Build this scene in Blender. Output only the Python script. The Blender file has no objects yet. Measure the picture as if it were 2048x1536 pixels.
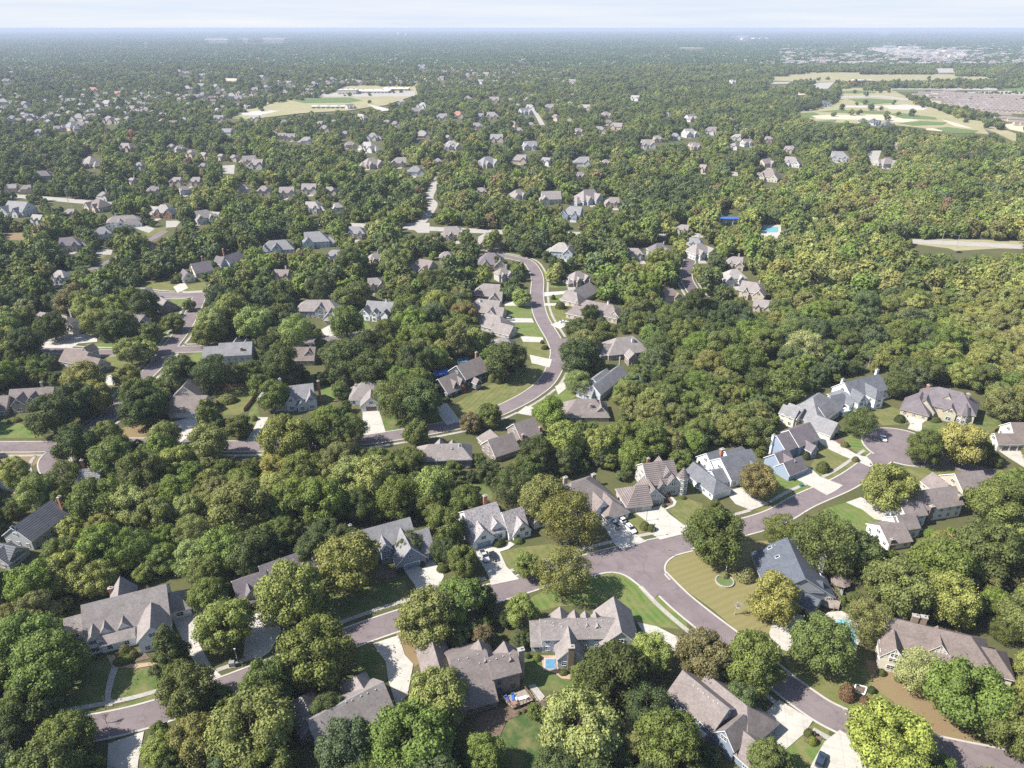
import bpy, math, random
import numpy as np
from mathutils import Vector
from mathutils.geometry import tessellate_polygon
R_ = math.radians
SC = bpy.context.scene
COL = SC.collection
# ------------------------------------------------------------ camera, sky, sun, exposure
HC = 155.0; FPX = 1422.0; PITCH = R_(26.6)
cam_d = bpy.data.cameras.new('camera'); cam = bpy.data.objects.new('camera', cam_d); COL.objects.link(cam)
cam_d.sensor_width = 36.0; cam_d.lens = 36.0*FPX/2048.0
cam.location = (0, 0, HC); cam.rotation_euler = (math.pi/2-PITCH, 0, 0)
cam_d.clip_start = 1.0; cam_d.clip_end = 60000.0
SC.camera = cam
SUN_EL = 46.0; SUN_AZ = -168.0      # direction the light comes from, degrees from +X, counter-clockwise
SKY_STR = 0.10; SUN_STR = 5.0; EXPO = 0.98; HAZE = 0.00009
sdir = Vector((math.cos(R_(SUN_EL))*math.cos(R_(SUN_AZ)), math.cos(R_(SUN_EL))*math.sin(R_(SUN_AZ)), math.sin(R_(SUN_EL))))
sl = bpy.data.lights.new('sun', 'SUN'); so = bpy.data.objects.new('sun', sl); COL.objects.link(so)
sl.energy = SUN_STR; sl.angle = R_(0.5); sl.color = (1.0, 0.955, 0.88)
so.rotation_euler = sdir.to_track_quat('Z', 'Y').to_euler()
w = bpy.data.worlds.new('World'); SC.world = w; w.use_nodes = True
nt = w.node_tree; bg = nt.nodes['Background']; bg.inputs['Strength'].default_value = SKY_STR
sky = nt.nodes.new('ShaderNodeTexSky'); sky.sky_type = 'NISHITA'; sky.sun_disc = False
sky.sun_elevation = R_(SUN_EL); sky.sun_rotation = R_(90-SUN_AZ); sky.altitude = 200; sky.dust_density = 0.8; sky.air_density = 1.0
# thin high cloud veil
tc = nt.nodes.new('ShaderNodeTexCoord'); mp = nt.nodes.new('ShaderNodeMapping'); mp.inputs['Scale'].default_value = (1.3, 1.3, 30)
mp.inputs['Rotation'].default_value = (0.02, 0.05, 0)
nz = nt.nodes.new('ShaderNodeTexNoise'); nz.inputs['Scale'].default_value = 2.3; nz.inputs['Detail'].default_value = 7; nz.inputs['Roughness'].default_value = 0.62
cr = nt.nodes.new('ShaderNodeMapRange'); cr.inputs['From Min'].default_value = 0.36; cr.inputs['From Max'].default_value = 0.72
cr.inputs['To Min'].default_value = 0.0; cr.inputs['To Max'].default_value = 1.0
mx = nt.nodes.new('ShaderNodeMix'); mx.data_type = 'RGBA'; cm = nt.nodes.new('ShaderNodeMix'); cm.data_type = 'RGBA'; cm.inputs['A'].default_value = (3.8, 4.25, 4.95, 1); cm.inputs['B'].default_value = (4.65, 4.8, 5.0, 1)
L = nt.links.new
L(tc.outputs['Generated'], mp.inputs['Vector']); L(mp.outputs[0], nz.inputs['Vector']); L(nz.outputs['Fac'], cr.inputs['Value'])
sz = nt.nodes.new('ShaderNodeSeparateXYZ'); L(tc.outputs['Generated'], sz.inputs[0])
hr = nt.nodes.new('ShaderNodeMapRange'); hr.inputs['From Min'].default_value = 0.05; hr.inputs['From Max'].default_value = 0.22; hr.inputs['To Min'].default_value = 1.0; hr.inputs['To Max'].default_value = 0.04; L(sz.outputs['Z'], hr.inputs['Value'])
L(cr.outputs[0], cm.inputs['Factor']); L(cm.outputs['Result'], mx.inputs['B']); L(hr.outputs[0], mx.inputs['Factor']); L(sky.outputs[0], mx.inputs['A']); L(mx.outputs['Result'], bg.inputs['Color'])
SC.view_settings.view_transform = 'Standard'; SC.view_settings.look = 'None'; SC.view_settings.gamma = 1
SC.view_settings.exposure = EXPO
SC.cycles.use_denoising = False; SC.cycles.use_adaptive_sampling = False
SC.cycles.max_bounces = 6; SC.cycles.volume_bounces = 0; SC.cycles.transparent_max_bounces = 4
SC.cycles.diffuse_bounces = 3
# ------------------------------------------------------------ photo pixel <-> world
SP, CP = math.sin(PITCH), math.cos(PITCH)
ZM = {'A': (0, 1024, 3), 'B': (680, 1024, 3), 'C': (1360, 1024, 2.977), 'D': (0, 560, 3), 'E': (680, 560, 3), 'F': (1360, 560, 2.977),
      'K': (0, 280, 3.012), 'L': (680, 280, 3.012), 'M': (1360, 280, 2.977), 'G': (0, 0, 3.012), 'N': (680, 0, 3.012), 'O': (1360, 0, 2.977),
      'P': (1380, 720, 5.688), 'Q': (1640, 720, 5.02), 'R': (1040, 890, 5.689), 'S': (1000, 1180, 6.827), 'X': (0, 0, 1)}
def px(z, x, y):
    a, b, s = ZM[z]; return (a+x/s, b+y/s)
def ray(p):
    u = (p[0]-1024)/FPX; v = (p[1]-768)/FPX
    return Vector((u, CP-v*SP, -SP-v*CP))
def at(p, z=0.0):
    d = ray(p); t = (z-HC)/d.z
    return Vector((d.x*t, d.y*t, z))
def proj(P):
    x, y, z = P[0], P[1], P[2]-HC
    dep = y*CP - z*SP
    up = y*SP + z*CP
    return (1024+FPX*x/dep, 768-FPX*up/dep, dep)
def ppm(p, z=0.0):      # photo pixels per metre at a ground pixel
    q = at(p, z); return FPX/proj(q)[2]
# ------------------------------------------------------------ materials
MATS = {}
def nodes(m):
    m.use_nodes = True; n = m.node_tree.nodes; return m.node_tree, n, n['Principled BSDF'], m.node_tree.links.new
def newn(nt, t, **k):
    n = nt.nodes.new(t)
    for a, b in k.items(): setattr(n, a, b)
    return n
def noise(nt, scale, detail=4, rough=0.6, coord=None, dim=None):
    n = newn(nt, 'ShaderNodeTexNoise'); n.inputs['Scale'].default_value = scale; n.inputs['Detail'].default_value = detail
    n.inputs['Roughness'].default_value = rough
    if coord is not None: nt.links.new(coord, n.inputs['Vector'])
    return n
def mrange(nt, src, a, b, c, d):
    n = newn(nt, 'ShaderNodeMapRange'); nt.links.new(src, n.inputs['Value'])
    for i, v in zip(('From Min', 'From Max', 'To Min', 'To Max'), (a, b, c, d)): n.inputs[i].default_value = v
    return n.outputs[0]
def mixc(nt, fac, A, B, mode='MIX'):
    n = newn(nt, 'ShaderNodeMix', data_type='RGBA', blend_type=mode)
    for s, v in (('Factor', fac), ('A', A), ('B', B)):
        if hasattr(v, 'is_linked') or isinstance(v, bpy.types.NodeSocket): nt.links.new(v, n.inputs[s])
        elif s == 'Factor': n.inputs[s].default_value = v
        else: n.inputs[s].default_value = (*v, 1) if len(v) == 3 else v
    return n.outputs['Result']
def scalec(nt, colr, fac):   # colour * scalar socket
    n = newn(nt, 'ShaderNodeVectorMath', operation='SCALE')
    nt.links.new(fac, n.inputs['Scale'])
    if isinstance(colr, bpy.types.NodeSocket): nt.links.new(colr, n.inputs[0])
    else: n.inputs[0].default_value = colr
    return n.outputs[0]
def scal2(nt, s, k):
    n = newn(nt, 'ShaderNodeMath', operation='MULTIPLY'); nt.links.new(s, n.inputs[0]); n.inputs[1].default_value = k; return n.outputs[0]
def m_plain(name, c, rough=0.7, metal=0, spec=0.3, var=0.0, vscale=1.0):
    if name in MATS: return MATS[name]
    m = bpy.data.materials.new(name); nt, n, b, L = nodes(m)
    b.inputs['Base Color'].default_value = (*c, 1); b.inputs['Roughness'].default_value = rough
    b.inputs['Metallic'].default_value = metal; b.inputs['Specular IOR Level'].default_value = spec
    if var:
        g = newn(nt, 'ShaderNodeNewGeometry'); z = noise(nt, vscale, 5, 0.6, g.outputs['Position'])
        f = mrange(nt, z.outputs['Fac'], 0.3, 0.7, 1-var, 1+var); L(scalec(nt, c, f), b.inputs['Base Color'])
    MATS[name] = m; return m
def m_obj(name, kind):
    """materials whose base colour is the object's own colour"""
    m = bpy.data.materials.new(name); nt, n, b, L = nodes(m)
    oi = newn(nt, 'ShaderNodeObjectInfo'); c = oi.outputs['Color']
    g = newn(nt, 'ShaderNodeNewGeometry'); P = g.outputs['Position']
    uv = newn(nt, 'ShaderNodeTexCoord').outputs['UV']
    b.inputs['Specular IOR Level'].default_value = 0.15; b.inputs['Roughness'].default_value = 0.85
    if kind in ('shingle', 'tile', 'shake'):
        z1 = noise(nt, 0.35, 6, 0.6, P); f1 = mrange(nt, z1.outputs['Fac'], 0.3, 0.7, 0.84, 1.14)
        br = newn(nt, 'ShaderNodeTexBrick'); L(uv, br.inputs['Vector'])
        br.inputs['Scale'].default_value = 1.0; br.inputs['Brick Width'].default_value = 0.55 if kind != 'shake' else 0.4
        br.inputs['Row Height'].default_value = 0.30 if kind != 'tile' else 0.75
        br.inputs['Mortar Size'].default_value = 0.02 if kind != 'tile' else 0.13
        if kind == 'tile': br.inputs['Brick Width'].default_value = 40.0
        v = {'shingle': (0.86, 1.14), 'tile': (0.95, 1.05), 'shake': (0.62, 1.4)}[kind]
        br.inputs['Color1'].default_value = (v[0],)*3+(1,); br.inputs['Color2'].default_value = (v[1],)*3+(1,)
        br.inputs['Mortar'].default_value = (0.72, 0.72, 0.72, 1) if kind != 'tile' else (0.45, 0.43, 0.45, 1)
        c = scalec(nt, c, f1); c = mixc(nt, 1.0, c, br.outputs['Color'], 'MULTIPLY')
        z3 = noise(nt, 2.2, 4, 0.7, uv); c = scalec(nt, c, mrange(nt, z3.outputs['Fac'], 0.3, 0.7, 0.9, 1.1))
        if kind == 'shake':
            z2 = noise(nt, 1.2, 6, 0.7, uv); c = mixc(nt, mrange(nt, z2.outputs['Fac'], 0.45, 0.6, 0, 0.5), c, (0.42, 0.40, 0.40))
    elif kind == 'siding':
        sx = newn(nt, 'ShaderNodeSeparateXYZ'); L(P, sx.inputs[0])
        wv = newn(nt, 'ShaderNodeMath', operation='SINE'); ml = newn(nt, 'ShaderNodeMath', operation='MULTIPLY'); ml.inputs[1].default_value = 31.0
        L(sx.outputs['Z'], ml.inputs[0]); L(ml.outputs[0], wv.inputs[0])
        z1 = noise(nt, 0.5, 5, 0.6, P)
        c = scalec(nt, c, mrange(nt, wv.outputs[0], -1, -0.6, 0.86, 1.0)); c = scalec(nt, c, mrange(nt, z1.outputs['Fac'], 0.3, 0.7, 0.93, 1.05))
    elif kind == 'stone':
        vo = newn(nt, 'ShaderNodeTexVoronoi'); vo.inputs['Scale'].default_value = 2.2; L(P, vo.inputs['Vector'])
        c = mixc(nt, 0.35, c, vo.outputs['Color'], 'SOFT_LIGHT'); z = noise(nt, 5, 3, 0.6, P); c = scalec(nt, c, mrange(nt, z.outputs['Fac'], 0.3, 0.7, 0.8, 1.15))
    elif kind == 'brick':
        z = noise(nt, 6, 3, 0.7, P); c = scalec(nt, c, mrange(nt, z.outputs['Fac'], 0.3, 0.7, 0.7, 1.2))
    elif kind == 'paint':
        b.inputs['Roughness'].default_value = 0.45; b.inputs['Specular IOR Level'].default_value = 0.4
    elif kind == 'car':
        b.inputs['Roughness'].default_value = 0.25; b.inputs['Specular IOR Level'].default_value = 0.6
        b.inputs['Coat Weight'].default_value = 0.6
    elif kind == 'lawn':
        sx = newn(nt, 'ShaderNodeSeparateXYZ'); L(uv, sx.inputs[0])
        ml = newn(nt, 'ShaderNodeMath', operation='MULTIPLY'); ml.inputs[1].default_value = math.pi/1.15
        wz = noise(nt, 0.08, 3, 0.5, P); ad = newn(nt, 'ShaderNodeMath', operation='ADD')
        L(sx.outputs['X'], ml.inputs[0]); L(ml.outputs[0], ad.inputs[0]); L(mrange(nt, wz.outputs['Fac'], 0.2, 0.8, -2.2, 2.2), ad.inputs[1])
        sn = newn(nt, 'ShaderNodeMath', operation='SINE'); L(ad.outputs[0], sn.inputs[0])
        st = mrange(nt, sn.outputs[0], -0.5, 0.5, -1, 1)
        am = newn(nt, 'ShaderNodeMath', operation='MULTIPLY'); L(st, am.inputs[0]); L(scal2(nt, oi.outputs['Alpha'], .62), am.inputs[1])
        a1 = newn(nt, 'ShaderNodeMath', operation='ADD'); L(am.outputs[0], a1.inputs[0]); a1.inputs[1].default_value = 1.0
        c = scalec(nt, c, a1.outputs[0])
        z1 = noise(nt, 0.22, 5, 0.65, P); c = mixc(nt, mrange(nt, z1.outputs['Fac'], 0.42, 0.66, 0, 0.75), c, (0.19, 0.16, 0.075))
        z2 = noise(nt, 3.0, 5, 0.75, P); c = scalec(nt, c, mrange(nt, z2.outputs['Fac'], 0.25, 0.75, 0.72, 1.28))
        b.inputs['Roughness'].default_value = 0.95
    elif kind in ('leaf',):
        g2 = newn(nt, 'ShaderNodeAttribute', attribute_name='lv')
        c = scalec(nt, c, mrange(nt, g2.outputs['Fac'], 0, 1, 0.45, 1.6))
    if isinstance(c, bpy.types.NodeSocket): L(c, b.inputs['Base Color'])
    if kind == 'leaf': leafy(nt, b, c)
    MATS[name] = m; return m
def leafy(nt, b, c):
    L = nt.links.new
    b.inputs['Roughness'].default_value = 0.6; b.inputs['Specular IOR Level'].default_value = 0.18
    tr = newn(nt, 'ShaderNodeBsdfTranslucent'); ms = newn(nt, 'ShaderNodeMixShader'); ms.inputs[0].default_value = 0.2
    hs = newn(nt, 'ShaderNodeVectorMath', operation='MULTIPLY'); L(c, hs.inputs[0]); hs.inputs[1].default_value = (1.25, 1.25, 0.6)
    L(hs.outputs[0], tr.inputs['Color']); L(b.outputs[0], ms.inputs[1]); L(tr.outputs[0], ms.inputs[2])
    L(ms.outputs[0], nt.nodes['Material Output'].inputs['Surface'])
for k in ('shingle', 'tile', 'shake', 'siding', 'stone', 'brick', 'paint', 'car', 'lawn', 'leaf'): m_obj(k, k)
# foliage of trees drawn as instances: colour carried by each point
m = bpy.data.materials.new('leaf_mass'); nt, n, b, L = nodes(m)
ia = newn(nt, 'ShaderNodeAttribute', attribute_name='tcol', attribute_type='INSTANCER')
g2 = newn(nt, 'ShaderNodeAttribute', attribute_name='lv')
c = scalec(nt, ia.outputs['Color'], mrange(nt, g2.outputs['Fac'], 0, 1, 0.45, 1.6)); L(c, b.inputs['Base Color']); leafy(nt, b, c); MATS['leaf_mass'] = m
# instanced houses' roofs
m_plain('glass', (0.02, 0.025, 0.03), 0.08, 0, 0.8)
m_plain('white_trim', (0.78, 0.78, 0.76), 0.5)
m_plain('bark', (0.11, 0.085, 0.06), 0.9, var=0.3, vscale=3)
m_plain('bark_pale', (0.34, 0.31, 0.27), 0.9, var=0.3, vscale=3)
m_plain('tyre', (0.02, 0.02, 0.02), 0.8)
m_plain('metal_grey', (0.45, 0.46, 0.47), 0.4, 0.5)
m_plain('metal_dark', (0.05, 0.05, 0.05), 0.4, 0.3)
m_plain('red_lamp', (0.5, 0.03, 0.02), 0.3)
m_plain('clear_lamp', (0.8, 0.8, 0.78), 0.2)
m_plain('wood', (0.26, 0.15, 0.09), 0.8, var=0.25, vscale=2)
m_plain('deck_grey', (0.26, 0.22, 0.19), 0.8, var=0.25, vscale=2)
m_plain('pool_water', (0.17, 0.42, 0.50), 0.12, 0, 0.5, var=0.12, vscale=0.7)
m_plain('spa_water', (0.10, 0.22, 0.33), 0.15, 0, 0.5, var=0.15, vscale=1.2)
m_plain('tarp_blue', (0.04, 0.12, 0.42), 0.5, var=0.15, vscale=0.6)
m_plain('copper_patina', (0.33, 0.42, 0.42), 0.6, var=0.1, vscale=0.8)
m_plain('red_sign', (0.5, 0.03, 0.03), 0.5); m_plain('yellow_sign', (0.75, 0.5, 0.03), 0.5); m_plain('green_sign', (0.03, 0.14, 0.09), 0.5)
m_plain('mulch', (0.125, 0.09, 0.065), 0.95, var=0.35, vscale=1.5)
m_plain('path_brick', (0.36, 0.25, 0.18), 0.9, var=0.2, vscale=2)
def m_ground(name, c1, c2, c3, s1=0.02, s2=0.6, rough=0.95, joints=0, s3=None, cracks=False):
    m = bpy.data.materials.new(name); nt, n, b, L = nodes(m)
    P = newn(nt, 'ShaderNodeNewGeometry').outputs['Position']
    z1 = noise(nt, s1, 6, 0.6, P); z2 = noise(nt, s2, 6, 0.7, P)
    c = mixc(nt, mrange(nt, z1.outputs['Fac'], 0.35, 0.65, 0, 1), c1, c2)
    c = mixc(nt, mrange(nt, z2.outputs['Fac'], 0.5, 0.75, 0, 0.7), c, c3)
    z4 = noise(nt, 4.0, 3, 0.7, P); c = scalec(nt, c, mrange(nt, z4.outputs['Fac'], 0.3, 0.7, 0.9, 1.1))
    if cracks:
        zz = noise(nt, 0.35, 4, 0.6, P); wv = newn(nt, 'ShaderNodeVectorMath', operation='MULTIPLY_ADD'); L(zz.outputs['Color'], wv.inputs[0]); wv.inputs[1].default_value = (3, 3, 3); L(P, wv.inputs[2])
        vc = newn(nt, 'ShaderNodeTexVoronoi', feature='DISTANCE_TO_EDGE'); vc.inputs['Scale'].default_value = 0.13; L(wv.outputs[0], vc.inputs['Vector'])
        c = scalec(nt, c, mrange(nt, vc.outputs['Distance'], 0.006, 0.014, 0.8, 1.0))
    if joints:
        vo = newn(nt, 'ShaderNodeTexBrick'); vo.offset = 0.0; vo.inputs['Scale'].default_value = 1; vo.inputs['Brick Width'].default_value = joints; vo.inputs['Row Height'].default_value = joints
        vo.inputs['Mortar Size'].default_value = 0.035
        rt = newn(nt, 'ShaderNodeMapping'); rt.inputs['Rotation'].default_value = (0, 0, 0.27); L(P, rt.inputs['Vector']); L(rt.outputs[0], vo.inputs['Vector'])
        vo.inputs['Color1'].default_value = (1, 1, 1, 1); vo.inputs['Color2'].default_value = (0.93, 0.93, 0.93, 1); vo.inputs['Mortar'].default_value = (0.62, 0.6, 0.57, 1)
        c = mixc(nt, 1.0, c, vo.outputs['Color'], 'MULTIPLY')
    L(c, b.inputs['Base Color']); b.inputs['Roughness'].default_value = rough; b.inputs['Specular IOR Level'].default_value = 0.12
    MATS[name] = m; return m
m_ground('ground', (0.070, 0.080, 0.030), (0.105, 0.098, 0.045), (0.055, 0.058, 0.028), 0.03, 0.5)
m_ground('asphalt', (0.160, 0.130, 0.132), (0.195, 0.162, 0.164), (0.118, 0.097, 0.102), 0.10, 0.30, cracks=True)
m_ground('asphalt_dark', (0.11, 0.088, 0.095), (0.135, 0.108, 0.115), (0.09, 0.072, 0.08), 0.12, 0.35, cracks=True)
m_ground('concrete', (0.41, 0.385, 0.345), (0.46, 0.44, 0.395), (0.31, 0.285, 0.25), 0.10, 0.35, joints=4.2)
m_ground('concrete_old', (0.33, 0.305, 0.275), (0.38, 0.355, 0.32), (0.25, 0.23, 0.21), 0.15, 0.6, joints=1.5)
m_ground('kerb_mat', (0.38, 0.355, 0.325), (0.44, 0.41, 0.375), (0.34, 0.32, 0.29), 0.3, 0.8)
m_ground('sand', (0.45, 0.38, 0.28), (0.5, 0.43, 0.33), (0.36, 0.32, 0.22), 0.02, 0.1)
m_ground('dry_grass', (0.30, 0.265, 0.155), (0.24, 0.23, 0.115), (0.36, 0.31, 0.20), 0.02, 0.15)
m_ground('turf', (0.095, 0.14, 0.05), (0.12, 0.155, 0.06), (0.15, 0.18, 0.07), 0.05, 0.2)
# ------------------------------------------------------------ mesh helper
class MB:
    def __init__(s): s.v = []; s.f = []; s.uv = []
    def quad(s, *p, uv=None):
        i = len(s.v); s.v += [tuple(q) for q in p]; s.f.append(tuple(range(i, i+len(p))))
        s.uv.append(uv or [(q[0], q[1]) for q in p])
    def box(s, c, hx, hy, z0, z1, ang=0.0, top=1.0):
        ca, sa = math.cos(ang), math.sin(ang)
        def w(x, y, z): return (c[0]+x*ca-y*sa, c[1]+x*sa+y*ca, z)
        b = [w(x, y, z0) for x, y in ((-hx, -hy), (hx, -hy), (hx, hy), (-hx, hy))]
        t = [w(x*top, y*top, z1) for x, y in ((-hx, -hy), (hx, -hy), (hx, hy), (-hx, hy))]
        s.quad(*t); s.quad(*b[::-1])
        for i in range(4): j = (i+1) % 4; s.quad(b[i], b[j], t[j], t[i])
    def tube(s, a, b, r1, r2=None, n=6, cap=True):
        a = Vector(a); b = Vector(b); r2 = r1 if r2 is None else r2
        d = (b-a).normalized(); u = d.orthogonal().normalized(); v = d.cross(u)
        A = [a+(u*math.cos(2*math.pi*k/n)+v*math.sin(2*math.pi*k/n))*r1 for k in range(n)]
        B = [b+(u*math.cos(2*math.pi*k/n)+v*math.sin(2*math.pi*k/n))*r2 for k in range(n)]
        for k in range(n): j = (k+1) % n; s.quad(A[k], A[j], B[j], B[k])
        if cap: s.quad(*B); s.quad(*A[::-1])
    def poly(s, pts, z0, z1):      # prism with any outline
        pts = [Vector((p[0], p[1], 0)) for p in pts]
        ar = sum(pts[i].x*pts[(i+1) % len(pts)].y-pts[(i+1) % len(pts)].x*pts[i].y for i in range(len(pts)))
        if ar < 0: pts = pts[::-1]
        for t in tessellate_polygon([pts]):
            q = [pts[k] for k in t]
            if (q[1]-q[0]).cross(q[2]-q[0]).z < 0: q = q[::-1]
            s.quad(*[(k.x, k.y, z1) for k in q])
        for i in range(len(pts)):
            a, b = pts[i], pts[(i+1) % len(pts)]
            s.quad((a.x, a.y, z0), (b.x, b.y, z0), (b.x, b.y, z1), (a.x, a.y, z1))
    def build(s, name, mat, parent=None, color=None, rel=True, smooth=False):
        me = bpy.data.meshes.new(name)
        vs = s.v
        if parent is not None and rel:
            o = parent.matrix_basis.translation if parent.parent is None else wpos(parent)
            vs = [(a-o[0], b-o[1], c-o[2]) for a, b, c in vs]
        me.from_pydata(vs, [], s.f)
        ul = me.uv_layers.new(name='UVMap'); ul.data.foreach_set('uv', [c for f in s.uv for p in f for c in p])
        for mm in (mat if isinstance(mat, (list, tuple)) else [mat]): me.materials.append(MATS[mm])
        if smooth: me.polygons.foreach_set('use_smooth', [True]*len(me.polygons))
        me.update()
        ob = bpy.data.objects.new(name, me); COL.objects.link(ob)
        if parent is not None: ob.parent = parent
        if color is not None: ob.color = (*color, 1) if len(color) == 3 else color
        return ob
def wpos(o):
    p = Vector((0, 0, 0))
    while o is not None: p += o.location; o = o.parent
    return p
def empty(name, loc, label=None, cat=None, group=None):
    o = bpy.data.objects.new(name, None); COL.objects.link(o); o.location = loc; o.empty_display_size = 0.5
    if label: o['label'] = label
    if cat: o['category'] = cat
    if group: o['group'] = group
    return o
def tag(o, label, cat, group=None):
    o['label'] = label; o['category'] = cat
    if group: o['group'] = group
    return o
def struct(o): o['kind'] = 'structure'; return o
# pixel mask of what must stay clear of filler trees (quarter resolution)
MW, MH = 512, 384
CLEAR = np.zeros((MH, MW), bool)
YY, XX = np.mgrid[0:MH, 0:MW]
def mask_poly(pts):
    P = [(a/4, b/4) for a, b in pts]; ins = np.zeros((MH, MW), bool); n = len(P)
    for i in range(n):
        (x1, y1), (x2, y2) = P[i], P[(i+1) % n]
        if y1 == y2: continue
        c = ((y1 > YY) != (y2 > YY)) & (XX < (x2-x1)*(YY-y1)/(y2-y1)+x1); ins ^= c
    CLEAR[:] |= ins
def mask_disc(x, y, r): CLEAR[:] |= ((XX-x/4)**2+(YY-y/4)**2) < (r/4)**2
def mask_line(pts, r):
    for (x1, y1), (x2, y2) in zip(pts, pts[1:]):
        n = max(2, int(math.hypot(x2-x1, y2-y1)/6))
        for k in range(n+1): mask_disc(x1+(x2-x1)*k/n, y1+(y2-y1)*k/n, r)
def blocked(x, y, r):
    x0, x1, y0, y1 = int((x-r)/4), int((x+r)/4)+1, int((y-r)/4), int((y+r)/4)+1
    x0 = max(0, x0); y0 = max(0, y0)
    if x0 >= MW or y0 >= MH or x1 <= 0 or y1 <= 0: return 0
    s = CLEAR[y0:y1, x0:x1]; return s.mean() if s.size else 0
# ------------------------------------------------------------ ground sheet, roads, pavements, lawns
mb = MB(); mb.quad((-32000, -400, 0), (32000, -400, 0), (32000, 42000, 0), (-32000, 42000, 0)); struct(mb.build('ground', 'ground'))
def smooth(pts, step=2.0):
    P = [Vector((p.x, p.y)) for p in pts]; P = [P[0]*2-P[1]]+P+[P[-1]*2-P[-2]]; out = []
    for i in range(1, len(P)-2):
        a, b, c, d = P[i-1:i+3]; n = max(2, int((c-b).length/step))
        for k in range(n):
            t = k/n; out.append(0.5*((2*b)+(c-a)*t+(2*a-5*b+4*c-d)*t*t+(3*b-3*c+d-a)*t*t*t))
    out.append(P[-2]); return out
def normals(C):
    N = []
    for i in range(len(C)):
        d = (C[min(i+1, len(C)-1)]-C[max(i-1, 0)]); d.normalize(); N.append(Vector((-d.y, d.x)))
    return N
ROADS = []   # (centre line, half width)
DRIVES = []; HOUSE_FP = []
def near_road(p, skip=None, pad=0.0):
    for i, (C, hw, bb) in enumerate(ROADS):
        if i == skip: continue
        if not (bb[0]-hw-9 < p[0] < bb[1]+hw+9 and bb[2]-hw-9 < p[1] < bb[3]+hw+9): continue
        for c in C[::2]:
            if (c[0]-p[0])**2+(c[1]-p[1])**2 < (hw+pad)**2: return True
    return False
def inside(p, P):
    ins = False
    for i in range(len(P)):
        x1, y1 = P[i][0], P[i][1]; x2, y2 = P[(i+1) % len(P)][0], P[(i+1) % len(P)][1]
        if (y1 > p[1]) != (y2 > p[1]) and p[0] < (x2-x1)*(p[1]-y1)/(y2-y1)+x1: ins = not ins
    return ins
RD = [ # name, material, width, pixel centre line, kerb+pavement sides
 ('asphalt', 7.9, [(-80, 1522), (53, 1481), (270, 1437), (463, 1371), (753, 1256), (1000, 1182), (1213, 1117), (1380, 1080), (1535, 1040), (1610, 1001), (1696, 962), (1762, 915), (1800, 890)], 'kl'),
 ('asphalt', 7.9, [(1275, 1112), (1318, 1160), (1372, 1212), (1500, 1312), (1602, 1393), (1680, 1440), (1800, 1480), (1911, 1508), (2100, 1545)], 'kr'),
 ('asphalt', 7.9, [(-60, 894), (110, 893), (200, 887), (330, 888), (485, 893), (600, 888), (740, 878), (893, 853), (960, 836), (1013, 815), (1063, 788), (1098, 757), (1116, 713), (1110, 683), (1082, 633), (1074, 593), (1075, 560), (1069, 540), (1052, 522), (1008, 512), (960, 500)], 'kr'),
 ('asphalt', 7.9, [(400, 592), (381, 633), (360, 668), (333, 702), (313, 730), (280, 763), (227, 825), (170, 868), (120, 900), (100, 922), (112, 955)], 'klr'),
 ('asphalt', 7.9, [(215, 572), (260, 582), (340, 590), (430, 588), (520, 578), (600, 560)], 'klr'),
 ('asphalt', 7.9, [(40, 680), (110, 700), (217, 706), (325, 700), (420, 697), (520, 688), (650, 681), (760, 668)], 'kl'),
 ('asphalt', 7.9, [(1820, 905), (1870, 920), (1930, 935), (1995, 950)], ''),
 ('asphalt', 6.8, [(1121, 684), (1165, 676), (1230, 664)], ''),
 ('asphalt_dark', 7.9, [(1380, 520), (1372, 552), (1385, 580), (1402, 600), (1440, 622)], 'klr'),
 ('asphalt', 7, [(170, 540), (205, 530), (300, 480), (330, 462)], ''),
 ('concrete_old', 9, [(835, 452), (858, 425), (866, 408), (858, 395), (868, 372), (880, 345)], ''),
 ('concrete_old', 14, [(-80, 385), (80, 396), (180, 405), (400, 425), (620, 445), (830, 456), (1060, 466), (1300, 470), (1500, 472), (1700, 478), (1900, 486), (2150, 500)], ''),
 ('concrete_old', 9, [(440, 160), (540, 168)], ''),
 ('concrete_old', 16, [(440, 228), (490, 214), (560, 200), (610, 185), (655, 172), (720, 166)], ''),
 ('asphalt_dark', 16, [(1780, 190), (1850, 213), (1900, 238), (1960, 258), (2080, 290)], ''),
 ('concrete_old', 9, [(1063, 216), (1075, 232), (1085, 250)], ''),
 ('asphalt_dark', 8, [(900, 250), (1000, 262), (1090, 262)], ''),
 ('asphalt_dark', 8, [(950, 480), (1060, 490), (1180, 470)], ''),
]
for i, (mt, wd, pts, sd) in enumerate(RD):
    C = smooth([at(p) for p in pts], 2.0 if i < 12 else 6.0)
    ROADS.append((C, wd/2, (min(c.x for c in C), max(c.x for c in C), min(c.y for c in C), max(c.y for c in C))))
bulb_c = at((1803, 893)); bulb_r = 14.8
ROADS.append(([Vector((bulb_c.x, bulb_c.y))], bulb_r, (bulb_c.x, bulb_c.x, bulb_c.y, bulb_c.y)))
island = [at(px('F', x, y)) for x, y in ((1395, 1095), (1450, 1070), (1540, 1080), (1640, 1100), (1745, 1140), (1680, 1185), (1560, 1210), (1440, 1190))]
kb = MB(); sw = MB()
FILL = [[(1170, 1156), (1196, 1148), (1222, 1144), (1248, 1149), (1275, 1167), (1308, 1198), (1320, 1186), (1262, 1098), (1165, 1126)], [(1385, 1101), (1352, 1110), (1335, 1121), (1328, 1134), (1331, 1148), (1342, 1160), (1325, 1168), (1285, 1118), (1298, 1092), (1380, 1080)]]
NARC = [6, 6]
FW = [[(q.x, q.y) for q in (at(p) for p in F)] for F in FILL]
def near_drive(p):
    return any(inside(p, D) for D in DRIVES)
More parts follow.
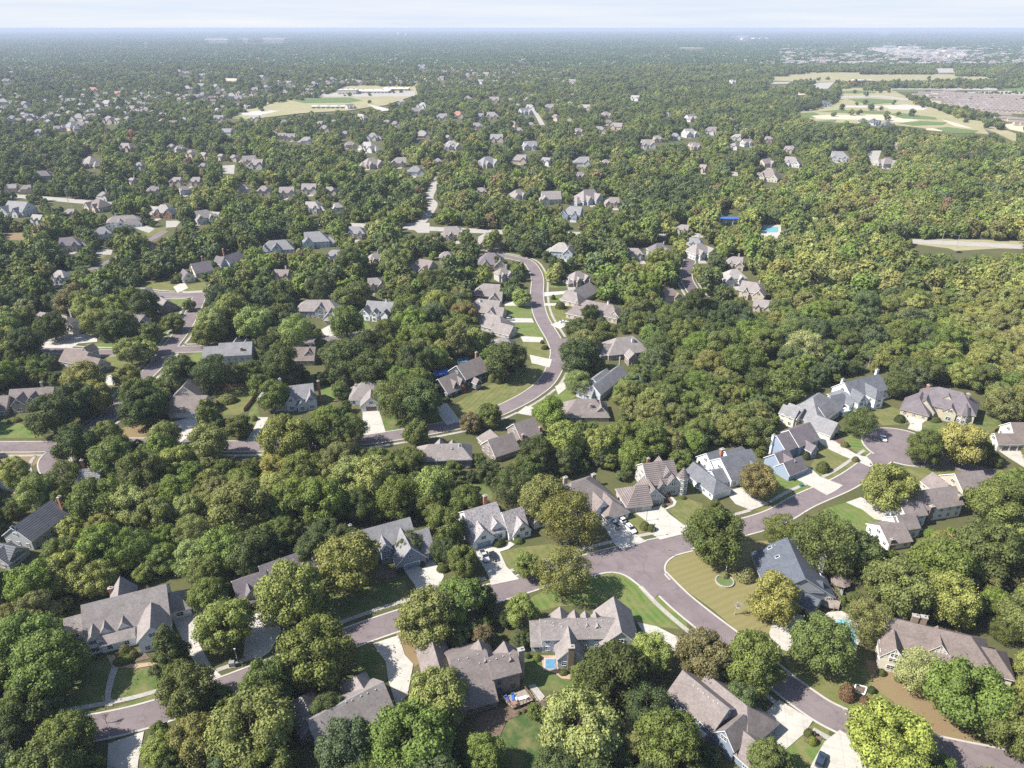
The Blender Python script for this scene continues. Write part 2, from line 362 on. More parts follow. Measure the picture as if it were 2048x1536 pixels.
DR = { # driveways and other paved courts, in zoomed photo coordinates
 'A1': ('A', [(1035, 640), (1085, 575), (1215, 555), (1240, 640), (1195, 790), (1270, 930), (1330, 985), (1240, 1010), (1160, 890), (1100, 780)]),
 'A2': ('A', [(1480, 625), (1585, 600), (1650, 640), (1690, 715), (1620, 840), (1560, 880), (1460, 870)]),
 'B1': ('B', [(380, 345), (560, 285), (625, 385), (600, 440), (610, 480), (470, 520), (450, 440)]),
 'B2': ('B', [(790, 222), (940, 200), (1000, 330), (1075, 405), (910, 440), (880, 360)]),
 'R1': ('R', [(910, 860), (1110, 790), (1190, 850), (1300, 1010), (1440, 1100), (1160, 1195), (1080, 1130)]),
 'R2': ('R', [(1290, 760), (1610, 690), (1700, 790), (1900, 940), (1880, 1010), (1600, 1080), (1480, 1000), (1430, 860)]),
 'P1': ('P', [(400, 1500), (590, 1450), (700, 1530), (900, 1640), (700, 1710), (520, 1640)]),
 'P2': ('P', [(1060, 1285), (1350, 1215), (1480, 1330), (1740, 1430), (1660, 1490), (1560, 1540), (1380, 1440)]),
 'P3': ('P', [(1420, 850), (1510, 860), (1640, 920), (1760, 1000), (1900, 1080), (2010, 1105), (2060, 1150), (2100, 1230), (2000, 1200), (1900, 1150), (1740, 1090), (1590, 1020), (1480, 945)]),
 'Q1': ('Q', [(830, 535), (960, 530), (1095, 585), (1025, 640), (1020, 730), (880, 690), (905, 640), (860, 570)]),
 'F1': ('F', [(990, 1325), (1075, 1295), (1190, 1340), (1290, 1385), (1260, 1445), (1160, 1425), (1090, 1370)]),
 'F2': ('F', [(1890, 1012), (2070, 1005), (2130, 1080), (2130, 1180), (2040, 1110), (1960, 1060)]),
 'F3': ('F', [(1430, 1230), (1500, 1235), (1480, 1290), (1420, 1270)]),
 'C1': ('C', [(530, 720), (560, 640), (640, 600), (740, 620), (710, 740), (640, 830), (560, 800)]),
 'B3': ('B', [(1780, 662), (1900, 688), (2060, 770), (2080, 860), (1950, 830), (1830, 740)]),
 'B4': ('B', [(195, 792), (350, 742), (390, 860), (440, 915), (405, 1100), (340, 1170), (290, 1010), (275, 900)]),
 'C2': ('C', [(460, 1240), (590, 1120), (790, 1245), (740, 1320), (630, 1415), (540, 1395)]),
 'C3': ('C', [(760, 1560), (790, 1490), (860, 1370), (950, 1300), (1120, 1400), (1120, 1560)]),
 'A3': ('A', [(650, 1392), (865, 1318), (830, 1500), (820, 1620), (640, 1620)]),
 'A4': ('A', [(1412, 1112), (1490, 1090), (1520, 1230), (1460, 1230)]),
 'D1': ('D', [(1040, 852), (1185, 815), (1185, 895), (1120, 950), (1080, 980), (1060, 950), (1095, 900)]),
 'D2': ('D', [(1552, 825), (1612, 825), (1570, 900), (1530, 965), (1480, 962), (1530, 880)]),
 'E1': ('E', [(135, 792), (235, 785), (275, 915), (140, 935)]),
 'E2': ('E', [(565, 700), (620, 712), (725, 850), (640, 872), (570, 780)]),
 'E3': ('E', [(985, 130), (1140, 124), (1140, 156), (990, 156)]),
 'E4': ('E', [(1010, 228), (1152, 232), (1165, 256), (1020, 256)]),
 'E5': ('E', [(1080, 337), (1218, 345), (1222, 375), (1100, 372)]),
 'E6': ('E', [(1138, 450), (1272, 478), (1258, 525), (1150, 500)]),
 'E7': ('E', [(1290, 640), (1345, 612), (1360, 650), (1310, 690)]),
 'E8': ('E', [(1060, 800), (1115, 758), (1165, 765), (1150, 815)]),
 'E9': ('E', [(1225, 75), (1370, 66), (1372, 82), (1225, 100)]),
 'E10': ('E', [(1262, 268), (1330, 246), (1400, 250), (1320, 296)]),
 'E11': ('E', [(1230, 140), (1380, 140), (1380, 155), (1230, 155)]),
 'D3': ('D', [(1925, 300), (2000, 260), (2060, 262), (2060, 320), (1960, 345)]),
 'D4': ('D', [(245, 370), (420, 322), (580, 330), (585, 372), (470, 382), (430, 410), (250, 408)]),
 'D5': ('D', [(1040, 42), (1105, 10), (1130, 50), (1065, 78)]),
 'D6': ('D', [(618, 585), (665, 570), (700, 610), (760, 620), (720, 632), (640, 634)]),
 'D7': ('D', [(-20, 1200), (60, 1208), (90, 1280), (0, 1250)]),
 'K1': ('K', [(585, 662), (680, 662), (670, 692), (580, 690)]),
 'K2': ('K', [(805, 525), (870, 515), (935, 535), (900, 560), (850, 545)]),
 'K3': ('K', [(1000, 488), (1095, 486), (1060, 525), (1000, 530)]),
 'K4': ('K', [(1100, 915), (1245, 905), (1235, 920), (1100, 925)]),
 'K5': ('K', [(1340, 155), (1415, 150), (1410, 205), (1330, 200)]),
 'M1': ('M', [(290, 190), (345, 190), (345, 215), (290, 210)]),
 'M2': ('M', [(1110, 65), (1200, 60), (1180, 120), (1140, 140)]),
 'L1': ('L', [(355, 500), (540, 500), (540, 560), (470, 560), (420, 520)]),
}
for k, (z, pts) in DR.items():
    P = [at(px(z, *q)) for q in pts]; DRIVES.append([(p.x, p.y) for p in P])
for i, (mt, wd, pts, sd) in enumerate(RD):
    C, hw, _ = ROADS[i]; N = normals(C); mb = MB(); z = 0.03+0.004*i
    for a in range(len(C)-1):
        p, q, n1, n2 = C[a], C[a+1], N[a], N[a+1]
        mb.quad((*(p-n1*hw), z), (*(q-n2*hw), z), (*(q+n2*hw), z), (*(p+n1*hw), z))
    struct(mb.build('road', mt))
    for s in (1, -1):
        if not sd: continue
        for a in range(len(C)-1):
            p, q, n1, n2 = C[a], C[a+1], N[a]*s, N[a+1]*s
            mid = (p+q)/2+n1*(hw+0.3)
            if not near_road(mid, i, 0.5) and not any(inside(mid, F) for F in FW):
                h = 0.13 if not near_drive(mid) else 0.05
                A = [(p+n1*hw), (q+n2*hw), (q+n2*(hw+0.55)), (p+n1*(hw+0.55))]
                for t in ((A[0], A[1]), (A[3], A[2])): kb.quad((*t[0], 0), (*t[1], 0), (*t[1], h), (*t[0], h))
                kb.quad(*[(*t, h) for t in A])
            mid = (p+q)/2+n1*(hw+3.0)
            if ('l' if s > 0 else 'r') in sd and not any(inside(mid, F) for F in FW) and not near_road(mid, i, 1.5) and not near_drive(mid):
                A = [(p+n1*(hw+2.3)), (q+n2*(hw+2.3)), (q+n2*(hw+3.7)), (p+n1*(hw+3.7))]
                for t in ((A[0], A[1]), (A[3], A[2])): sw.quad((*t[0], 0), (*t[1], 0), (*t[1], 0.145), (*t[0], 0.145))
                sw.quad(*[(*t, 0.145) for t in A])
mb = MB(); cc = bulb_c
mb.poly([(cc.x+bulb_r*math.cos(t/24*math.pi), cc.y+bulb_r*math.sin(t/24*math.pi)) for t in range(48)], 0, 0.10); struct(mb.build('cul_de_sac', 'asphalt'))
for k in range(96):
    t0, t1 = k/48*math.pi, (k+1)/48*math.pi
    mid = (cc.x+(bulb_r+.2)*math.cos(t0), cc.y+(bulb_r+.2)*math.sin(t0))
    if near_road(mid, len(ROADS)-1, 0.4): continue
    h = 0.05+0.1 if near_drive(mid) else 0.2
    A = [(cc.x+r*math.cos(t), cc.y+r*math.sin(t)) for r, t in ((bulb_r, t0), (bulb_r, t1), (bulb_r+.55, t1), (bulb_r+.55, t0))]
    kb.quad(*[(*t, h) for t in A]); kb.quad((*A[0], 0), (*A[1], 0), (*A[1], h), (*A[0], h)); kb.quad((*A[3], 0), (*A[2], 0), (*A[2], h), (*A[3], h))
for F, na in zip(FW, NARC):
    mb = MB(); mb.poly(F, 0, 0.095); struct(mb.build('road', 'asphalt')); Q = smooth([Vector((a, b, 0)) for a, b in F[:na]], 1.0); N = normals(Q); cx_ = Vector(F[-2])
    for a in range(len(Q)-1):
        s = 1 if N[a].dot(Q[a]-cx_) > 0 else -1; A = [Q[a], Q[a+1], Q[a+1]+N[a+1]*s*.55, Q[a]+N[a]*s*.55]
        kb.quad(*[(*t, .17) for t in A])
        for t in ((A[0], A[1]), (A[3], A[2])): kb.quad((*t[0], 0), (*t[1], 0), (*t[1], .17), (*t[0], .17))
struct(kb.build('kerb', 'kerb_mat')); struct(sw.build('pavement', 'concrete_old'))
dk = {}
for n, (k, (z, pts)) in enumerate(DR.items()):
    mb = MB(); mb.poly(DRIVES[n], 0, 0.16+0.002*(n % 8)); struct(mb.build('driveway', 'concrete_old' if z in 'KLM' else 'concrete'))
    mask_poly([px(z, *q) for q in pts])
# lawns: zone, polygon, colour key, stripe direction (deg in world), stripe strength
LC = {'g': (0.075, 0.112, 0.03), 'b': (0.095, 0.145, 0.036), 'y': (0.185, 0.165, 0.07), 'o': (0.11, 0.125, 0.04), 'n': (0.20, 0.14, 0.08), 'd': (0.05, 0.085, 0.025)}
LW = [
 ('A', [(430, 1190), (640, 1160), (640, 1060), (672, 940), (640, 870), (560, 880), (440, 1000)], 'g', 0, .06),
 ('A', [(712, 940), (980, 915), (985, 1045), (675, 1138), (672, 1060)], 'g', 0, .08),
 ('A', [(660, 1185), (940, 1090), (945, 1125), (680, 1210)], 'g', 0, .0),
 ('A', [(1820, 560), (1980, 500), (2060, 510), (2060, 640), (1860, 700)], 'g', 0, .0),
 ('B', [(-60, 560), (100, 480), (370, 420), (385, 540), (20, 655), (-60, 680)], 'g', 0, .06),
 ('B', [(945, 250), (1100, 215), (1280, 205), (1430, 215), (1640, 190), (1430, 245), (1040, 350)], 'o', 20, .10),
 ('B', [(1100, 620), (1180, 510), (1300, 455), (1560, 378), (1690, 378), (1860, 530), (2010, 692), (1770, 662), (1650, 540), (1350, 560)], 'b', 25, .16),
 ('B', [(1740, 390), (1790, 400), (1930, 520), (2060, 650), (2060, 700), (1900, 560)], 'b', 60, .0),
 ('X', [(1328, 1130), (1345, 1112), (1378, 1103), (1440, 1090), (1530, 1085), (1560, 1130), (1530, 1200), (1540, 1260), (1480, 1262), (1430, 1215), (1360, 1165)], 'y', 115, .08),
 ('X', [(1332, 1012), (1370, 1000), (1400, 1010), (1400, 1050), (1378, 1055)], 'o', 30, .10),
 ('R', [(1120, 690), (1180, 700), (1260, 760), (1420, 870), (1470, 990), (1340, 1030), (1280, 960), (1190, 800)], 'o', 50, .05),
 ('F', [(352, 1265), (560, 1150), (640, 1148), (815, 1228), (640, 1290), (450, 1348)], 'b', 70, .12),
 ('F', [(470, 1362), (740, 1280), (755, 1290), (500, 1380)], 'o', 0, 0),
 ('F', [(775, 1135), (850, 1020), (900, 1000), (1080, 1080), (1095, 1098), (905, 1192)], 'o', 20, .10),
 ('F', [(935, 1195), (1100, 1110), (1125, 1125), (960, 1212)], 'o', 0, 0),
 ('F', [(980, 975), (985, 935), (1040, 915), (1130, 935), (1160, 1000), (1150, 1050), (1050, 1010)], 'b', 75, .24),
 ('F', [(1170, 925), (1195, 1000), (1200, 1060), (1165, 1055), (1185, 1000), (1150, 935)], 'b', 0, .0),
 ('F', [(1150, 770), (1240, 748), (1330, 795), (1360, 850), (1215, 858), (1185, 840)], 'o', 20, .08),
 ('F', [(1440, 870), (1460, 835), (1560, 860), (1560, 905), (1450, 898)], 'g', 20, .1),
 ('F', [(1760, 800), (1880, 820), (1900, 850), (1850, 900), (1760, 870)], 'g', 0, .0),
 ('F', [(1350, 1110), (1400, 1085), (1540, 1090), (1640, 1110), (1730, 1130), (1620, 1200), (1530, 1240), (1440, 1215)], 'o', 45, .10),
 ('F', [(880, 1372), (1000, 1335), (1080, 1380), (1155, 1430), (1100, 1500), (900, 1480)], 'b', 20, .10),
 ('C', [(640, 835), (700, 800), (900, 900), (1100, 925), (1200, 970), (1330, 1130), (1080, 1180), (860, 1090), (690, 985)], 'o', 30, .06),
 ('C', [(1130, 900), (1330, 945), (1500, 1080), (1600, 1200), (1750, 1350), (1960, 1480), (1700, 1430), (1500, 1350), (1350, 1170), (1180, 1050)], 'n', 0, .0),
 ('C', [(615, 1425), (740, 1340), (850, 1375), (760, 1524), (650, 1540)], 'b', 20, .10),
 ('C', [(790, 1290), (830, 1265), (860, 1290), (862, 1330)], 'o', 20, .0),
 ('B', [(1115, 900), (1240, 900), (1290, 985), (1400, 1010), (1330, 1060), (1120, 1040)], 'g', 0, .05),
 ('B', [(985, 1290), (1080, 1215), (1180, 1195), (1260, 1225), (1200, 1350), (1180, 1520), (960, 1520)], 'd', 0, .03),
 ('B', [(130, 825), (195, 805), (255, 880), (295, 960), (290, 1005), (130, 1010)], 'g', 0, .05),
 ('B', [(355, 745), (400, 732), (520, 800), (500, 850), (445, 905), (390, 850)], 'n', 0, .0),
 ('E', [(660, 765), (780, 700), (900, 640), (1060, 560), (1150, 515), (1250, 530), (1220, 600), (1080, 700), (968, 758), (980, 800), (860, 790), (730, 835), (670, 800)], 'o', -25, .14),
 ('E', [(1000, 157), (1140, 157), (1148, 228), (1000, 225)], 'b', 90, .12),
 ('E', [(1030, 258), (1165, 258), (1218, 338), (1080, 336), (1060, 290)], 'b', 40, .16),
 ('E', [(1105, 380), (1250, 372), (1268, 466), (1140, 450), (1110, 420)], 'o', 80, .16),
 ('E', [(1258, 158), (1300, 155), (1385, 225), (1330, 245), (1290, 258), (1270, 210)], 'o', 0, .1),
 ('E', [(1240, 158), (1252, 158), (1280, 260), (1262, 262), (1232, 200)], 'o', 0, 0),
 ('E', [(1256, 80), (1370, 86), (1375, 122), (1262, 128)], 'b', 0, .1),
 ('E', [(250, 815), (400, 828), (600, 830), (630, 865), (560, 880), (390, 905), (280, 916)], 'g', 0, .06),
 ('E', [(1300, 690), (1345, 660), (1425, 680), (1370, 720), (1290, 740)], 'b', 0, .0),
 ('E', [(1145, 765), (1290, 655), (1305, 660), (1165, 775)], 'b', 0, 0),
 ('E', [(800, 1220), (900, 1240), (900, 1310), (760, 1290)], 'g', 0, .0),
 ('E', [(60, 250), (130, 225), (175, 285), (150, 312), (0, 308), (0, 270)], 'b', 0, .0),
 ('D', [(-30, 852), (100, 858), (245, 922), (240, 942), (-30, 942)], 'b', 60, .08),
 ('D', [(-30, 1050), (110, 1044), (240, 1048), (200, 1100), (60, 1200), (-30, 1200)], 'n', 0, .0),
 ('D', [(525, 385), (680, 375), (690, 408), (545, 412)], 'b', 0, .05),
 ('D', [(640, 465), (700, 460), (860, 520), (760, 560), (680, 535)], 'o', 0, .0),
 ('D', [(595, 640), (740, 625), (690, 700), (600, 765)], 'o', 0, .06),
 ('D', [(720, 905), (800, 872), (895, 890), (870, 940), (740, 952)], 'n', 0, .0),
 ('D', [(1130, 462), (1215, 425), (1215, 480), (1150, 492)], 'b', 0, 0),
 ('D', [(1340, 645), (1490, 640), (1515, 720), (1440, 800), (1350, 800)], 'o', 0, .03),
 ('D', [(1500, 790), (1530, 740), (1545, 830), (1490, 950), (1440, 960)], 'g', 0, 0),
 ('D', [(1925, 640), (2000, 630), (2007, 720), (1940, 716)], 'b', 0, 0),
 ('D', [(930, 370), (1080, 225), (1120, 215), (1010, 385), (940, 392)], 'b', 0, .05),
 ('D', [(1030, 108), (1130, 100), (1100, 150), (1030, 150)], 'b', 0, 0),
 ('D', [(1100, 40), (1230, 15), (1240, 62), (1110, 66)], 'o', 0, 0),
 ('D', [(850, 20), (1030, 0), (1060, 20), (1050, 60), (960, 60), (870, 50)], 'o', 0, 0.04),
 ('K', [(570, 690), (640, 692), (600, 730), (575, 730)], 'o', 0, 0),
 ('K', [(870, 545), (1000, 525), (990, 560), (890, 580)], 'o', 0, 0),
 ('K', [(20, 560), (150, 560), (150, 600), (40, 600)], 'n', 0, 0),
 ('L', [(950, 670), (1080, 690), (1080, 720), (990, 715), (930, 690)], 'g', 0, 0),
 ('L', [(1215, 785), (1270, 800), (1280, 850), (1245, 850), (1230, 800)], 'b', 0, 0),
 ('L', [(1260, 855), (1370, 850), (1370, 885), (1262, 888)], 'b', 0, 0),
]
for n, (z, pts, ck, ang, am) in enumerate(LW):
    P = [at(px(z, *q)) for q in pts]; mb = MB(); cg = Vector((sum(p.x for p in P)/len(P), sum(p.y for p in P)/len(P), 0)); P = [p+(p-cg).normalized()*1.4 for p in P]
    mb.poly([(p.x, p.y) for p in P], 0, 0.005+0.0003*n)
    ca, sa = math.cos(R_(ang)), math.sin(R_(ang))
    mb.uv = [[(q[0]*ca+q[1]*sa, -q[0]*sa+q[1]*ca) for q in [mb.v[i] for i in f]] for f in mb.f]
    struct(mb.build('lawn', 'lawn', color=(*LC[ck], am)))
    mask_poly([px(z, *q) for q in pts])
# visible stretches of road stay clear
for pts, r in [([(230, 1440), (300, 1420), (455, 1375), (485, 1365)], 16), ([(705, 1270), (800, 1245)], 18), ([(960, 1185), (1060, 1160)], 18), ([(1170, 1125), (1360, 1085)], 26),
               ([(1500, 1045), (1600, 1005), (1710, 955)], 24), ([(1800, 880)], 55), ([(1770, 900), (1800, 900)], 40), ([(1930, 935), (1970, 940)], 10), ([(1290, 1130), (1430, 1250)], 26),
               ([(1590, 1395), (1690, 1440)], 26), ([(0, 895), (100, 895)], 16), ([(465, 893), (510, 893)], 12), ([(735, 877), (800, 870)], 12), ([(870, 858), (915, 850)], 12),
               ([(1013, 815), (1063, 788), (1098, 757), (1116, 713), (1110, 683), (1082, 633), (1074, 593), (1075, 545)], 24),
               ([(1092, 590), (1098, 630), (1112, 655)], 12), ([(385, 620), (360, 668), (333, 700), (313, 730)], 18), ([(240, 820), (215, 835)], 16), ([(345, 590), (410, 590)], 7), ([(205, 706), (225, 706)], 9),
               ([(1370, 545), (1400, 590)], 9), ([(195, 530), (215, 520)], 8), ([(310, 465), (340, 460)], 7), ([(862, 375), (858, 395), (868, 410), (858, 430), (835, 450)], 9),
               ([(810, 456), (860, 456)], 10), ([(100, 401), (190, 408)], 8), ([(1830, 487), (1860, 490), (1900, 493), (2000, 494)], 11), ([(1068, 225), (1085, 245)], 7), ([(940, 462), (960, 463)], 3)]:
    if len(pts) == 1: mask_disc(*pts[0], r)
    else: mask_line(pts, r)
# open ground far off: sports park, school, fields, commercial district
FIELDS = [('O', [(690, 650), (830, 640), (940, 600), (960, 520), (1250, 530), (1400, 600), (1500, 640), (1660, 700), (1800, 750), (1840, 800), (1520, 770), (1280, 745), (1050, 735), (800, 725)], 'dry_grass'),
 ('O', [(790, 690), (900, 684), (1200, 684), (1300, 690), (1230, 715), (1000, 712), (810, 706)], 'sand'), ('O', [(1200, 628), (1350, 622), (1480, 640), (1450, 656), (1250, 652)], 'concrete'), ('O', [(960, 628), (1200, 632), (1190, 642), (980, 640)], 'concrete'), ('O', [(930, 572), (1200, 568), (1380, 590), (1370, 600), (1190, 580), (940, 585)], 'concrete_old'), ('O', [(1240, 700), (1340, 704), (1430, 716), (1330, 730), (1250, 722)], 'sand'), ('O', [(1560, 712), (1650, 735), (1740, 765), (1640, 752), (1600, 735)], 'sand'), ('O', [(1450, 768), (1580, 762), (1560, 782), (1480, 775)], 'sand'),
 ('O', [(690, 675), (800, 670), (830, 682), (770, 690), (810, 704), (720, 700)], 'turf'), ('O', [(830, 665), (940, 655), (1250, 665), (1200, 680), (900, 670)], 'turf'),
 ('O', [(1240, 680), (1300, 672), (1520, 700), (1530, 712), (1330, 708)], 'turf'), ('O', [(1300, 735), (1440, 722), (1590, 730), (1560, 745), (1380, 748)], 'turf'),
 ('O', [(1510, 765), (1590, 758), (1775, 780), (1740, 795), (1620, 795)], 'turf'), ('O', [(800, 722), (930, 715), (920, 728), (820, 732)], 'turf'),
 ('O', [(960, 545), (1060, 540), (1170, 548), (1150, 556), (980, 556)], 'turf'), ('O', [(1000, 590), (1130, 588), (1300, 600), (1270, 612), (1120, 622), (1060, 610)], 'turf'),
 ('O', [(1260, 540), (1470, 538), (1450, 550), (1300, 550)], 'turf'),
 ('O', [(540, 480), (560, 450), (760, 425), (1000, 420), (1140, 440), (1500, 440), (1900, 455), (1900, 475), (1500, 480), (1100, 485), (800, 490)], 'dry_grass'),
 ('O', [(790, 495), (920, 490), (880, 530), (810, 530)], 'concrete_old'), ('O', [(500, 490), (660, 490), (640, 500), (510, 502)], 'concrete_old'),
 ('O', [(1230, 520), (1520, 520), (1880, 515), (1890, 540), (1500, 535), (1240, 535)], 'concrete_old'), ('O', [(1880, 515), (2100, 510), (2100, 560), (1980, 560)], 'turf'),
 ('O', [(1920, 745), (2100, 730), (2100, 800), (1960, 770)], 'sand'), ('O', [(1980, 745), (2100, 738), (2100, 755), (1990, 752)], 'turf'),
 ('O', [(680, 550), (800, 535), (820, 560), (700, 570)], 'sand'), ('O', [(1640, 700), (1900, 800), (2000, 850), (2000, 800), (1760, 710), (1660, 690)], 'dry_grass'),
 ('O', [(1690, 150), (1800, 140), (1850, 150), (1840, 160)], 'sand'), ('O', [(1520, 402), (1620, 400), (1640, 435), (1530, 435)], 'concrete_old'),
 ('O', [(1050, 280), (1700, 290), (1760, 340), (1400, 350), (1150, 300)], 'concrete_old'), ('O', [(0, 280), (160, 280), (150, 288), (0, 288)], 'dry_grass'),
 ('X', [(455, 236), (490, 218), (560, 201), (640, 192), (700, 172), (830, 172), (835, 190), (770, 212), (750, 214), (700, 222), (600, 228), (500, 240)], 'dry_grass'),
 ('X', [(585, 203), (620, 197), (700, 196), (725, 202), (700, 207), (610, 208)], 'turf'), ('X', [(480, 226), (530, 222), (560, 223), (520, 232), (485, 232)], 'concrete'),
 ('X', [(640, 188), (830, 184), (830, 194), (650, 195)], 'concrete_old'), ('X', [(443, 153), (475, 155), (473, 163), (450, 162)], 'sand'),
 ('M', [(1375, 592), (1500, 590), (1800, 594), (2080, 604), (2080, 650), (1900, 645), (1640, 660), (1600, 645), (1420, 622)], 'dry_grass'),
 ('O', [(1430, 560), (1950, 545), (2100, 560), (2100, 680), (1900, 670), (1500, 610)], 'concrete_old'), ('X', [(735, 210), (765, 216), (785, 222), (765, 224)], 'concrete')]
for n, (z, pts, mt) in enumerate(FIELDS):
    P = [at(px(z, *q)) for q in pts]; mb = MB(); mb.poly([(p.x, p.y) for p in P], 0, 0.12+0.045*n if z != 'M' else 0.012)
    struct(mb.build('field' if mt not in ('concrete', 'concrete_old') else 'car_park', mt)); mask_poly([px(z, *q) for q in pts])
print('ground done')
# ------------------------------------------------------------ houses
RC = {'tan': (.235, .208, .198), 'brown': (.185, .15, .135), 'grey': (.215, .21, .215), 'slate': (.145, .15, .165), 'dark': (.115, .10, .10), 'blue': (.10, .11, .132),
      'lt': (.29, .27, .25), 'shake': (.26, .235, .235), 'warm': (.20, .17, .16), 'plum': (.155, .135, .145)}
WC = {'white': (.74, .75, .76), 'cream': (.62, .57, .46), 'bluegrey': (.20, .245, .31), 'blue': (.25, .30, .385), 'ltblue': (.46, .49, .54), 'grey': (.36, .37, .38), 'dark': (.075, .08, .085),
      'stone': (.44, .39, .31), 'taupe': (.25, .21, .19), 'tan': (.45, .38, .30), 'brick': (.32, .16, .11), 'greige': (.42, .41, .38)}
class Wing:
    pass
def make_wing(c, a, hl, hw, ze, zr, ends, ov=0.45):
    w = Wing(); w.c = Vector((c[0], c[1])); w.a = Vector(a).normalized(); w.n = Vector((w.a.y, -w.a.x)); w.hl = hl; w.hw = hw; w.ze = ze; w.zr = zr; w.ends = ends
    w.sl = (zr-ze)/hw; w.ov = ov; w.opts = {}; return w
def wp(w, u, v, z): q = w.c+w.a*u+w.n*v; return (q.x, q.y, z)
def wing_mesh(w, wall, roof, trim):
    # walls
    hl, hw = w.hl-0.05, w.hw-0.05
    for s in (1, -1): wall.quad(wp(w, -hl, s*hw, 0), wp(w, hl, s*hw, 0), wp(w, hl, s*hw, w.ze), wp(w, -hl, s*hw, w.ze))
    for e, s in ((w.ends[0], -1), (w.ends[1], 1)):
        if e == 'g': wall.quad(wp(w, s*hl, -hw, 0), wp(w, s*hl, hw, 0), wp(w, s*hl, hw, w.ze), wp(w, s*hl, 0, w.zr-0.12), wp(w, s*hl, -hw, w.ze))
        else: wall.quad(wp(w, s*hl, -hw, 0), wp(w, s*hl, hw, 0), wp(w, s*hl, hw, w.ze), wp(w, s*hl, -hw, w.ze))
    # roof, 0.2 m thick
    ov = w.ov; zo = w.ze-ov*w.sl; th = 0.2
    def ridge(s, e): return (s*(w.hl+ov*0.7)) if e == 'g' else s*(w.hl-w.hw*w.hipf)
    r0, r1 = ridge(-1, w.ends[0]), ridge(1, w.ends[1])
    if r1 < r0: r0 = r1 = (r0+r1)/2
    def eav(s, e): return s*(w.hl+ov*0.7) if e == 'g' else s*(w.hl+ov)
    e0, e1 = eav(-1, w.ends[0]), eav(1, w.ends[1])
    lsl = math.hypot(w.hw+ov, w.zr-zo)
    for s in (1, -1):
        q = [wp(w, e0, s*(w.hw+ov), zo), wp(w, e1, s*(w.hw+ov), zo), wp(w, r1, 0, w.zr), wp(w, r0, 0, w.zr)]
        uv = [(e0, 0), (e1, 0), (r1, lsl), (r0, lsl)]
        roof.quad(*q, uv=uv)
        roof.quad(*[(x, y, z-th) for x, y, z in q[::-1]], uv=uv)
        a, b = q[0], q[1]; trim.quad(a, b, (b[0], b[1], b[2]-th-0.05), (a[0], a[1], a[2]-th-0.05))
        for (a, b), e in (((q[1], q[2]), w.ends[1]), ((q[0], q[3]), w.ends[0])):
            if e == 'g': trim.quad(a, b, (b[0], b[1], b[2]-th-0.1), (a[0], a[1], a[2]-th-0.1))
    for s, e, r, ee in ((-1, w.ends[0], r0, e0), (1, w.ends[1], r1, e1)):
        if e == 'h':
            q = [wp(w, ee, -(w.hw+ov), zo), wp(w, ee, (w.hw+ov), zo), wp(w, r, 0, w.zr)]
            l2 = math.hypot(ee-r, w.zr-zo); uv = [(-(w.hw+ov), 0), (w.hw+ov, 0), (0, l2)]
            roof.quad(*q, uv=uv); roof.quad(*[(x, y, z-th) for x, y, z in q[::-1]], uv=uv)
            a, b = q[0], q[1]; trim.quad(a, b, (b[0], b[1], b[2]-th-0.05), (a[0], a[1], a[2]-th-0.05))
def roof_z(w, x, y):
    d = Vector((x, y))-w.c; u = d.dot(w.a); v = d.dot(w.n)
    if abs(u) > w.hl+0.3 or abs(v) > w.hw+0.3: return -1
    z = w.zr-abs(v)*w.sl
    for e, s in ((w.ends[0], -1), (w.ends[1], 1)):
        if e == 'h' and s*u > w.hl-w.hw*w.hipf: z = min(z, w.ze+(w.hl-s*u)/(w.hw*w.hipf)*(w.zr-w.ze))
    return z
def roof_hit(wings, p):
    d = ray(p); z = 14.0
    while z > 2:
        t = (z-HC)/d.z; x, y = d.x*t, d.y*t
        for w in wings:
            rz = roof_z(w, x, y)
            if rz > 0 and rz >= z: return Vector((x, y, rz)), w
        z -= 0.05
    return None, None
def win(parent, p, n, wd, ht, frame='paint', fcol=(.78, .78, .76), mull=1, pane=True, z=0.0):
    """a framed window on a wall at p (centre), outward normal n"""
    t = Vector((-n.y, n.x, 0)); N = Vector((n.x, n.y, 0)); mb = MB(); P = Vector(p)
    def bar(u0, u1, v0, v1, d0, d1, m):
        c = [P+t*u+N*d+Vector((0, 0, v)) for d in (d0, d1) for u, v in ((u0, v0), (u1, v0), (u1, v1), (u0, v1))]
        m.quad(*c[4:]); m.quad(*c[:4][::-1])
        for i in range(4): j = (i+1) % 4; m.quad(c[i], c[j], c[4+j], c[4+i])
    f = 0.07
    bar(-wd/2-f, wd/2+f, ht/2, ht/2+f, 0, 0.09, mb); bar(-wd/2-f, wd/2+f, -ht/2-f, -ht/2, 0, 0.12, mb)
    bar(-wd/2-f, -wd/2, -ht/2, ht/2, 0, 0.09, mb); bar(wd/2, wd/2+f, -ht/2, ht/2, 0, 0.09, mb)
    for k in range(mull): u = -wd/2+wd*(k+1)/(mull+1); bar(u-0.035, u+0.035, -ht/2, ht/2, 0, 0.08, mb)
    if ht > 1.0: bar(-wd/2, wd/2, -0.03, 0.03, 0, 0.075, mb)
    if not pane:
        bar(-wd/2, wd/2, -ht/2, ht/2, 0, 0.05, mb)
        k = len(mb.f); o = mb.build('window', ['paint', 'glass'], parent, fcol)
        o.data.polygons.foreach_set('material_index', [0]*(k-6)+[1]*6); return o
    o = mb.build('window', frame, parent, fcol)
    g = MB(); bar(-wd/2, wd/2, -ht/2, ht/2, 0, 0.05, g); g.build('pane', 'glass', o, rel=False); g2 = o.children
    me = o.children[0].data
    off = wpos(parent)
    for v in me.vertices: v.co -= off
    return o
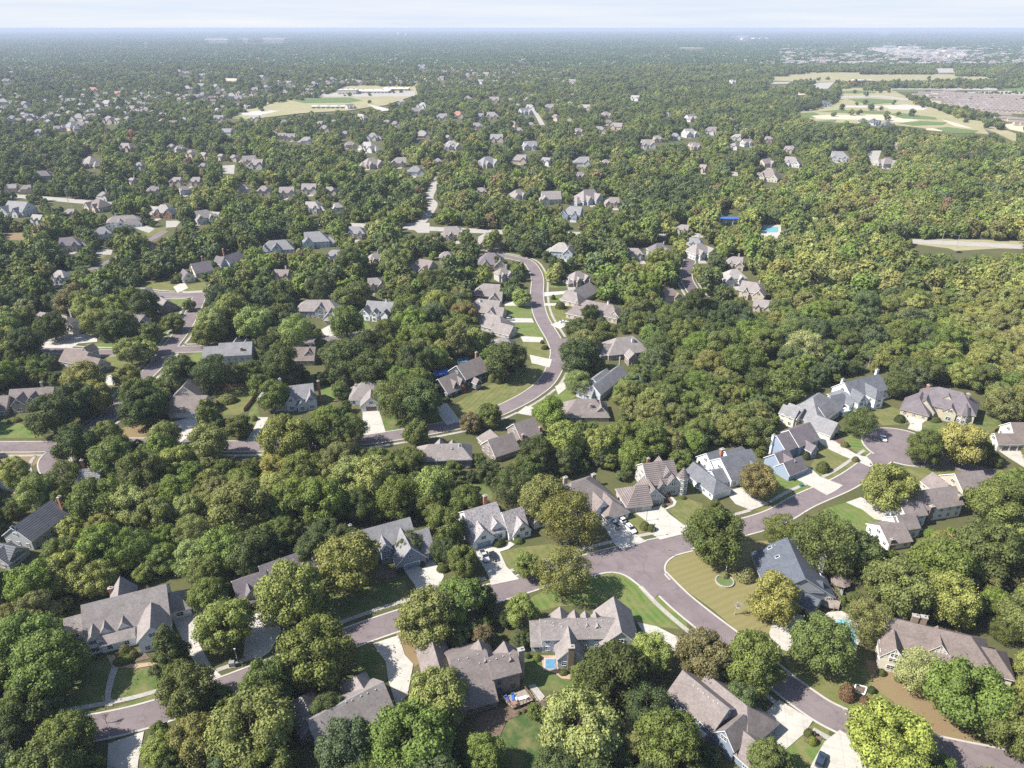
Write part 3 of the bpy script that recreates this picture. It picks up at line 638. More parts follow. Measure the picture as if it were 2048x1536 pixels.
def face_window_spots(w, wings, gar):
    """yield (point, normal, width, height) for camera-facing walls"""
    out = []
    faces = [('f', w.n, w.hw, w.a, w.hl, False), ('b', -w.n, w.hw, -w.a, w.hl, False), ('r', w.a, w.hl, w.n, w.hw, w.ends[1] == 'g'), ('l', -w.a, w.hl, -w.n, w.hw, w.ends[0] == 'g')]
    for k, n, off, t, half, gab in faces:
        c = w.c+n*off
        if n.dot(-c.normalized()) < 0.06: continue
        zs = []
        if w.ze > 2.4: zs.append(1.65)
        if w.ze > 4.9: zs.append(4.35)
        m = max(1, int((2*half-0.8)/2.9))
        for z in zs:
            if k in gar and z < 3: continue
            for i in range(m):
                u = -half+(i+0.5)*2*half/m
                out.append((c+t*u, z, n, 1.15 if m > 1 else min(1.8, half), 1.35))
        if gab and w.zr-w.ze > 2.2:
            z = w.ze+(w.zr-w.ze)*0.28 if w.ze > 2 else w.ze+.8
            if k in gar: z = max(z, 3.6)
            out.append((c, z, n, min(1.7, half*0.7), 1.15))
    res = []
    for q, z, n, a, b in out:
        s = q+n*0.25; hid = False
        for o in wings:
            if o is w: continue
            if roof_z(o, s.x, s.y) > z-0.6: hid = True
        if not hid: res.append((q, z, n, a, b))
    return res
NEARH = []   # (label phrase, px, py, radius px) for landmarks
def build_house(label, roofc, wallc, parts, zone=None, tile='shingle', short=None, trimc=(.76, .76, .74), wallm='siding', winc=(.78, .78, .76), detail=2, clearf=1.0, rz=0):
    Zn = zone; wings = []; chims = []; sky_ = []; vents = []; turrets = []; doors = []; tb = []
    main = None
    for p in parts:
        k = p[0]; z = Zn
        if isinstance(p[1], str): z = p[1]; p = (p[0],)+p[2:]
        if k == 'M':
            _, x1, y1, x2, y2, zr, W = p[:7]; o = p[7] if len(p) > 7 else {}
            A = at(px(z, x1, y1), zr); B = at(px(z, x2, y2), zr); d = Vector((B.x-A.x, B.y-A.y)); c = Vector(((A.x+B.x)/2, (A.y+B.y)/2)); ln = d.length; d.normalize()
            if d.x < 0: d = -d; rev = True
            else: rev = False
            if main is None: main = d
            else:
                best = None
                for q in range(4):
                    t = Vector((main.x*math.cos(q*math.pi/2)-main.y*math.sin(q*math.pi/2), main.x*math.sin(q*math.pi/2)+main.y*math.cos(q*math.pi/2)))
                    if best is None or t.dot(d) > best.dot(d): best = t
                if best.dot(d) > 0.8: d = best
            if 'ep' in o:
                best_ = None
                for k_ in range(60):
                    W_ = W*.6+W*.75*k_/59; ze_ = zr-.78*W_/2; E = at(px(*(o['ep'] if isinstance(o['ep'][0], str) else (z,)+o['ep'])), ze_-.35); q_ = Vector((E.x-A.x, E.y-A.y)); e_ = abs(2*(abs(q_.x*d.y-q_.y*d.x)-.45)-W_)
                    if best_ is None or e_ < best_[0]: best_ = (e_, W_, ze_)
                W = best_[1]; o = dict(o); o['ze'] = max(2.8, best_[2]); print('EP %s %.1f ze %.1f err %.1f' % (label[:40], W, o['ze'], best_[0]))
            ends = o.get('e', 'gg'); ze = o.get('ze', max(2.8, zr-W/2*0.85)); hf = o.get('hf', 0.9)
            hl = ln/2+sum(W/2*hf for e in ends if e == 'h')/2
            if ends[0] != ends[1]: c = c+d*((W/2*hf/2)*(1 if ends[1] == 'h' else -1))
            zr += 0.017*len(wings)
            w = make_wing(c, d, hl, W/2, ze, zr, ends); w.hipf = hf; w.opts = o; wings.append(w)
        elif k == 'G':
            _, x, y, zr, W, Ln, dr = p[:7]; o = p[7] if len(p) > 7 else {}
            m = main; nn = Vector((m.y, -m.x)); d = {'f': nn, 'b': -nn, 'r': m, 'l': -m}[dr]
            A = at(px(z, x, y), zr); hf = o.get('hf', 0.9); ze = o.get('ze', max(2.6, zr-W/2*1.05)); ends = 'g'+o.get('e', 'g')
            zr += 0.017*len(wings)
            ex = W/2*hf if ends[1] == 'h' else 0
            c = Vector((A.x, A.y))+d*(ex-(Ln+ex)/2)
            w = make_wing(c, d, (Ln+ex)/2, W/2, ze, zr, ends, o.get('ov', 0.35)); w.hipf = hf; w.opts = o; w.small = W < 3.2; wings.append(w)
        elif k == 'C': chims.append((at(px(z, p[1], p[2]), p[3]), p[3], p[4], p[5] if len(p) > 5 else 'brick'))
        elif k == 'T': turrets.append((at(px(z, p[1], p[2]), p[3]), p[3], p[4]))
        elif k == 'S': sky_.append(px(z, p[1], p[2]))
        elif k == 'V': vents += [px(z, x, y) for x, y in p[1]]
    cx = wings[0].c; root = empty('house', (cx.x, cx.y, 0), label, 'house')
    wall, roof, trim = MB(), MB(), MB()
    for w in wings: wing_mesh(w, wall, roof, trim)
    for P, zt, r in turrets:
        for i in range(8):
            a0, a1 = i*math.pi/4, (i+1)*math.pi/4
            c0 = (P.x+r*math.cos(a0), P.y+r*math.sin(a0)); c1 = (P.x+r*math.cos(a1), P.y+r*math.sin(a1)); ze = zt-r*1.9
            wall.quad((*c0, 0), (*c1, 0), (*c1, ze), (*c0, ze))
            e0 = (P.x+(r+.4)*math.cos(a0), P.y+(r+.4)*math.sin(a0)); e1 = (P.x+(r+.4)*math.cos(a1), P.y+(r+.4)*math.sin(a1))
            roof.quad((*e0, ze-.3), (*e1, ze-.3), (P.x, P.y, zt), uv=[(0, 0), (r*.8, 0), (r*.4, r*2.1)])
            trim.quad((*e0, ze-.3), (*e1, ze-.3), (*e1, ze-.6), (*e0, ze-.6))
            mid = Vector(((c0[0]+c1[0])/2, (c0[1]+c1[1])/2)); n = (mid-Vector((P.x, P.y))).normalized()
            if n.dot(-mid.normalized()) > 0.1:
                for z in (1.7, 4.3):
                    if z < ze-0.7: win(root, (mid.x, mid.y, z), n, r*0.5, 1.5, fcol=winc, pane=detail > 1)
    wall.build('wall', wallm, root, WC[wallc]); roof.build('roof', tile, root, RC[roofc]); trim.build('trim', 'paint', root, trimc)
    fp = []
    for w in wings:
        fp.append([(w.c+w.a*u*(w.hl+1)+w.n*v*(w.hw+1)) for u, v in ((-1, -1), (1, -1), (1, 1), (-1, 1))])
        HOUSE_FP.append([(q.x, q.y) for q in fp[-1]])
        for zz in (w.ze, w.zr):
            k = clearf; f = 1.0 if zz == w.ze else 0.35
            mask_poly([proj(wp(w, u*w.hl*k, v*w.hw*f*k, zz))[:2] for u, v in ((-1, -1), (1, -1), (1, 1), (-1, 1))])
        if k and clearf >= 0.9 and detail > 1: mask_poly([proj(q)[:2] for q in (wp(w, -w.hl*.9, w.hw*(1 if w.n.y < 0 else -1), w.ze), wp(w, w.hl*.9, w.hw*(1 if w.n.y < 0 else -1), w.ze), wp(w, w.hl*.9, w.hw*(1 if w.n.y < 0 else -1), 0.5), wp(w, -w.hl*.9, w.hw*(1 if w.n.y < 0 else -1), 0.5))])
    for P, zt, r, mt in chims:
        d_ = ray(proj(P)[:2]); z_ = 13.5
        while z_ > 4.5:
            t_ = (z_-HC)/d_.z; x_, y_ = d_.x*t_, d_.y*t_; zz = max(roof_z(w, x_, y_) for w in wings)
            if zz > 0 and zz+1.7 >= z_: P = Vector((x_, y_, z_)); zt = z_; break
            z_ -= .1
        else:
            bst = None
            for k_ in range(75):
                z_ = 13.5-k_*.1; t_ = (z_-HC)/d_.z; x_, y_ = d_.x*t_, d_.y*t_
                for w in wings:
                    q_ = Vector((x_, y_))-w.c; e_ = math.hypot(max(0, abs(q_.dot(w.a))-w.hl), max(0, abs(q_.dot(w.n))-w.hw))+abs(z_-w.zr-.8)*.15
                    if bst is None or e_ < bst[0]: bst = (e_, x_, y_, z_)
            P = Vector(bst[1:]); zt = bst[3]
        mb = MB(); ang = math.atan2(main.y, main.x); mb.box((P.x, P.y), r, r*0.7, 0, zt-0.25, ang)
        ch = mb.build('chimney', 'brick' if mt != 'white' else 'siding', root, {'brick': (.34, .15, .10), 'white': (.7, .72, .75), 'stone': (.33, .29, .25), 'brown': (.22, .17, .13)}[mt])
        mb = MB(); mb.box((P.x, P.y), r+.12, r*0.7+.12, zt-0.25, zt, ang); mb.tube((P.x, P.y, zt), (P.x, P.y, zt+.5), .22, n=8)
        cp = mb.build('chimney_cap', 'concrete_old', ch, rel=False); cp.location = -wpos(root)
    for q in sky_:
        P, w = roof_hit(wings, q)
        if P is None: continue
        s = 1 if (Vector((P.x, P.y))-w.c).dot(w.n) > 0 else -1; dn = Vector((w.n.x*s, w.n.y*s, -w.sl)).normalized(); ax = Vector((w.a.x, w.a.y, 0)); up = ax.cross(dn)
        up = up if up.z > 0 else -up
        for nm, h1, h2, d, mt in (('skylight', .5, .75, .16, 'white_trim'), ('pane', .4, .65, .19, 'glass')):
            mb = MB(); c = [P+ax*(a*h1)+dn*(b*h2)+up*dd for dd in (0, d) for a, b in ((-1, -1), (1, -1), (1, 1), (-1, 1))]
            mb.quad(*c[4:])
            for i in range(4): j = (i+1) % 4; mb.quad(c[i], c[j], c[4+j], c[4+i])
            if nm == 'skylight': so_ = mb.build(nm, mt, root)
            else: k_ = mb.build(nm, mt, so_, rel=False); k_.location = -wpos(root)
    for q in vents:
        P, w = roof_hit(wings, q)
        if P is None: continue
        mb = MB(); mb.box((P.x, P.y), .16, .16, P.z-.1, P.z+.2, math.atan2(w.a.y, w.a.x), 0.8); mb.build('roof_vent', 'paint', root, (.42, .42, .42))
    for w in wings:
        g = w.opts.get('gar', {})
        if detail and not w.opts.get('nowin'):
            for q, z, n, a, b in face_window_spots(w, wings, g): win(root, (q.x, q.y, z), n, a, b, fcol=winc, pane=detail > 1, mull=1)
        for side, (cnt, dw, gc) in g.items():
            n, off, t, half = {'f': (w.n, w.hw, w.a, w.hl), 'b': (-w.n, w.hw, -w.a, w.hl), 'r': (w.a, w.hl, w.n, w.hw), 'l': (-w.a, w.hl, -w.n, w.hw)}[side]
            for i in range(cnt):
                u = (i-(cnt-1)/2)*(dw+0.5); c = w.c+n*off+t*u; mb = MB(); fr = MB()
                N = Vector((n.x, n.y, 0)); T = Vector((t.x, t.y, 0)); C = Vector((c.x, c.y, 0))
                for r in range(4):
                    z0, z1 = 0.18+r*0.55, 0.18+(r+1)*0.55-0.03
                    q = [C+T*a*dw/2+N*d+Vector((0, 0, z)) for d in (0, .06) for a, z in ((-1, z0), (1, z0), (1, z1), (-1, z1))]
                    mb.quad(*q[4:]); [mb.quad(q[i2], q[(i2+1) % 4], q[4+(i2+1) % 4], q[4+i2]) for i2 in range(4)]
                mb.build('garage_door', 'paint', root, gc)
                for a0, a1, z0, z1 in ((-dw/2-.18, -dw/2, .1, 2.6), (dw/2, dw/2+.18, .1, 2.6), (-dw/2, dw/2, 2.4, 2.6)):
                    q = [C+T*a+N*d+Vector((0, 0, z)) for d in (0, .09) for a, z in ((a0, z0), (a1, z0), (a1, z1), (a0, z1))]
                    fr.quad(*q[4:]); [fr.quad(q[i2], q[(i2+1) % 4], q[4+(i2+1) % 4], q[4+i2]) for i2 in range(4)]
                fr.build('garage_frame', 'paint', root, winc)
        if w.opts.get('tudor'):   # half timbering on the gable end
            mb = MB(); s = 1; n = w.a; c = w.c+n*w.hl; N = Vector((n.x, n.y, 0)); T = Vector((w.n.x, w.n.y, 0)); C = Vector((c.x, c.y, 0)); zb = max(w.ze*0.98, 2.8)
            def board(u0, z0, u1, z1, hw_=0.10):
                d = Vector((u1-u0, z1-z0)).normalized(); e = Vector((-d.y, d.x))*hw_
                q = [(u0+e.x, z0+e.y), (u1+e.x, z1+e.y), (u1-e.x, z1-e.y), (u0-e.x, z0-e.y)]
                mb.quad(*[C+T*a+N*0.07+Vector((0, 0, b)) for a, b in q])
            W_ = w.hw; H_ = w.zr-w.ze
            board(-W_+.2, zb, W_-.2, zb); m_ = int(W_/0.9)
            for k in range(-m_, m_+1):
                u = k*0.9; zt = w.zr-abs(u)*w.sl-.3
                if zt > zb+.4: board(u, zb, u, zt)
            zq = w.ze+H_*0.45; hwq = (w.zr-zq)/w.sl; board(-hwq, zq, hwq, zq)
            mb.build('timber_boards', 'paint', root, trimc)
    a = proj((wings[0].c.x, wings[0].c.y, wings[0].ze)); NEARH.append((short or label, a[0], a[1]))
    return root, wings
WHT = (.76, .77, .78)
build_house('white house with long tan roof, two small dormers, front gable and curved path', 'tan', 'white', [
  ('M', 490, 556, 990, 432, 10.2, 13.5, {'ze': 4.6, 'ep': (575, 745)}), ('G', 900, 690, 8.6, 8.0, 10, 'f', {'ze': 4.6}), ('G', 622, 690, 6.7, 2.6, 5, 'f', {'ze': 5.0}), ('G', 733, 660, 6.7, 2.6, 5, 'f', {'ze': 5.0}),
  ('G', 545, 745, 6.6, 5.5, 9, 'f', {'ze': 3.4}), ('M', 990, 490, 1045, 478, 7.0, 8.0, {'e': 'gh', 'ze': 3.4}), ('G', 720, 388, 8.8, 6.5, 9, 'b', {'e': 'g', 'ze': 4.5}), ('M', 385, 640, 490, 612, 5.6, 7.0, {'ze': 3.0}), ('M', 600, 745, 800, 700, 4.3, 4.2, {'ze': 3.2}),
  ('C', 660, 455, 11.5, .6, 'brick')], 'A', short='the white house with the curved front path')
build_house('low dark grey house with brown garage doors, half hidden by a tree', 'plum', 'grey', [
  ('M', 1555, 322, 1885, 210, 8.2, 9.5, {'ze': 4.6}), ('M', 1395, 412, 1590, 355, 7.2, 11, {'ze': 3.0, 'ep': (1480, 560), 'gar': {'f': (2, 2.6, (.14, .11, .1))}}), ('G', 1500, 470, 6.2, 2.6, 4, 'f', {'ze': 4.6}), ('C', 1858, 160, 10.2, .55, 'brick')],
  'A', short='the dark grey house with brown garage doors')
build_house('house under a striped slate tile roof with a brick chimney at the left edge', 'slate', 'grey', [
  ('M', 'D', 75, 1480, 305, 1318, 8.6, 15, {'ze': 3.4, 'ep': (435, 1385)}), ('G', 'D', 90, 1600, 6.2, 8, 9, 'f', {}), ('M', 'D', -40, 1640, 60, 1570, 6.0, 9, {}), ('C', 'D', 352, 1300, 10, .6, 'brick'), ('S', 'A', 110, 182)], 'D', tile='tile', short='the striped slate-roofed house at the left edge')
build_house('small tile-roofed house with red chimney, buried in trees above the slate-roofed house', 'grey', 'tan', [('M', 475, 1135, 600, 1125, 8, 9, {}), ('G', 455, 1205, 6.5, 7, 8, 'f', {}), ('C', 487, 1080, 10, .5, 'brick')], 'D', tile='tile', short='the house with the lone red chimney')
build_house('blue-grey house with pointed dormer and two wide garage gables', 'grey', 'bluegrey', [
  ('M', 80, 120, 415, 30, 10, 11, {'ze': 5.0, 'ep': (245, 215)}), ('G', 425, 212, 8.6, 9.5, 13, 'f', {'ze': 3.4, 'gar': {'r': (1, 4.8, (.17, .21, .27))}}), ('M', 400, 132, 525, 92, 8.4, 12, {'ze': 3.4, 'ep': (570, 238), 'gar': {'f': (1, 2.6, (.17, .21, .27))}}),
  ('G', 275, 192, 8.0, 3.4, 6, 'f', {'ze': 6.0}), ('C', 60, 78, 11.5, .5, 'brick')], 'B', short='the blue-grey house with two garage gables')
build_house('white cottage with weathered wood-shake roof, blue garage door and rounded stone gable', 'shake', 'white', [
  ('M', 'E', 745, 1385, 935, 1330, 10, 13, {'ze': 4.6, 'ep': (1003, 1500)}), ('M', 'E', 975, 1392, 1090, 1358, 8.6, 10, {'ze': 3.4}), ('G', 'B', 862, 105, 7.4, 8.4, 11, 'f', {'ze': 2.8, 'gar': {'r': (1, 4.9, (.17, .24, .33))}}),
  ('G', 'B', 1095, 62, 6.8, 6.6, 8, 'f', {'ze': 2.8}), ('G', 'B', 942, 62, 7.2, 3.4, 6, 'f', {'ze': 5.4}), ('C', 'E', 870, 1292, 12, .65, 'brick')], 'E', tile='shake', short='the shake-roofed white cottage')
build_house('large white house with steep brown hip roof, three garage gables and two stone chimneys', 'warm', 'white', [
  ('M', 'R', 590, 430, 745, 382, 10.5, 19, {'e': 'hh', 'ze': 3.4, 'hf': .95}), ('G', 'R', 950, 640, 7.4, 8.5, 10, 'f', {'ze': 3.0, 'gar': {'r': (1, 4.6, (.7, .71, .72))}}), ('M', 'R', 930, 560, 1080, 610, 6.5, 9, {'e': 'gh', 'ze': 3.0}),
  ('G', 'R', 240, 690, 7.0, 7.0, 9, 'l', {'ze': 3.2}), ('G', 'R', 250, 790, 5.4, 6.0, 8, 'f', {'ze': 3.0}), ('C', 'R', 515, 365, 11.5, .75, 'stone'), ('C', 'R', 838, 330, 13.0, .75, 'stone')], 'R', short='the white house with three parked cars')
build_house('half-timbered house with striped brown roof, cone-topped corner turret and timbered garage gable', 'warm', 'greige', [
  ('M', 1400, 205, 1740, 165, 10.8, 14, {'ze': 5.0, 'ep': (1560, 460)}), ('G', 1700, 290, 9.6, 7.5, 10, 'f', {'ze': 5.0, 'tudor': 1}), ('G', 1755, 365, 8.2, 6.2, 8, 'f', {'ze': 4.2, 'tudor': 1}), ('G', 1625, 430, 6.8, 4.6, 8, 'f', {'ze': 3.2}),
  ('M', 1330, 470, 1440, 440, 7.4, 11.5, {'e': 'hg', 'ze': 3.0, 'gar': {'f': (1, 2.6, (.28, .28, .26))}}), ('G', 1535, 498, 7.2, 8.2, 9, 'f', {'ze': 3.0, 'tudor': 1, 'gar': {'r': (1, 4.8, (.28, .28, .26))}}), ('T', 1868, 252, 11.2, 2.0), ('C', 1462, 150, 12, .5, 'brick')],
  'R', tile='tile', short='the half-timbered house with the turret')
build_house('white-sided house with blue-grey roof, three narrow dormers and a tall brick chimney', 'slate', 'white', [
  ('M', 350, 1112, 690, 1008, 9.6, 12.5, {'ze': 4.0, 'ep': (485, 1372)}), ('G', 480, 1215, 6.8, 2.2, 5, 'f', {'ze': 5.4}), ('G', 540, 1190, 6.8, 2.2, 5, 'f', {'ze': 5.4}), ('G', 600, 1170, 6.8, 2.2, 5, 'f', {'ze': 5.4}), ('G', 730, 1175, 7.0, 6, 7, 'f', {'ze': 3.4}),
  ('M', 220, 1075, 300, 1003, 7.6, 10, {'e': 'gg', 'ze': 3.4}), ('M', 390, 1025, 600, 990, 8.6, 8, {'e': 'gh'}), ('M', 250, 1265, 390, 1222, 6.0, 8.5, {'ze': 3.2}), ('G', 300, 1360, 5.8, 8.5, 13, 'f', {'e': 'h', 'ze': 3.0, 'gar': {'r': (2, 2.6, (.6, .62, .64))}}),
  ('C', 368, 1010, 11.5, .85, 'brick')], 'P', short='the white house with three dormers')
build_house('bright blue house with plum roof in two steps and a double-gabled garage', 'plum', 'blue', [
  ('M', 1130, 795, 1360, 707, 9.8, 11, {'ze': 5.2, 'ep': (1280, 978)}), ('M', 985, 855, 1135, 808, 9.2, 11, {'ze': 4.8, 'nowin': 1, 'ep': (1150, 1012)}), ('M', 965, 1066, 1110, 1010, 6.8, 8.5, {'ze': 3.0, 'nowin': 1}), ('G', 1265, 1088, 6.4, 7.0, 10, 'r', {'ze': 3.0, 'nowin': 1, 'gar': {'r': (1, 4.6, (.10, .14, .22))}}), ('G', 1200, 1140, 6.2, 5.4, 8, 'f', {'ze': 3.0, 'gar': {'r': (1, 2.6, (.10, .14, .22))}}),
  ('G', 1430, 975, 6.0, 3.6, 5, 'f', {'ze': 3.9}), ('C', 955, 850, 9.5, .6, 'white')], 'P', short='the bright blue house')
build_house('cream house with big grey pyramid roof, wide garage wing and square brick chimney', 'grey', 'cream', [
  ('M', 1400, 425, 1480, 370, 11, 16, {'e': 'hh', 'ze': 4.0, 'hf': 1.0}), ('M', 1360, 610, 1690, 700, 7.0, 9.5, {'e': 'gg', 'ze': 2.9, 'gar': {'f': (2, 3.6, (.62, .58, .5))}}), ('M', 1130, 495, 1300, 540, 8.0, 10, {'ze': 4.8}), ('G', 1240, 565, 8.0, 6, 7, 'f', {'ze': 5.0}), ('G', 1560, 470, 8.0, 7, 8, 'r', {'ze': 4.8}),
  ('C', 1256, 430, 11.5, .95, 'brick')], 'P', short='the cream house with the pyramid roof')
build_house('white house with slate roof and two tall white chimneys at the edge of the wood', 'slate', 'white', [
  ('M', 245, 222, 580, 142, 10.6, 11.5, {'e': 'gh', 'ze': 5.6}), ('G', 575, 290, 9.0, 5.4, 7, 'f', {'e': 'h', 'ze': 5.6}), ('M', 285, 268, 430, 330, 8.4, 12, {'e': 'hg', 'ze': 3.6}), ('M', 110, 360, 230, 330, 6.6, 7, {'e': 'hg', 'ze': 3.4}), ('G', 440, 350, 9.0, 4, 5, 'f', {'ze': 5.4}),
  ('C', 232, 188, 13, .6, 'white'), ('C', 577, 95, 13.4, .7, 'white')], 'Q', short='the white house with two white chimneys')
build_house('stone manor with plum hip roof, gabled entrance and octagonal corner turret by the cul-de-sac', 'plum', 'stone', [
  ('M', 1195, 268, 1440, 325, 11.2, 15, {'e': 'hh', 'ze': 5.4, 'hf': .9}), ('G', 1290, 350, 10.2, 10.0, 8, 'f', {'ze': 5.0}), ('G', 1320, 470, 7.4, 5.2, 7, 'f', {'ze': 4.6}), ('G', 1065, 395, 8.2, 9.0, 9, 'f', {'ze': 3.2, 'gar': {'r': (1, 4.9, (.40, .35, .27))}}),
  ('M', 960, 370, 1060, 330, 7.8, 11, {'e': 'hg', 'ze': 3.2, 'gar': {'f': (1, 2.7, (.40, .35, .27))}}), ('T', 1478, 425, 10.2, 2.5), ('C', 1090, 250, 12.5, .6, 'brick'), ('C', 1492, 338, 12.6, .7, 'brown')], 'Q', wallm='stone', trimc=(.35, .3, .25), short='the stone manor')
build_house('white gabled garage house with brown roof and dark doors at the right edge', 'brown', 'cream', [
  ('M', 1760, 735, 2090, 735, 6.4, 9.5, {'ze': 3.0, 'ep': (1790, 850), 'gar': {'f': (3, 2.8, (.10, .085, .08))}}), ('M', 1960, 650, 2120, 600, 8.5, 10, {})], 'Q', short='the brown-roofed garage house')
build_house('white house with stepped brown gable roofs and two tan brick chimneys', 'warm', 'white', [
  ('M', 'F', 1395, 1262, 1640, 1226, 9.6, 11, {'ze': 5.0, 'ep': (1620, 1350)}), ('M', 'F', 1300, 1300, 1420, 1282, 9.0, 11, {'ze': 5.2}), ('M', 'F', 1270, 1405, 1400, 1385, 7.0, 8, {'ze': 3.6}), ('M', 'C', 1180, 66, 1340, 76, 6.2, 11, {'ze': 3.0}), ('M', 'C', 1290, 20, 1400, 10, 7.6, 7, {}),
  ('C', 'F', 1502, 1345, 11.5, .75, 'brown'), ('C', 'F', 1672, 1280, 11.5, .75, 'brown'), ('C', 'C', 1265, 160, 9.5, .6, 'brown')], 'F', short='the white house with stepped brown gables')
build_house('long low brown-roofed house behind the stepped gables, next to the street', 'warm', 'tan', [('M', 1640, 1152, 1800, 1132, 7.5, 12, {'e': 'gg', 'ze': 3}), ('G', 1600, 1215, 6, 8, 8, 'f', {'e': 'h'})], 'F', short='the long low brown roof')
build_house('grey house with dark navy roof, five skylights and a white chimney beside a deck', 'blue', 'grey', [
  ('M', 640, 152, 745, 392, 9.4, 14.5, {'ze': 4.0, 'ep': (910, 437)}), ('M', 715, 465, 830, 520, 5.0, 7, {'e': 'gg', 'ze': 3.2}), ('M', 560, 180, 640, 210, 6.8, 10, {'e': 'gg', 'ze': 3.4}), ('G', 845, 410, 6.4, 5, 6, 'f', {'ze': 4.6}),
  ('C', 856, 258, 9.5, .75, 'white'), ('S', 790, 275), ('S', 822, 328), ('S', 845, 378), ('S', 535, 215), ('S', 580, 268), ('V', [(700, 218), (565, 198)])], 'C', trimc=(.4, .42, .44), short='the navy-roofed house')
build_house('wide half-timbered cream house with long brown roof, two front gables and twin chimneys', 'brown', 'cream', [
  ('M', 1240, 625, 1735, 742, 9.6, 12.5, {'e': 'gh', 'ze': 4.8}), ('M', 1750, 782, 1880, 830, 7.2, 9.5, {'e': 'gh', 'ze': 3.4}), ('G', 1290, 812, 8.6, 6, 7, 'f', {'ze': 5.0, 'tudor': 1}), ('G', 1560, 790, 8.8, 6.5, 7, 'f', {'ze': 5.0, 'tudor': 1}),
  ('C', 1406, 615, 11.5, .8, 'brown'), ('C', 1456, 622, 11.5, .8, 'brown'), ('V', [(1605, 700), (1660, 712)])], 'C', short='the wide cream half-timbered house')
build_house('pale blue house with long light grey roof, tall brick chimney and glazed sunroom', 'tan', 'ltblue', [
  ('M', 560, 412, 1558, 382, 8.4, 10.5, {'ze': 4.6, 'ep': (545, 687)}), ('G', 1550, 95, 9.0, 10.5, 13, 'b', {'ze': 4.0}), ('G', 818, 235, 7.6, 6.5, 7, 'b', {'ze': 4.4}), ('G', 1015, 275, 7.8, 3, 5, 'b', {'ze': 6}), ('G', 1160, 290, 7.8, 3, 5, 'b', {'ze': 6}), ('G', 1300, 300, 7.8, 3, 5, 'b', {'ze': 6}),
  ('M', 415, 425, 560, 420, 6.4, 10.5, {'ze': 2.9}), ('G', 975, 790, 7.4, 7.2, 8, 'f', {'ze': 3.4}), ('C', 974, 770, 8.4, .8, 'brown'),
  ('V', [(620, 445), (725, 455), (822, 465), (928, 380), (1058, 395), (1183, 405), (1312, 420), (1390, 425), (1488, 435), (733, 495), (1225, 670), (1495, 560)])], 'S', winc=(.85, .86, .88), short='the pale blue house with the sunroom')
build_house('dark brown two-storey house with hipped grey-brown roofs above a furnished deck', 'warm', 'taupe', [
  ('M', 890, 880, 1055, 838, 9.6, 9, {'ze': 6.2, 'ep': (1115, 955)}), ('M', 665, 885, 875, 835, 9.6, 17, {'ze': 3.2, 'ep': (965, 1145)}), ('G', 555, 780, 7.2, 8, 9, 'b', {'e': 'h'}), ('G', 832, 768, 8.8, 6, 7, 'b', {}), ('G', 985, 778, 9.2, 6, 6, 'b', {}),
  ('C', 1086, 822, 11.5, .8, 'stone'), ('V', [(712, 890), (765, 878), (828, 856), (900, 895), (938, 882), (978, 868), (1020, 852), (838, 910)])], 'B', trimc=(.3, .26, .23), winc=(.25, .22, .2), short='the dark brown house with the deck')
build_house('brown-roofed house with a row of round vents and one skylight at the bottom edge', 'tan', 'taupe', [
  ('M', 'X', 618, 1440, 765, 1364, 8.4, 14, {'ze': 3.0}), ('G', 'X', 712, 1352, 6.6, 7, 8, 'b', {'e': 'h'}), ('G', 'X', 603, 1392, 6.8, 7, 8, 'b', {'e': 'h'}), ('S', 'X', 717, 1442), ('V', 'X', [(692, 1405), (704, 1401), (722, 1393), (735, 1387), (751, 1380)])], 'X', short='the vented brown roof at the bottom')
build_house('grey house with long brown roof, striped front gable and garage wing at the bottom right', 'warm', 'bluegrey', [
  ('M', 20, 945, 290, 1165, 9.4, 12.5, {'ze': 4.6, 'ep': (165, 1290)}), ('G', 400, 1155, 8.6, 12, 12, 'r', {'e': 'h', 'ze': 3.6}), ('G', 270, 1300, 8.2, 6, 7, 'f', {'ze': 4.6}), ('M', 350, 1290, 515, 1405, 6.0, 8.5, {'ze': 3.0}), ('C', 130, 1315, 9.5, .8, 'brown'),
  ('V', [(80, 1035), (108, 1056), (140, 1080), (170, 1105), (200, 1125), (226, 1140)])], 'C', short='the grey house with the striped gable')
# ---- middle distance
build_house('sprawling taupe house with several front gables beside the left edge', 'warm', 'stone', [
  ('M', 60, 655, 320, 640, 8.4, 10, {'ze': 3.6}), ('G', 95, 712, 7.4, 6, 8, 'f', {}), ('G', 178, 700, 7.4, 5, 7, 'f', {}), ('M', -60, 700, 50, 690, 7.4, 11, {}), ('C', 245, 612, 10, .5, 'stone')], 'D', winc=(.8, .8, .8), short='the taupe house at the left edge')
build_house('dark roofed house with steep gables and a garage end beside the street corner', 'brown', 'greige', [
  ('M', 395, 405, 530, 430, 8.6, 11, {}), ('G', 600, 470, 7.4, 10, 12, 'r', {'gar': {'r': (1, 4.8, (.2, .18, .17))}}), ('G', 500, 405, 7.4, 5, 6, 'f', {})], 'D', short='the dark steep-gabled house at the corner')
build_house('brown house with three white garage doors facing a fan-shaped drive', 'warm', 'cream', [
  ('M', 1025, 695, 1240, 690, 8.0, 13, {'ze': 3.0, 'ep': (1010, 803), 'gar': {'f': (3, 2.7, (.72, .72, .72))}}), ('G', 1135, 590, 8.8, 12, 8, 'b', {'e': 'h', 'ze': 3.4}), ('C', 1140, 568, 10, .5, 'brown')], 'D', short='the house with three white garage doors')
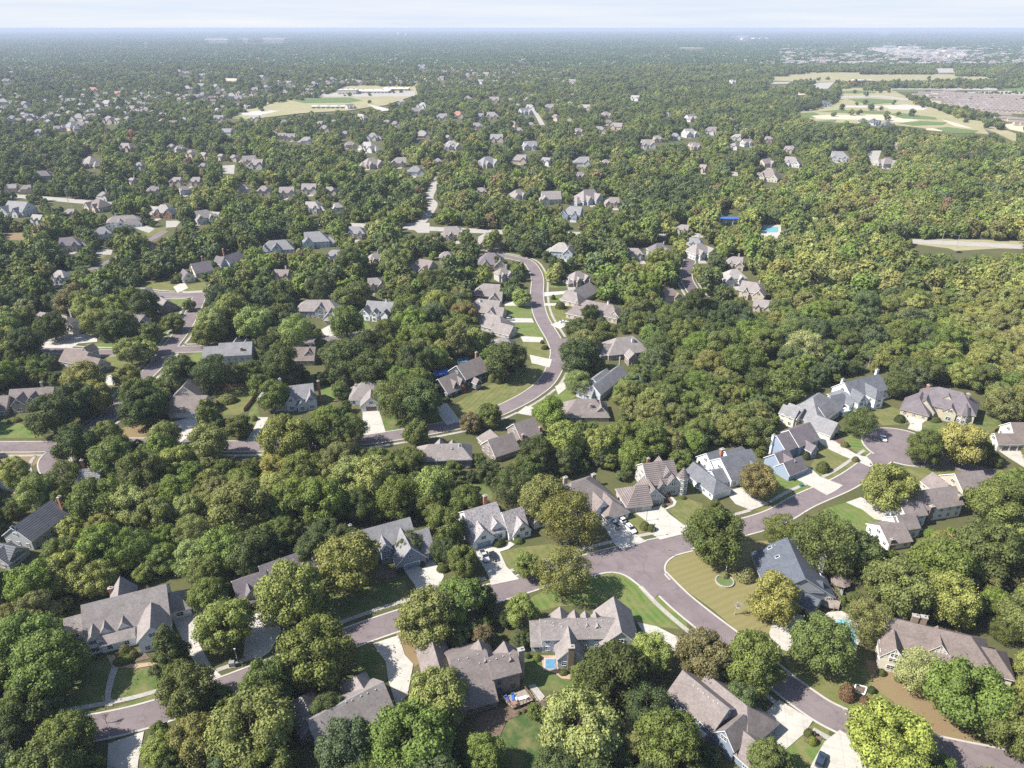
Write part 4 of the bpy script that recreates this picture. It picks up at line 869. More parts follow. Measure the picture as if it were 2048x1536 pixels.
build_house('pale house with grey roof, pointed back gables and a tall brick chimney', 'grey', 'ltblue', [
  ('M', 1315, 378, 1510, 368, 8.8, 11, {'ep': (1500, 448)}), ('M', 1220, 402, 1320, 392, 7.0, 10, {}), ('G', 1422, 342, 8.4, 6, 7, 'b', {}), ('G', 1480, 350, 8, 4, 6, 'b', {}), ('C', 1448, 405, 10.5, .6, 'brick')], 'D', short='the grey-roofed house with the tall brick chimney')
build_house('brown-roofed house with a projecting gable beside the side street', 'brown', 'tan', [('M', 1705, 402, 1890, 400, 8.2, 11, {}), ('G', 1850, 420, 8.0, 5, 7, 'f', {})], 'D', short='the brown-roofed house by the side street')
build_house('pale blue-grey half-timbered house with stone entry arch and two tall chimneys', 'grey', 'ltblue', [
  ('M', 1640, 645, 1875, 618, 9.4, 11, {'e': 'gg', 'ze': 4.8, 'ep': (1905, 705)}), ('G', 1600, 655, 8.8, 9.5, 9, 'f', {'tudor': 1, 'ze': 3.6, 'gar': {'r': (1, 3.0, (.3, .32, .35))}}), ('G', 1650, 700, 6.6, 5, 6, 'f', {}), ('G', 1740, 698, 7.6, 4.4, 6, 'f', {'ze': 4.6}), ('G', 1862, 688, 7.8, 4.4, 6, 'f', {'ze': 4.6}), ('G', 1808, 730, 5, 4, 5, 'f', {}),
  ('C', 1677, 592, 11.5, .55, 'white'), ('C', 1908, 605, 11.5, .55, 'brick')], 'D', short='the pale half-timbered house with the arch')
build_house('white-gabled house with brown double garage door at the head of a wide drive', 'tan', 'white', [
  ('M', 130, 612, 255, 605, 8.8, 12.5, {'e': 'hg', 'ze': 3.4}), ('G', 182, 702, 7.2, 9.5, 8, 'f', {'ze': 3.0, 'gar': {'r': (1, 4.8, (.12, .08, .06))}}), ('C', 95, 625, 9.5, .5, 'white')], 'E', short='the house with the brown garage door')
build_house('dark green-grey colonial with rows of white windows, white portico and brick chimney', 'warm', 'dark', [
  ('M', 700, 512, 838, 458, 9.8, 10.5, {'ze': 5.4, 'ep': (893, 542)}), ('M', 590, 592, 690, 552, 8.0, 12, {'ze': 3.0, 'ep': (688, 668)}), ('G', 695, 608, 6.6, 2.4, 5, 'f', {'ze': 4.6}), ('G', 733, 592, 6.6, 2.4, 5, 'f', {'ze': 4.6}), ('G', 832, 595, 5.6, 3, 3, 'f', {'ze': 3.9}), ('C', 818, 432, 11.5, .6, 'brick')], 'E', winc=(.85, .86, .86), short='the dark colonial with the portico')
build_house('wide hip-roofed grey house with two front gables above a broad pale drive', 'tan', 'grey', [
  ('M', 1840, 118, 1975, 118, 9.2, 13, {'e': 'hh', 'ze': 4.8}), ('G', 1915, 150, 8.4, 6, 6, 'f', {}), ('G', 1970, 195, 6.6, 7.5, 8, 'f', {'gar': {'r': (1, 4.8, (.35, .3, .26))}}), ('M', 2000, 190, 2060, 190, 6, 10, {'e': 'hh', 'gar': {'f': (1, 2.6, (.35, .3, .26))}})], 'D', short='the wide hip-roofed house')
build_house('white house with grey roof, small dormers and a bright lawn', 'grey', 'white', [
  ('M', 165, 122, 320, 132, 8.8, 11.5, {'ze': 3.8}), ('G', 138, 172, 7.4, 7, 7, 'f', {}), ('G', 200, 185, 6.8, 3, 5, 'f', {}), ('G', 262, 190, 6.8, 4, 5, 'f', {}), ('C', 275, 115, 10, .4, 'white')], 'E', short='the white dormered house')
B3 = [
 ('tan-roofed house with brick chimney, upper of the row left of the curved street', 'tan', 'taupe', [('M', 860, 20, 960, 25, 8.6, 13, {'e': 'hg'}), ('G', 920, 90, 6.6, 7, 8, 'f', {}), ('G', 975, 70, 7, 8, 8, 'r', {}), ('C', 840, 60, 10, .55, 'brick')]),
 ('tan-roofed house with white chimney, second in the row left of the curved street', 'tan', 'tan', [('M', 830, 110, 960, 125, 8.6, 13, {'e': 'hg'}), ('G', 985, 165, 7, 8, 9, 'r', {}), ('G', 900, 175, 7, 7, 6, 'f', {}), ('C', 838, 115, 10, .5, 'white')]),
 ('tan-roofed house with low garage wing, third in the row left of the curved street', 'tan', 'greige', [('M', 880, 195, 960, 215, 8.6, 13, {'e': 'hh'}), ('G', 1040, 275, 6.6, 9, 12, 'r', {}), ('C', 915, 265, 8.5, .5, 'stone')]),
 ('small hip-roofed house, lowest in the row left of the curved street', 'tan', 'tan', [('M', 960, 345, 1000, 345, 6.8, 10, {'e': 'hh'})]),
 ('tan house with a steep front gable, upper of the row right of the curved street', 'tan', 'tan', [('M', 1400, 60, 1500, 10, 8.6, 12, {'e': 'hg'}), ('G', 1420, 75, 8, 9, 8, 'f', {'e': 'h'}), ('C', 1500, -5, 10, .4, 'stone')]),
 ('wide tan house with stone front and several chimneys right of the curved street', 'warm', 'stone', [('M', 1480, 118, 1640, 150, 8.8, 12, {'e': 'hh'}), ('G', 1410, 150, 7.6, 8, 8, 'l', {'e': 'h'}), ('G', 1645, 185, 7.2, 6, 6, 'f', {}), ('C', 1420, 130, 10, .4, 'stone'), ('C', 1608, 128, 10, .4, 'white')]),
 ('big brown hip-roofed house with bay window below the side street', 'tan', 'taupe', [('M', 1660, 345, 1760, 335, 9.4, 15, {'e': 'hh', 'ze': 4.8, 'ep': (1700, 445)}), ('G', 1765, 440, 7.2, 5, 6, 'f', {}), ('G', 1590, 385, 7, 8, 8, 'l', {'e': 'h'}), ('C', 1758, 352, 10.6, .7, 'white')]),
 ('grey and white house with narrow stepped gables right of the curved street', 'grey', 'ltblue', [('M', 1520, 590, 1600, 530, 8, 8, {}), ('M', 1560, 640, 1640, 500, 7.4, 8, {}), ('G', 1530, 640, 6.4, 6, 8, 'f', {}), ('C', 1680, 465, 9, .4, 'stone')]),
 ('brown hip-roofed house with stone chimney below the stepped gables', 'warm', 'tan', [('M', 1420, 712, 1530, 712, 8, 13, {'e': 'hh'}), ('G', 1570, 760, 6.6, 6, 6, 'f', {}), ('C', 1508, 745, 9.6, .55, 'stone')]),
]
for lb, rc, wc, ps in B3: build_house(lb, rc, wc, ps, 'E', short='the '+lb.split(',')[0].replace('house with', 'house with the').replace('the a ', 'the ').split(' with')[0]+(' nearby' if 0 else ''), detail=1)
for i in range(len(B3)): NEARH.pop()
NEARH += [('the row left of the curved street', 975, 625), ('the row right of the curved street', 1185, 590), ('the big hip-roofed house', 1245, 690), ('the narrow stepped gables', 1210, 750)]
build_house('brown tile-roofed house with patina copper roof patches and two brick chimneys', 'warm', 'taupe', [
  ('M', 1045, 860, 1165, 822, 9, 11, {}), ('M', 890, 960, 1030, 912, 7.8, 11, {}), ('G', 900, 895, 7, 8, 7, 'b', {'e': 'h'}), ('C', 1098, 925, 10, .6, 'brick'), ('C', 1202, 880, 10, .6, 'brick'), ('V', [(1075, 850), (1100, 842), (890, 955), (945, 938)])], 'E', short='the house with copper roof patches')
build_house('long grey-brown roofed house with curved hip, half hidden between the woods and the street', 'tan', 'taupe', [
  ('M', 530, 985, 715, 978, 9, 14, {'e': 'hh', 'ze': 4.6, 'ep': (600, 1085)}), ('G', 600, 952, 8.4, 5, 6, 'b', {}), ('G', 675, 958, 8.2, 5, 6, 'b', {}), ('S', 720, 995)], 'E', short='the long grey-brown hip roof')
build_house('brown house with a wide roof beside two parked cars on the left street', 'tan', 'taupe', [('M', 880, 60, 1000, 120, 7.6, 11, {'ze': 3.2}), ('G', 830, 60, 7, 8, 8, 'f', {'e': 'h'})], 'D', detail=1, short='the brown house by the parked cars')
build_house('tan house with one front gable behind a dark round tree', 'tan', 'tan', [('M', 770, 195, 870, 190, 7.6, 9, {}), ('G', 850, 235, 6.6, 5, 6, 'f', {})], 'D', detail=1, short='the one-gabled tan house')
build_house('cream house with tall pale chimney and hipped roof among dark trees', 'tan', 'cream', [('M', 240, 190, 400, 215, 8, 11, {'e': 'hh'}), ('G', 420, 260, 6.5, 7, 8, 'f', {}), ('C', 418, 178, 10, .6, 'stone')], 'D', detail=1, short='the cream hip-roofed house')
build_house('cream house with dark roof and garage wing above a fan of pale concrete', 'plum', 'cream', [('M', 1150, 745, 1260, 725, 9, 12, {}), ('G', 1130, 795, 7.4, 8, 10, 'f', {}), ('C', 1215, 700, 11, .5, 'brick')], 'K', detail=1, short='the cream house with the dark roof')
build_house('blue-grey gabled house with brick chimney beside the cream house', 'plum', 'ltblue', [('M', 1345, 700, 1440, 670, 8.4, 10, {}), ('G', 1350, 705, 8, 8, 8, 'f', {}), ('C', 1342, 655, 10.5, .5, 'brick')], 'K', detail=1, short='the blue-grey gabled house')
build_house('grey house with round-topped window in a wide hip roof', 'grey', 'ltblue', [('M', 1620, 605, 1720, 600, 8.8, 13, {'e': 'hh'}), ('G', 1660, 630, 7.8, 6, 6, 'f', {}), ('G', 1590, 640, 7, 6, 7, 'f', {'e': 'h'})], 'K', detail=1, short='the grey hip-roofed house')
build_house('pale house with two turret-like dormers and a curved garage at the small cul-de-sac', 'tan', 'white', [('M', 680, 460, 800, 450, 8.6, 12, {'e': 'hh', 'ze': 5}), ('G', 720, 480, 8, 4, 5, 'f', {'e': 'h'}), ('G', 820, 470, 7, 8, 8, 'r', {'e': 'h'}), ('C', 692, 440, 10, .5, 'white')], 'K', detail=1, short='the pale house at the small cul-de-sac')
print('near houses', len(NEARH))
# ------------------------------------------------------------ distant houses (each a thing), then a mass beyond
rng = random.Random(5)
FAR = """
K 120 410 150 grey white|K 230 465 60 lt white|K 70 280 60 tan tan|K 155 285 50 tan tan|K 270 205 80 plum grey|K 550 130 150 tan tan|K 625 325 50 tan white|K 600 385 120 brown tan|K 990 420 120 lt brick|K 1235 450 115 tan white|K 620 548 100 grey white
K 430 615 120 plum tan|K 890 625 80 brown tan|K 365 805 95 lt white|K 1910 590 150 grey ltblue|K 2010 680 80 grey white|K 1700 800 90 warm tan|K 1890 395 95 lt white|K 2030 395 60 lt white|K 1465 285 70 tan tan|K 1590 295 80 tan tan
K 1730 305 90 tan cream|K 1865 285 90 tan cream|K 1995 295 50 tan cream|K 1060 240 70 tan tan|K 1175 240 70 tan tan|K 1035 35 50 tan tan|K 1080 45 50 tan cream|K 1150 75 60 tan tan|K 1500 115 80 tan tan|K 1545 140 90 tan greige|K 1410 100 50 tan tan
K 1330 95 50 tan tan|K 1230 85 40 tan tan|K 795 240 40 tan tan|K 770 40 80 tan tan|K 1110 290 60 tan white|K 420 430 60 tan tan|K 920 295 70 tan tan|K 840 145 50 grey white|K 1225 150 40 tan white
L 190 135 110 tan tan|L 355 128 90 tan tan|L 590 122 50 tan tan|L 885 130 110 grey cream|L 1080 112 90 tan tan|L 1245 120 60 grey white|L 1455 125 90 grey white|L 1600 128 50 tan tan|L 675 30 95 lt white|L 180 40 95 lt white|L 1145 30 80 grey white
L 1850 20 80 tan white|L 455 180 90 grey white|L 1440 205 40 tan tan|L 1070 320 90 tan white|L 1270 340 120 tan cream|L 1480 340 140 tan ltblue|L 1640 365 80 tan tan|L 1400 430 120 grey blue|L 690 550 120 tan tan|L 895 590 130 tan cream|L 105 545 100 grey tan
L 210 700 80 tan tan|L 500 755 150 warm tan|L 215 850 70 tan tan|L 640 690 80 tan cream|L 910 720 160 plum tan|L 1335 650 130 lt ltblue|L 1785 670 70 tan greige|L 1920 650 120 plum grey|L 1430 815 110 tan taupe|L 1990 915 80 brown tan|L 855 300 50 tan tan|L 980 790 90 tan greige
M 110 650 140 tan white|M 325 715 95 tan tan|M 320 800 130 lt white|M 435 880 140 tan tan|M 490 972 50 tan tan|M 530 205 130 warm cream|M 670 125 90 tan white|M 130 160 60 tan tan|M 510 130 75 tan tan|M 950 95 100 grey white|M 1230 130 90 tan cream|M 650 50 50 tan tan
M 320 30 50 tan white|M 80 30 60 tan cream|M 395 10 60 tan white|M 1280 25 45 tan tan|M 1180 130 60 lt white|M 15 520 50 tan greige|M 95 600 60 grey white
G 35 485 75 lt white|G 570 540 60 brick tan|G 710 560 40 brick tan|G 20 610 60 lt white|G 150 628 70 tan white|G 640 620 60 lt white|G 75 710 55 tan white|G 195 700 55 tan tan|G 480 705 90 tan white|G 660 720 100 tan tan|G 430 760 90 grey tan|G 490 750 70 tan tan|G 350 770 50 tan tan
G 230 790 50 grey grey|G 65 440 40 tan tan|G 440 520 40 tan tan|G 370 585 40 tan tan|G 1130 530 60 lt tan|G 1215 515 45 lt white|G 1300 520 50 lt white|G 1345 545 40 tan tan|G 1395 575 60 lt white|G 1430 592 60 tan tan|G 1220 570 50 grey tan|G 1600 522 40 lt white|G 1680 495 40 tan cream
G 1735 498 40 lt white|G 1890 500 40 tan white|G 1530 540 50 tan tan|G 1580 465 60 tan tan|G 1120 440 60 tan tan|G 1220 455 50 tan tan|G 890 550 30 grey white|G 1535 710 60 lt tan|G 1320 710 60 grey tan|G 1370 790 60 grey white|G 1750 820 60 tan tan|G 1840 840 60 lt white|G 1700 812 50 tan tan
G 1955 770 60 tan tan|G 1650 797 40 tan tan|G 1780 352 40 tan tan|G 1550 356 40 brick tan|G 1850 345 40 tan tan|G 1420 380 40 tan tan|G 1350 372 40 tan tan|G 910 335 30 lt white|G 680 365 30 tan tan|G 1900 365 36 tan white|G 2000 475 46 tan white|G 1480 410 40 tan tan|G 1640 440 40 tan tan
G 270 700 40 tan tan|G 560 700 40 tan white|G 870 560 40 grey white|G 1010 515 30 tan tan|G 300 520 40 tan tan|G 180 460 36 tan tan|G 700 480 30 tan tan|G 790 400 30 tan tan|G 1080 430 44 lt white|G 1190 580 44 grey tan
N 710 690 90 brick cream|N 920 695 95 tan tan|N 840 695 50 grey white|N 830 755 60 tan tan|N 1110 670 75 grey white|N 1150 645 55 lt white|N 1255 645 65 tan cream|N 1300 705 60 warm tan|N 945 830 80 grey tan|N 670 870 85 lt white|N 1140 870 75 grey white|N 495 810 85 lt tan|N 200 820 75 tan white
N 135 705 65 lt tan|N 610 705 75 tan cream|N 500 635 70 lt white|N 370 610 45 lt white|N 460 665 60 tan tan|N 770 590 45 tan white|N 1075 500 40 lt white|N 1400 490 50 tan cream|N 1460 490 30 tan white|N 930 600 60 tan tan|N 1030 600 36 tan white|N 1480 645 55 lt tan|N 1600 690 65 tan tan
N 1625 735 45 plum tan|N 1670 757 65 tan tan|N 1970 690 45 grey white|N 1930 720 40 tan tan|N 1440 785 55 tan tan|N 1570 775 55 tan tan|N 1850 860 75 tan white|N 1915 830 55 tan tan|N 2020 815 55 grey white|N 1180 797 40 tan tan|N 1080 780 50 tan tan|N 1045 742 50 tan tan
N 1150 747 45 tan tan|N 30 800 50 tan tan|N 60 865 60 tan tan|N 180 885 80 lt white|N 610 470 55 warm tan|N 530 490 40 tan tan|N 690 482 40 warm tan|N 850 492 45 tan white|N 770 452 44 tan tan|N 120 495 50 tan tan|N 200 497 40 tan cream|N 290 470 40 tan tan|N 350 467 40 tan tan
N 400 460 40 tan tan|N 1780 590 55 lt white|N 1615 647 40 tan tan|N 650 825 50 tan tan|N 330 742 50 tan white|N 680 795 30 tan tan|N 60 640 50 tan tan|N 890 560 40 tan tan|N 1340 575 24 lt white|N 1540 505 30 tan white|N 780 485 30 tan tan|N 880 445 50 tan tan|N 1190 600 40 tan tan
O 60 700 75 tan white|O 180 775 75 warm white|O 60 790 95 lt white|O 335 810 50 lt white|O 300 710 40 warm cream|O 330 755 40 tan white|O 400 840 50 tan white|O 650 880 50 tan tan|O 530 822 44 tan tan|O 85 868 60 tan tan|O 262 485 34 lt white|O 310 485 44 lt white|O 860 615 70 blue grey|O 1150 722 60 blue grey|O 1232 738 60 blue grey|O 1090 715 44 blue grey
""".strip().replace('\n', '|').split('|')
FH = []
for s in FAR:
    z, x, y, wpx, rc, wc = s.split(); p = px(z, float(x), float(y)); FH.append((p[0], p[1], float(wpx)/ZM[z][2], rc, wc))
for i in range(46):     # the pale new subdivision on the ridge
    t = i/46; x = 350+t*930+rng.uniform(-10, 10); p = px('N', x, 415-45*math.sin(min(1, t*1.4)*1.5)+rng.uniform(-16, 22)); FH.append((p[0], p[1], rng.uniform(9, 14), rng.choice(['lt', 'grey', 'lt', 'tan']), rng.choice(['white', 'white', 'cream'])))
for r in range(6):      # townhouses, stepped rows
    for k in range(9):
        x = 1420+k*58+r*38; y = 560+k*14+(-8 if r % 2 else 0)+r*-3+ (r*16 if k > 4 else 0)
        if x < 2100 and len([1 for f in FH if abs(f[0]-px('O', x, y)[0]) < 9 and abs(f[1]-px('O', x, y)[1]) < 4]) == 0: p = px('O', x, y); FH.append((p[0], p[1], 22, 'warm', 'tan', 'town'))
RC['brick'] = (.36, .19, .13); FWC = dict(WC); FWC.update(white=(.50, .50, .49), cream=(.46, .42, .35), ltblue=(.38, .42, .47), blue=(.25, .29, .36))
M_IDX = {}
def flat_mat(kind, key, tab):
    n = kind+'_'+key
    if n not in MATS: m_plain(n, tab[key], 0.85, 0, 0.15, var=0.12, vscale=0.4)
    return n
def small_house(W, rot, seed, town=False):
    """wings for a distant house in local coordinates"""
    r = random.Random(seed); ws = []; a = Vector((math.cos(rot), math.sin(rot))); n = Vector((a.y, -a.x))
    def mk(c, a_, hl, hw, ze, zr, e): w = make_wing(c, a_, hl, hw, ze, zr, e); w.hipf = 0.95; ws.append(w)
    t = r.random()
    if town: mk((0, 0), a, W*.5, W*.30, 4.6, 7.2, 'gg'); return ws
    mk((0, 0), a, W*.38, W*.29, 5.2, 5.2+W*.29*.85, r.choice(['hh', 'gh', 'hg', 'gg', 'hh']))
    s = r.choice([-1, 1]); mk(a*(s*W*.28)+n*(W*.16), n, W*.26, W*.18, 4.2, 4.2+W*.18*1.0, 'hg' if r.random() < .5 else 'gg')
    if t < .7: mk(a*(-s*W*.16)+n*(W*.2), n, W*.2, W*.11, 4.4, 4.4+W*.11*1.3, 'gg')
    if t > .4: mk(a*(-s*W*.4), a, W*.2, W*.2, 2.9, 2.9+W*.2*.8, 'hh')
    return ws
def lm_rel(x, y, marks):
    b = None
    for nm, a, c in marks:
        d = math.hypot(x-a, (y-c)*1.5)
        if b is None or d < b[0]: b = (d, nm, x-a, y-c)
    d, nm, dx, dy = b
    rel = ('right of' if dx > 0 else 'left of') if abs(dx) > abs(dy)*1.4 else ('in front of' if dy > 0 else 'behind')
    return rel, nm, d
FM = [('the concrete crossroads', 850, 440), ('the blue pavilion roof', 1458, 433), ('the school field', 620, 208), ('the pale new subdivision', 960, 130), ('the sports park', 1840, 215), ('the small cul-de-sac', 330, 465),
      ('the left arterial road', 130, 398), ('the two water towers', 805, 68), ('the lone concrete court', 1078, 235), ('the far left power poles', 300, 150), ('the road gap at right', 1900, 490), ('the top of the curved street', 1068, 530),
      ('the white retail blocks', 1800, 95), ('the townhouse rows', 1960, 205), ('the yellow-green wood', 1620, 400), ('the long rows of trees', 560, 330), ('the left frame edge', 10, 300), ('the left edge lawns', 30, 590), ('the big ridge wood', 1250, 150), ('the yellow hedge trees', 1060, 350)]
ORD = ['nearest', 'second nearest', 'third nearest', 'fourth nearest', 'fifth nearest', 'sixth nearest', 'seventh nearest', 'eighth nearest', 'ninth nearest', 'tenth nearest']+['%dth nearest' % k for k in range(11, 400)]
rc_w = {'tan': 'tan', 'brown': 'brown', 'grey': 'grey', 'slate': 'slate', 'dark': 'dark', 'blue': 'dark blue', 'lt': 'pale grey', 'shake': 'shake', 'warm': 'warm brown', 'plum': 'dark plum', 'brick': 'red tiled'}
wc_w = {'white': 'white', 'cream': 'cream', 'bluegrey': 'blue-grey', 'blue': 'blue', 'ltblue': 'pale blue', 'grey': 'grey', 'dark': 'dark', 'stone': 'stone', 'taupe': 'taupe', 'tan': 'tan', 'brick': 'brick', 'greige': 'beige'}
FH = sorted(FH, key=lambda f: -f[2]); FH = FH[:300-60]
groups = {}
for i, f in enumerate(FH):
    rel, nm, d = lm_rel(f[0], f[1], FM); key = (f[3], f[4], rel, nm, len(f) > 5); groups.setdefault(key, []).append((d, i))
LB = {}
for key, lst in groups.items():
    lst.sort()
    for k, (d, i) in enumerate(lst):
        kind = 'townhouse' if key[4] else 'house'
        s = 'distant %s %s with %s roof %s %s' % (wc_w[key[1]], kind, rc_w[key[0]], key[2], key[3])
        if len(lst) > 1: s = '%s %s %s with %s roof %s %s, %s' % ('far', wc_w[key[1]], kind, rc_w[key[0]], key[2], key[3], ORD[k])
        LB[i] = s
FARPOS = []
for i, f in enumerate(FH):
    town = len(f) > 5; g = at((f[0], f[1]), 6.0); sc = FPX/proj(g)[2]; W = max(13.0, min(29.0, f[2]/sc*1.25)); yaw = rng.choice([0, 0, .3, -.3, .6, -.6, .15, -.15])+(rng.random()-.5)*.2
    if town: yaw = -0.35+rng.uniform(-.06, .06); W = max(W, 24)
    ws = small_house(W, yaw, i*7+1, town)
    for w_ in ws: w_.c = w_.c+Vector((g.x, g.y))
    big = f[2] > 30
    root = empty('townhouse' if town else 'house', (g.x, g.y, 0), LB[i], 'townhouse' if town else 'house', 'distant townhouses in stepped rows' if town else 'distant houses among the trees')
    wall, roof, trim = MB(), MB(), MB()
    for w_ in ws: wing_mesh(w_, wall, roof, trim)
    wall.build('wall', flat_mat('farwall', f[4], FWC), root); roof.build('roof', flat_mat('roof', f[3], RC), root)
    if big:
        trim.build('trim', 'white_trim', root)
        for w_ in ws:
            for q, z, n, a, b in face_window_spots(w_, ws, {})[::1]: win(root, (q.x, q.y, z), n, a, b, pane=False)
    if f[2] > 17 and i % 3 and not town and f[1] > 200:
        dx_ = W*rng.uniform(-.3, .3); P_ = [(g.x+dx_-2.7, g.y-W*.45-7), (g.x+dx_+2.7, g.y-W*.45-7), (g.x+dx_+2.5, g.y-W*.3), (g.x+dx_-2.5, g.y-W*.3)]
        mb = MB(); mb.poly(P_, 0, .12); struct(mb.build('driveway', 'concrete_old')); mask_poly([proj((q[0], q[1], 0))[:2] for q in P_])
    if i % 3 == 0 and not town:
        mb = MB(); mb.box((g.x+W*.2, g.y+1), .5, .4, 0, 10.5, yaw); mb.build('chimney', 'bark_pale', root)
    HOUSE_FP.append([(g.x+W*.6*math.cos(t*math.pi/3+yaw), g.y+W*.5*math.sin(t*math.pi/3+yaw)) for t in range(6)])
    mask_poly([proj((g.x+dx*W*.46, g.y+dy*W*.4, 5.5))[:2] for dx, dy in ((-1, -1), (1, -1), (1, 1), (-1, 1))]); FARPOS.append((g.x, g.y))
    p_ = proj((g.x, g.y, 6)); mask_disc(p_[0], p_[1]+f[2]*.06, f[2]*.40)
# ------------------------------------------------------------ large buildings far off
def block(name, label, cat, z, x, y, wpx, dep, h, wall, roof, yaw=0.0, group=None):
    p = px(z, x, y); g = at(p, h); sc = FPX/proj(g)[2]; W = wpx/ZM[z][2]/sc
    root = empty(name, (g.x, g.y, 0), label, cat, group); mb = MB(); mb.box((g.x, g.y), W/2, dep/2, 0, h, yaw); mb.build('wall', wall, root)
    mb = MB(); mb.box((g.x, g.y), W/2+.4, dep/2+.4, h, h+.8, yaw); rf = mb.build('roof', roof, root)
    mb = MB()
    for k in range(3): mb.box((g.x+W*(-.3+.3*k), g.y), 2.5, 2.5, h+.8, h+2.8, yaw)
    mb.build('roof_plant', 'metal_grey', root)
    for k in range(max(2, min(12, int(W/9)))):
        mb = MB(); u = -W/2+(k+.5)*W/max(2, min(12, int(W/9))); c, s = math.cos(yaw), math.sin(yaw)
        mb.box((g.x+u*c+(dep/2+.05)*s, g.y+u*s-(dep/2+.05)*c), 3, .1, 1.2, 3.4, yaw); mb.build('window', 'glass', root)
    p2 = proj(g); mask_poly([(p2[0]-wpx/ZM[z][2]*.55, p2[1]-4), (p2[0]+wpx/ZM[z][2]*.55, p2[1]-4), (p2[0]+wpx/ZM[z][2]*.55, p2[1]+9), (p2[0]-wpx/ZM[z][2]*.55, p2[1]+9)]); HOUSE_FP.append([(g.x+a*W/2, g.y+b*dep/2) for a, b in ((-1, -1), (1, -1), (1, 1), (-1, 1))])
m_plain('wall_white', (.75, .75, .73), .8); m_plain('wall_pale', (.5, .46, .4), .8); m_plain('roof_white', (.72, .72, .7), .8); m_plain('roof_pale', (.5, .48, .45), .8)
block('school', 'pale flat-roofed school gymnasium block left of the classroom wings', 'school', 'N', 50, 540, 110, 40, 11, 'wall_pale', 'roof_pale')
block('school', 'long low white-roofed classroom wing right of the gymnasium', 'school', 'N', 200, 545, 200, 60, 6, 'wall_pale', 'roof_white')
block('school', 'farther white classroom wing with a thin canopy at right', 'school', 'N', 340, 532, 150, 40, 6, 'wall_pale', 'roof_white')
block('field_house', 'long white roofed stand on the near edge of the green field', 'stand', 'G', 1980, 640, 200, 14, 5, 'wall_pale', 'roof_white')
block('warehouse', 'long white warehouse below the horizon at upper left', 'warehouse', 'G', 1300, 235, 170, 120, 12, 'wall_white', 'roof_white')
block('warehouse', 'tan warehouse with pale roof right of the long white one', 'warehouse', 'G', 1470, 235, 80, 120, 14, 'wall_pale', 'roof_white')
block('warehouse', 'wide beige warehouse, rightmost of the three under the horizon', 'warehouse', 'G', 1640, 232, 160, 120, 14, 'wall_pale', 'roof_white')
block('warehouse', 'small pale warehouse nearer than the long white one', 'warehouse', 'G', 870, 260, 70, 60, 9, 'wall_white', 'roof_pale')
block('store', 'bright white big-box store, leftmost of the retail blocks', 'store', 'O', 1230, 273, 100, 60, 11, 'wall_white', 'roof_white')
block('store', 'wide white big-box store beside the leftmost retail block', 'store', 'O', 1370, 278, 120, 60, 11, 'wall_white', 'roof_white')
block('store', 'long flat pale store right of the white retail blocks', 'store', 'O', 1650, 300, 160, 60, 10, 'wall_pale', 'roof_pale')
block('store', 'cream curved-front store nearest the sports park', 'store', 'O', 1660, 328, 140, 60, 10, 'wall_pale', 'roof_white')
block('store', 'small grey store in front of the white retail blocks', 'store', 'O', 1450, 330, 90, 50, 8, 'wall_pale', 'roof_pale')
block('warehouse', 'white warehouse behind the storage tanks at upper right', 'warehouse', 'O', 360, 217, 110, 90, 12, 'wall_white', 'roof_white')
block('warehouse', 'thin white warehouse right on the horizon at upper right', 'warehouse', 'O', 1210, 187, 110, 90, 12, 'wall_white', 'roof_white')
block('sports_pavilion', 'low pale pavilion with red panels beyond the far playing field', 'pavilion', 'O', 1080, 478, 120, 20, 7, 'red_sign', 'roof_white')
for i, (x, lb) in enumerate(((370, 'white storage tank, leftmost of four'), (438, 'widest white storage tank, second from left'), (478, 'small white storage tank, third from left'), (515, 'white storage tank, rightmost of four'))):
    g = at(px('O', x, 236)); mb = MB(); r = 26 if i != 1 else 36; h = 22
    ro = empty('storage_tank', (g.x, g.y, 0), lb, 'storage tank', 'white storage tanks near the horizon')
    mb.tube((g.x, g.y, 0), (g.x, g.y, h), r, n=24); mb.build('tank_shell', 'wall_white', ro); mb = MB(); mb.tube((g.x, g.y, h), (g.x, g.y, h+4), r, r*.2, n=24); mb.build('tank_roof', 'roof_white', ro)
for x, s, lb in ((797, 1.0, 'larger white water tower on the horizon'), (812, .8, 'smaller white water tower right of the larger one')):
    g = at((x, 75.0)); ro = empty('water_tower', (g.x, g.y, 0), lb, 'water tower'); H = 62*s; mb = MB(); mb.tube((g.x, g.y, 0), (g.x, g.y, H), 9*s, n=12); mb.build('stem', 'wall_white', ro)
    mb = MB(); R = 20*s
    for k in range(8):
        t0, t1 = -math.pi/2+k*math.pi/8, -math.pi/2+(k+1)*math.pi/8
        mb.tube((g.x, g.y, H+R*.8*math.sin(t0)), (g.x, g.y, H+R*.8*math.sin(t1)), max(.1, R*math.cos(t0)), max(.1, R*math.cos(t1)), n=20, cap=False)
    mb.build('tank', 'wall_white', ro, smooth=True)
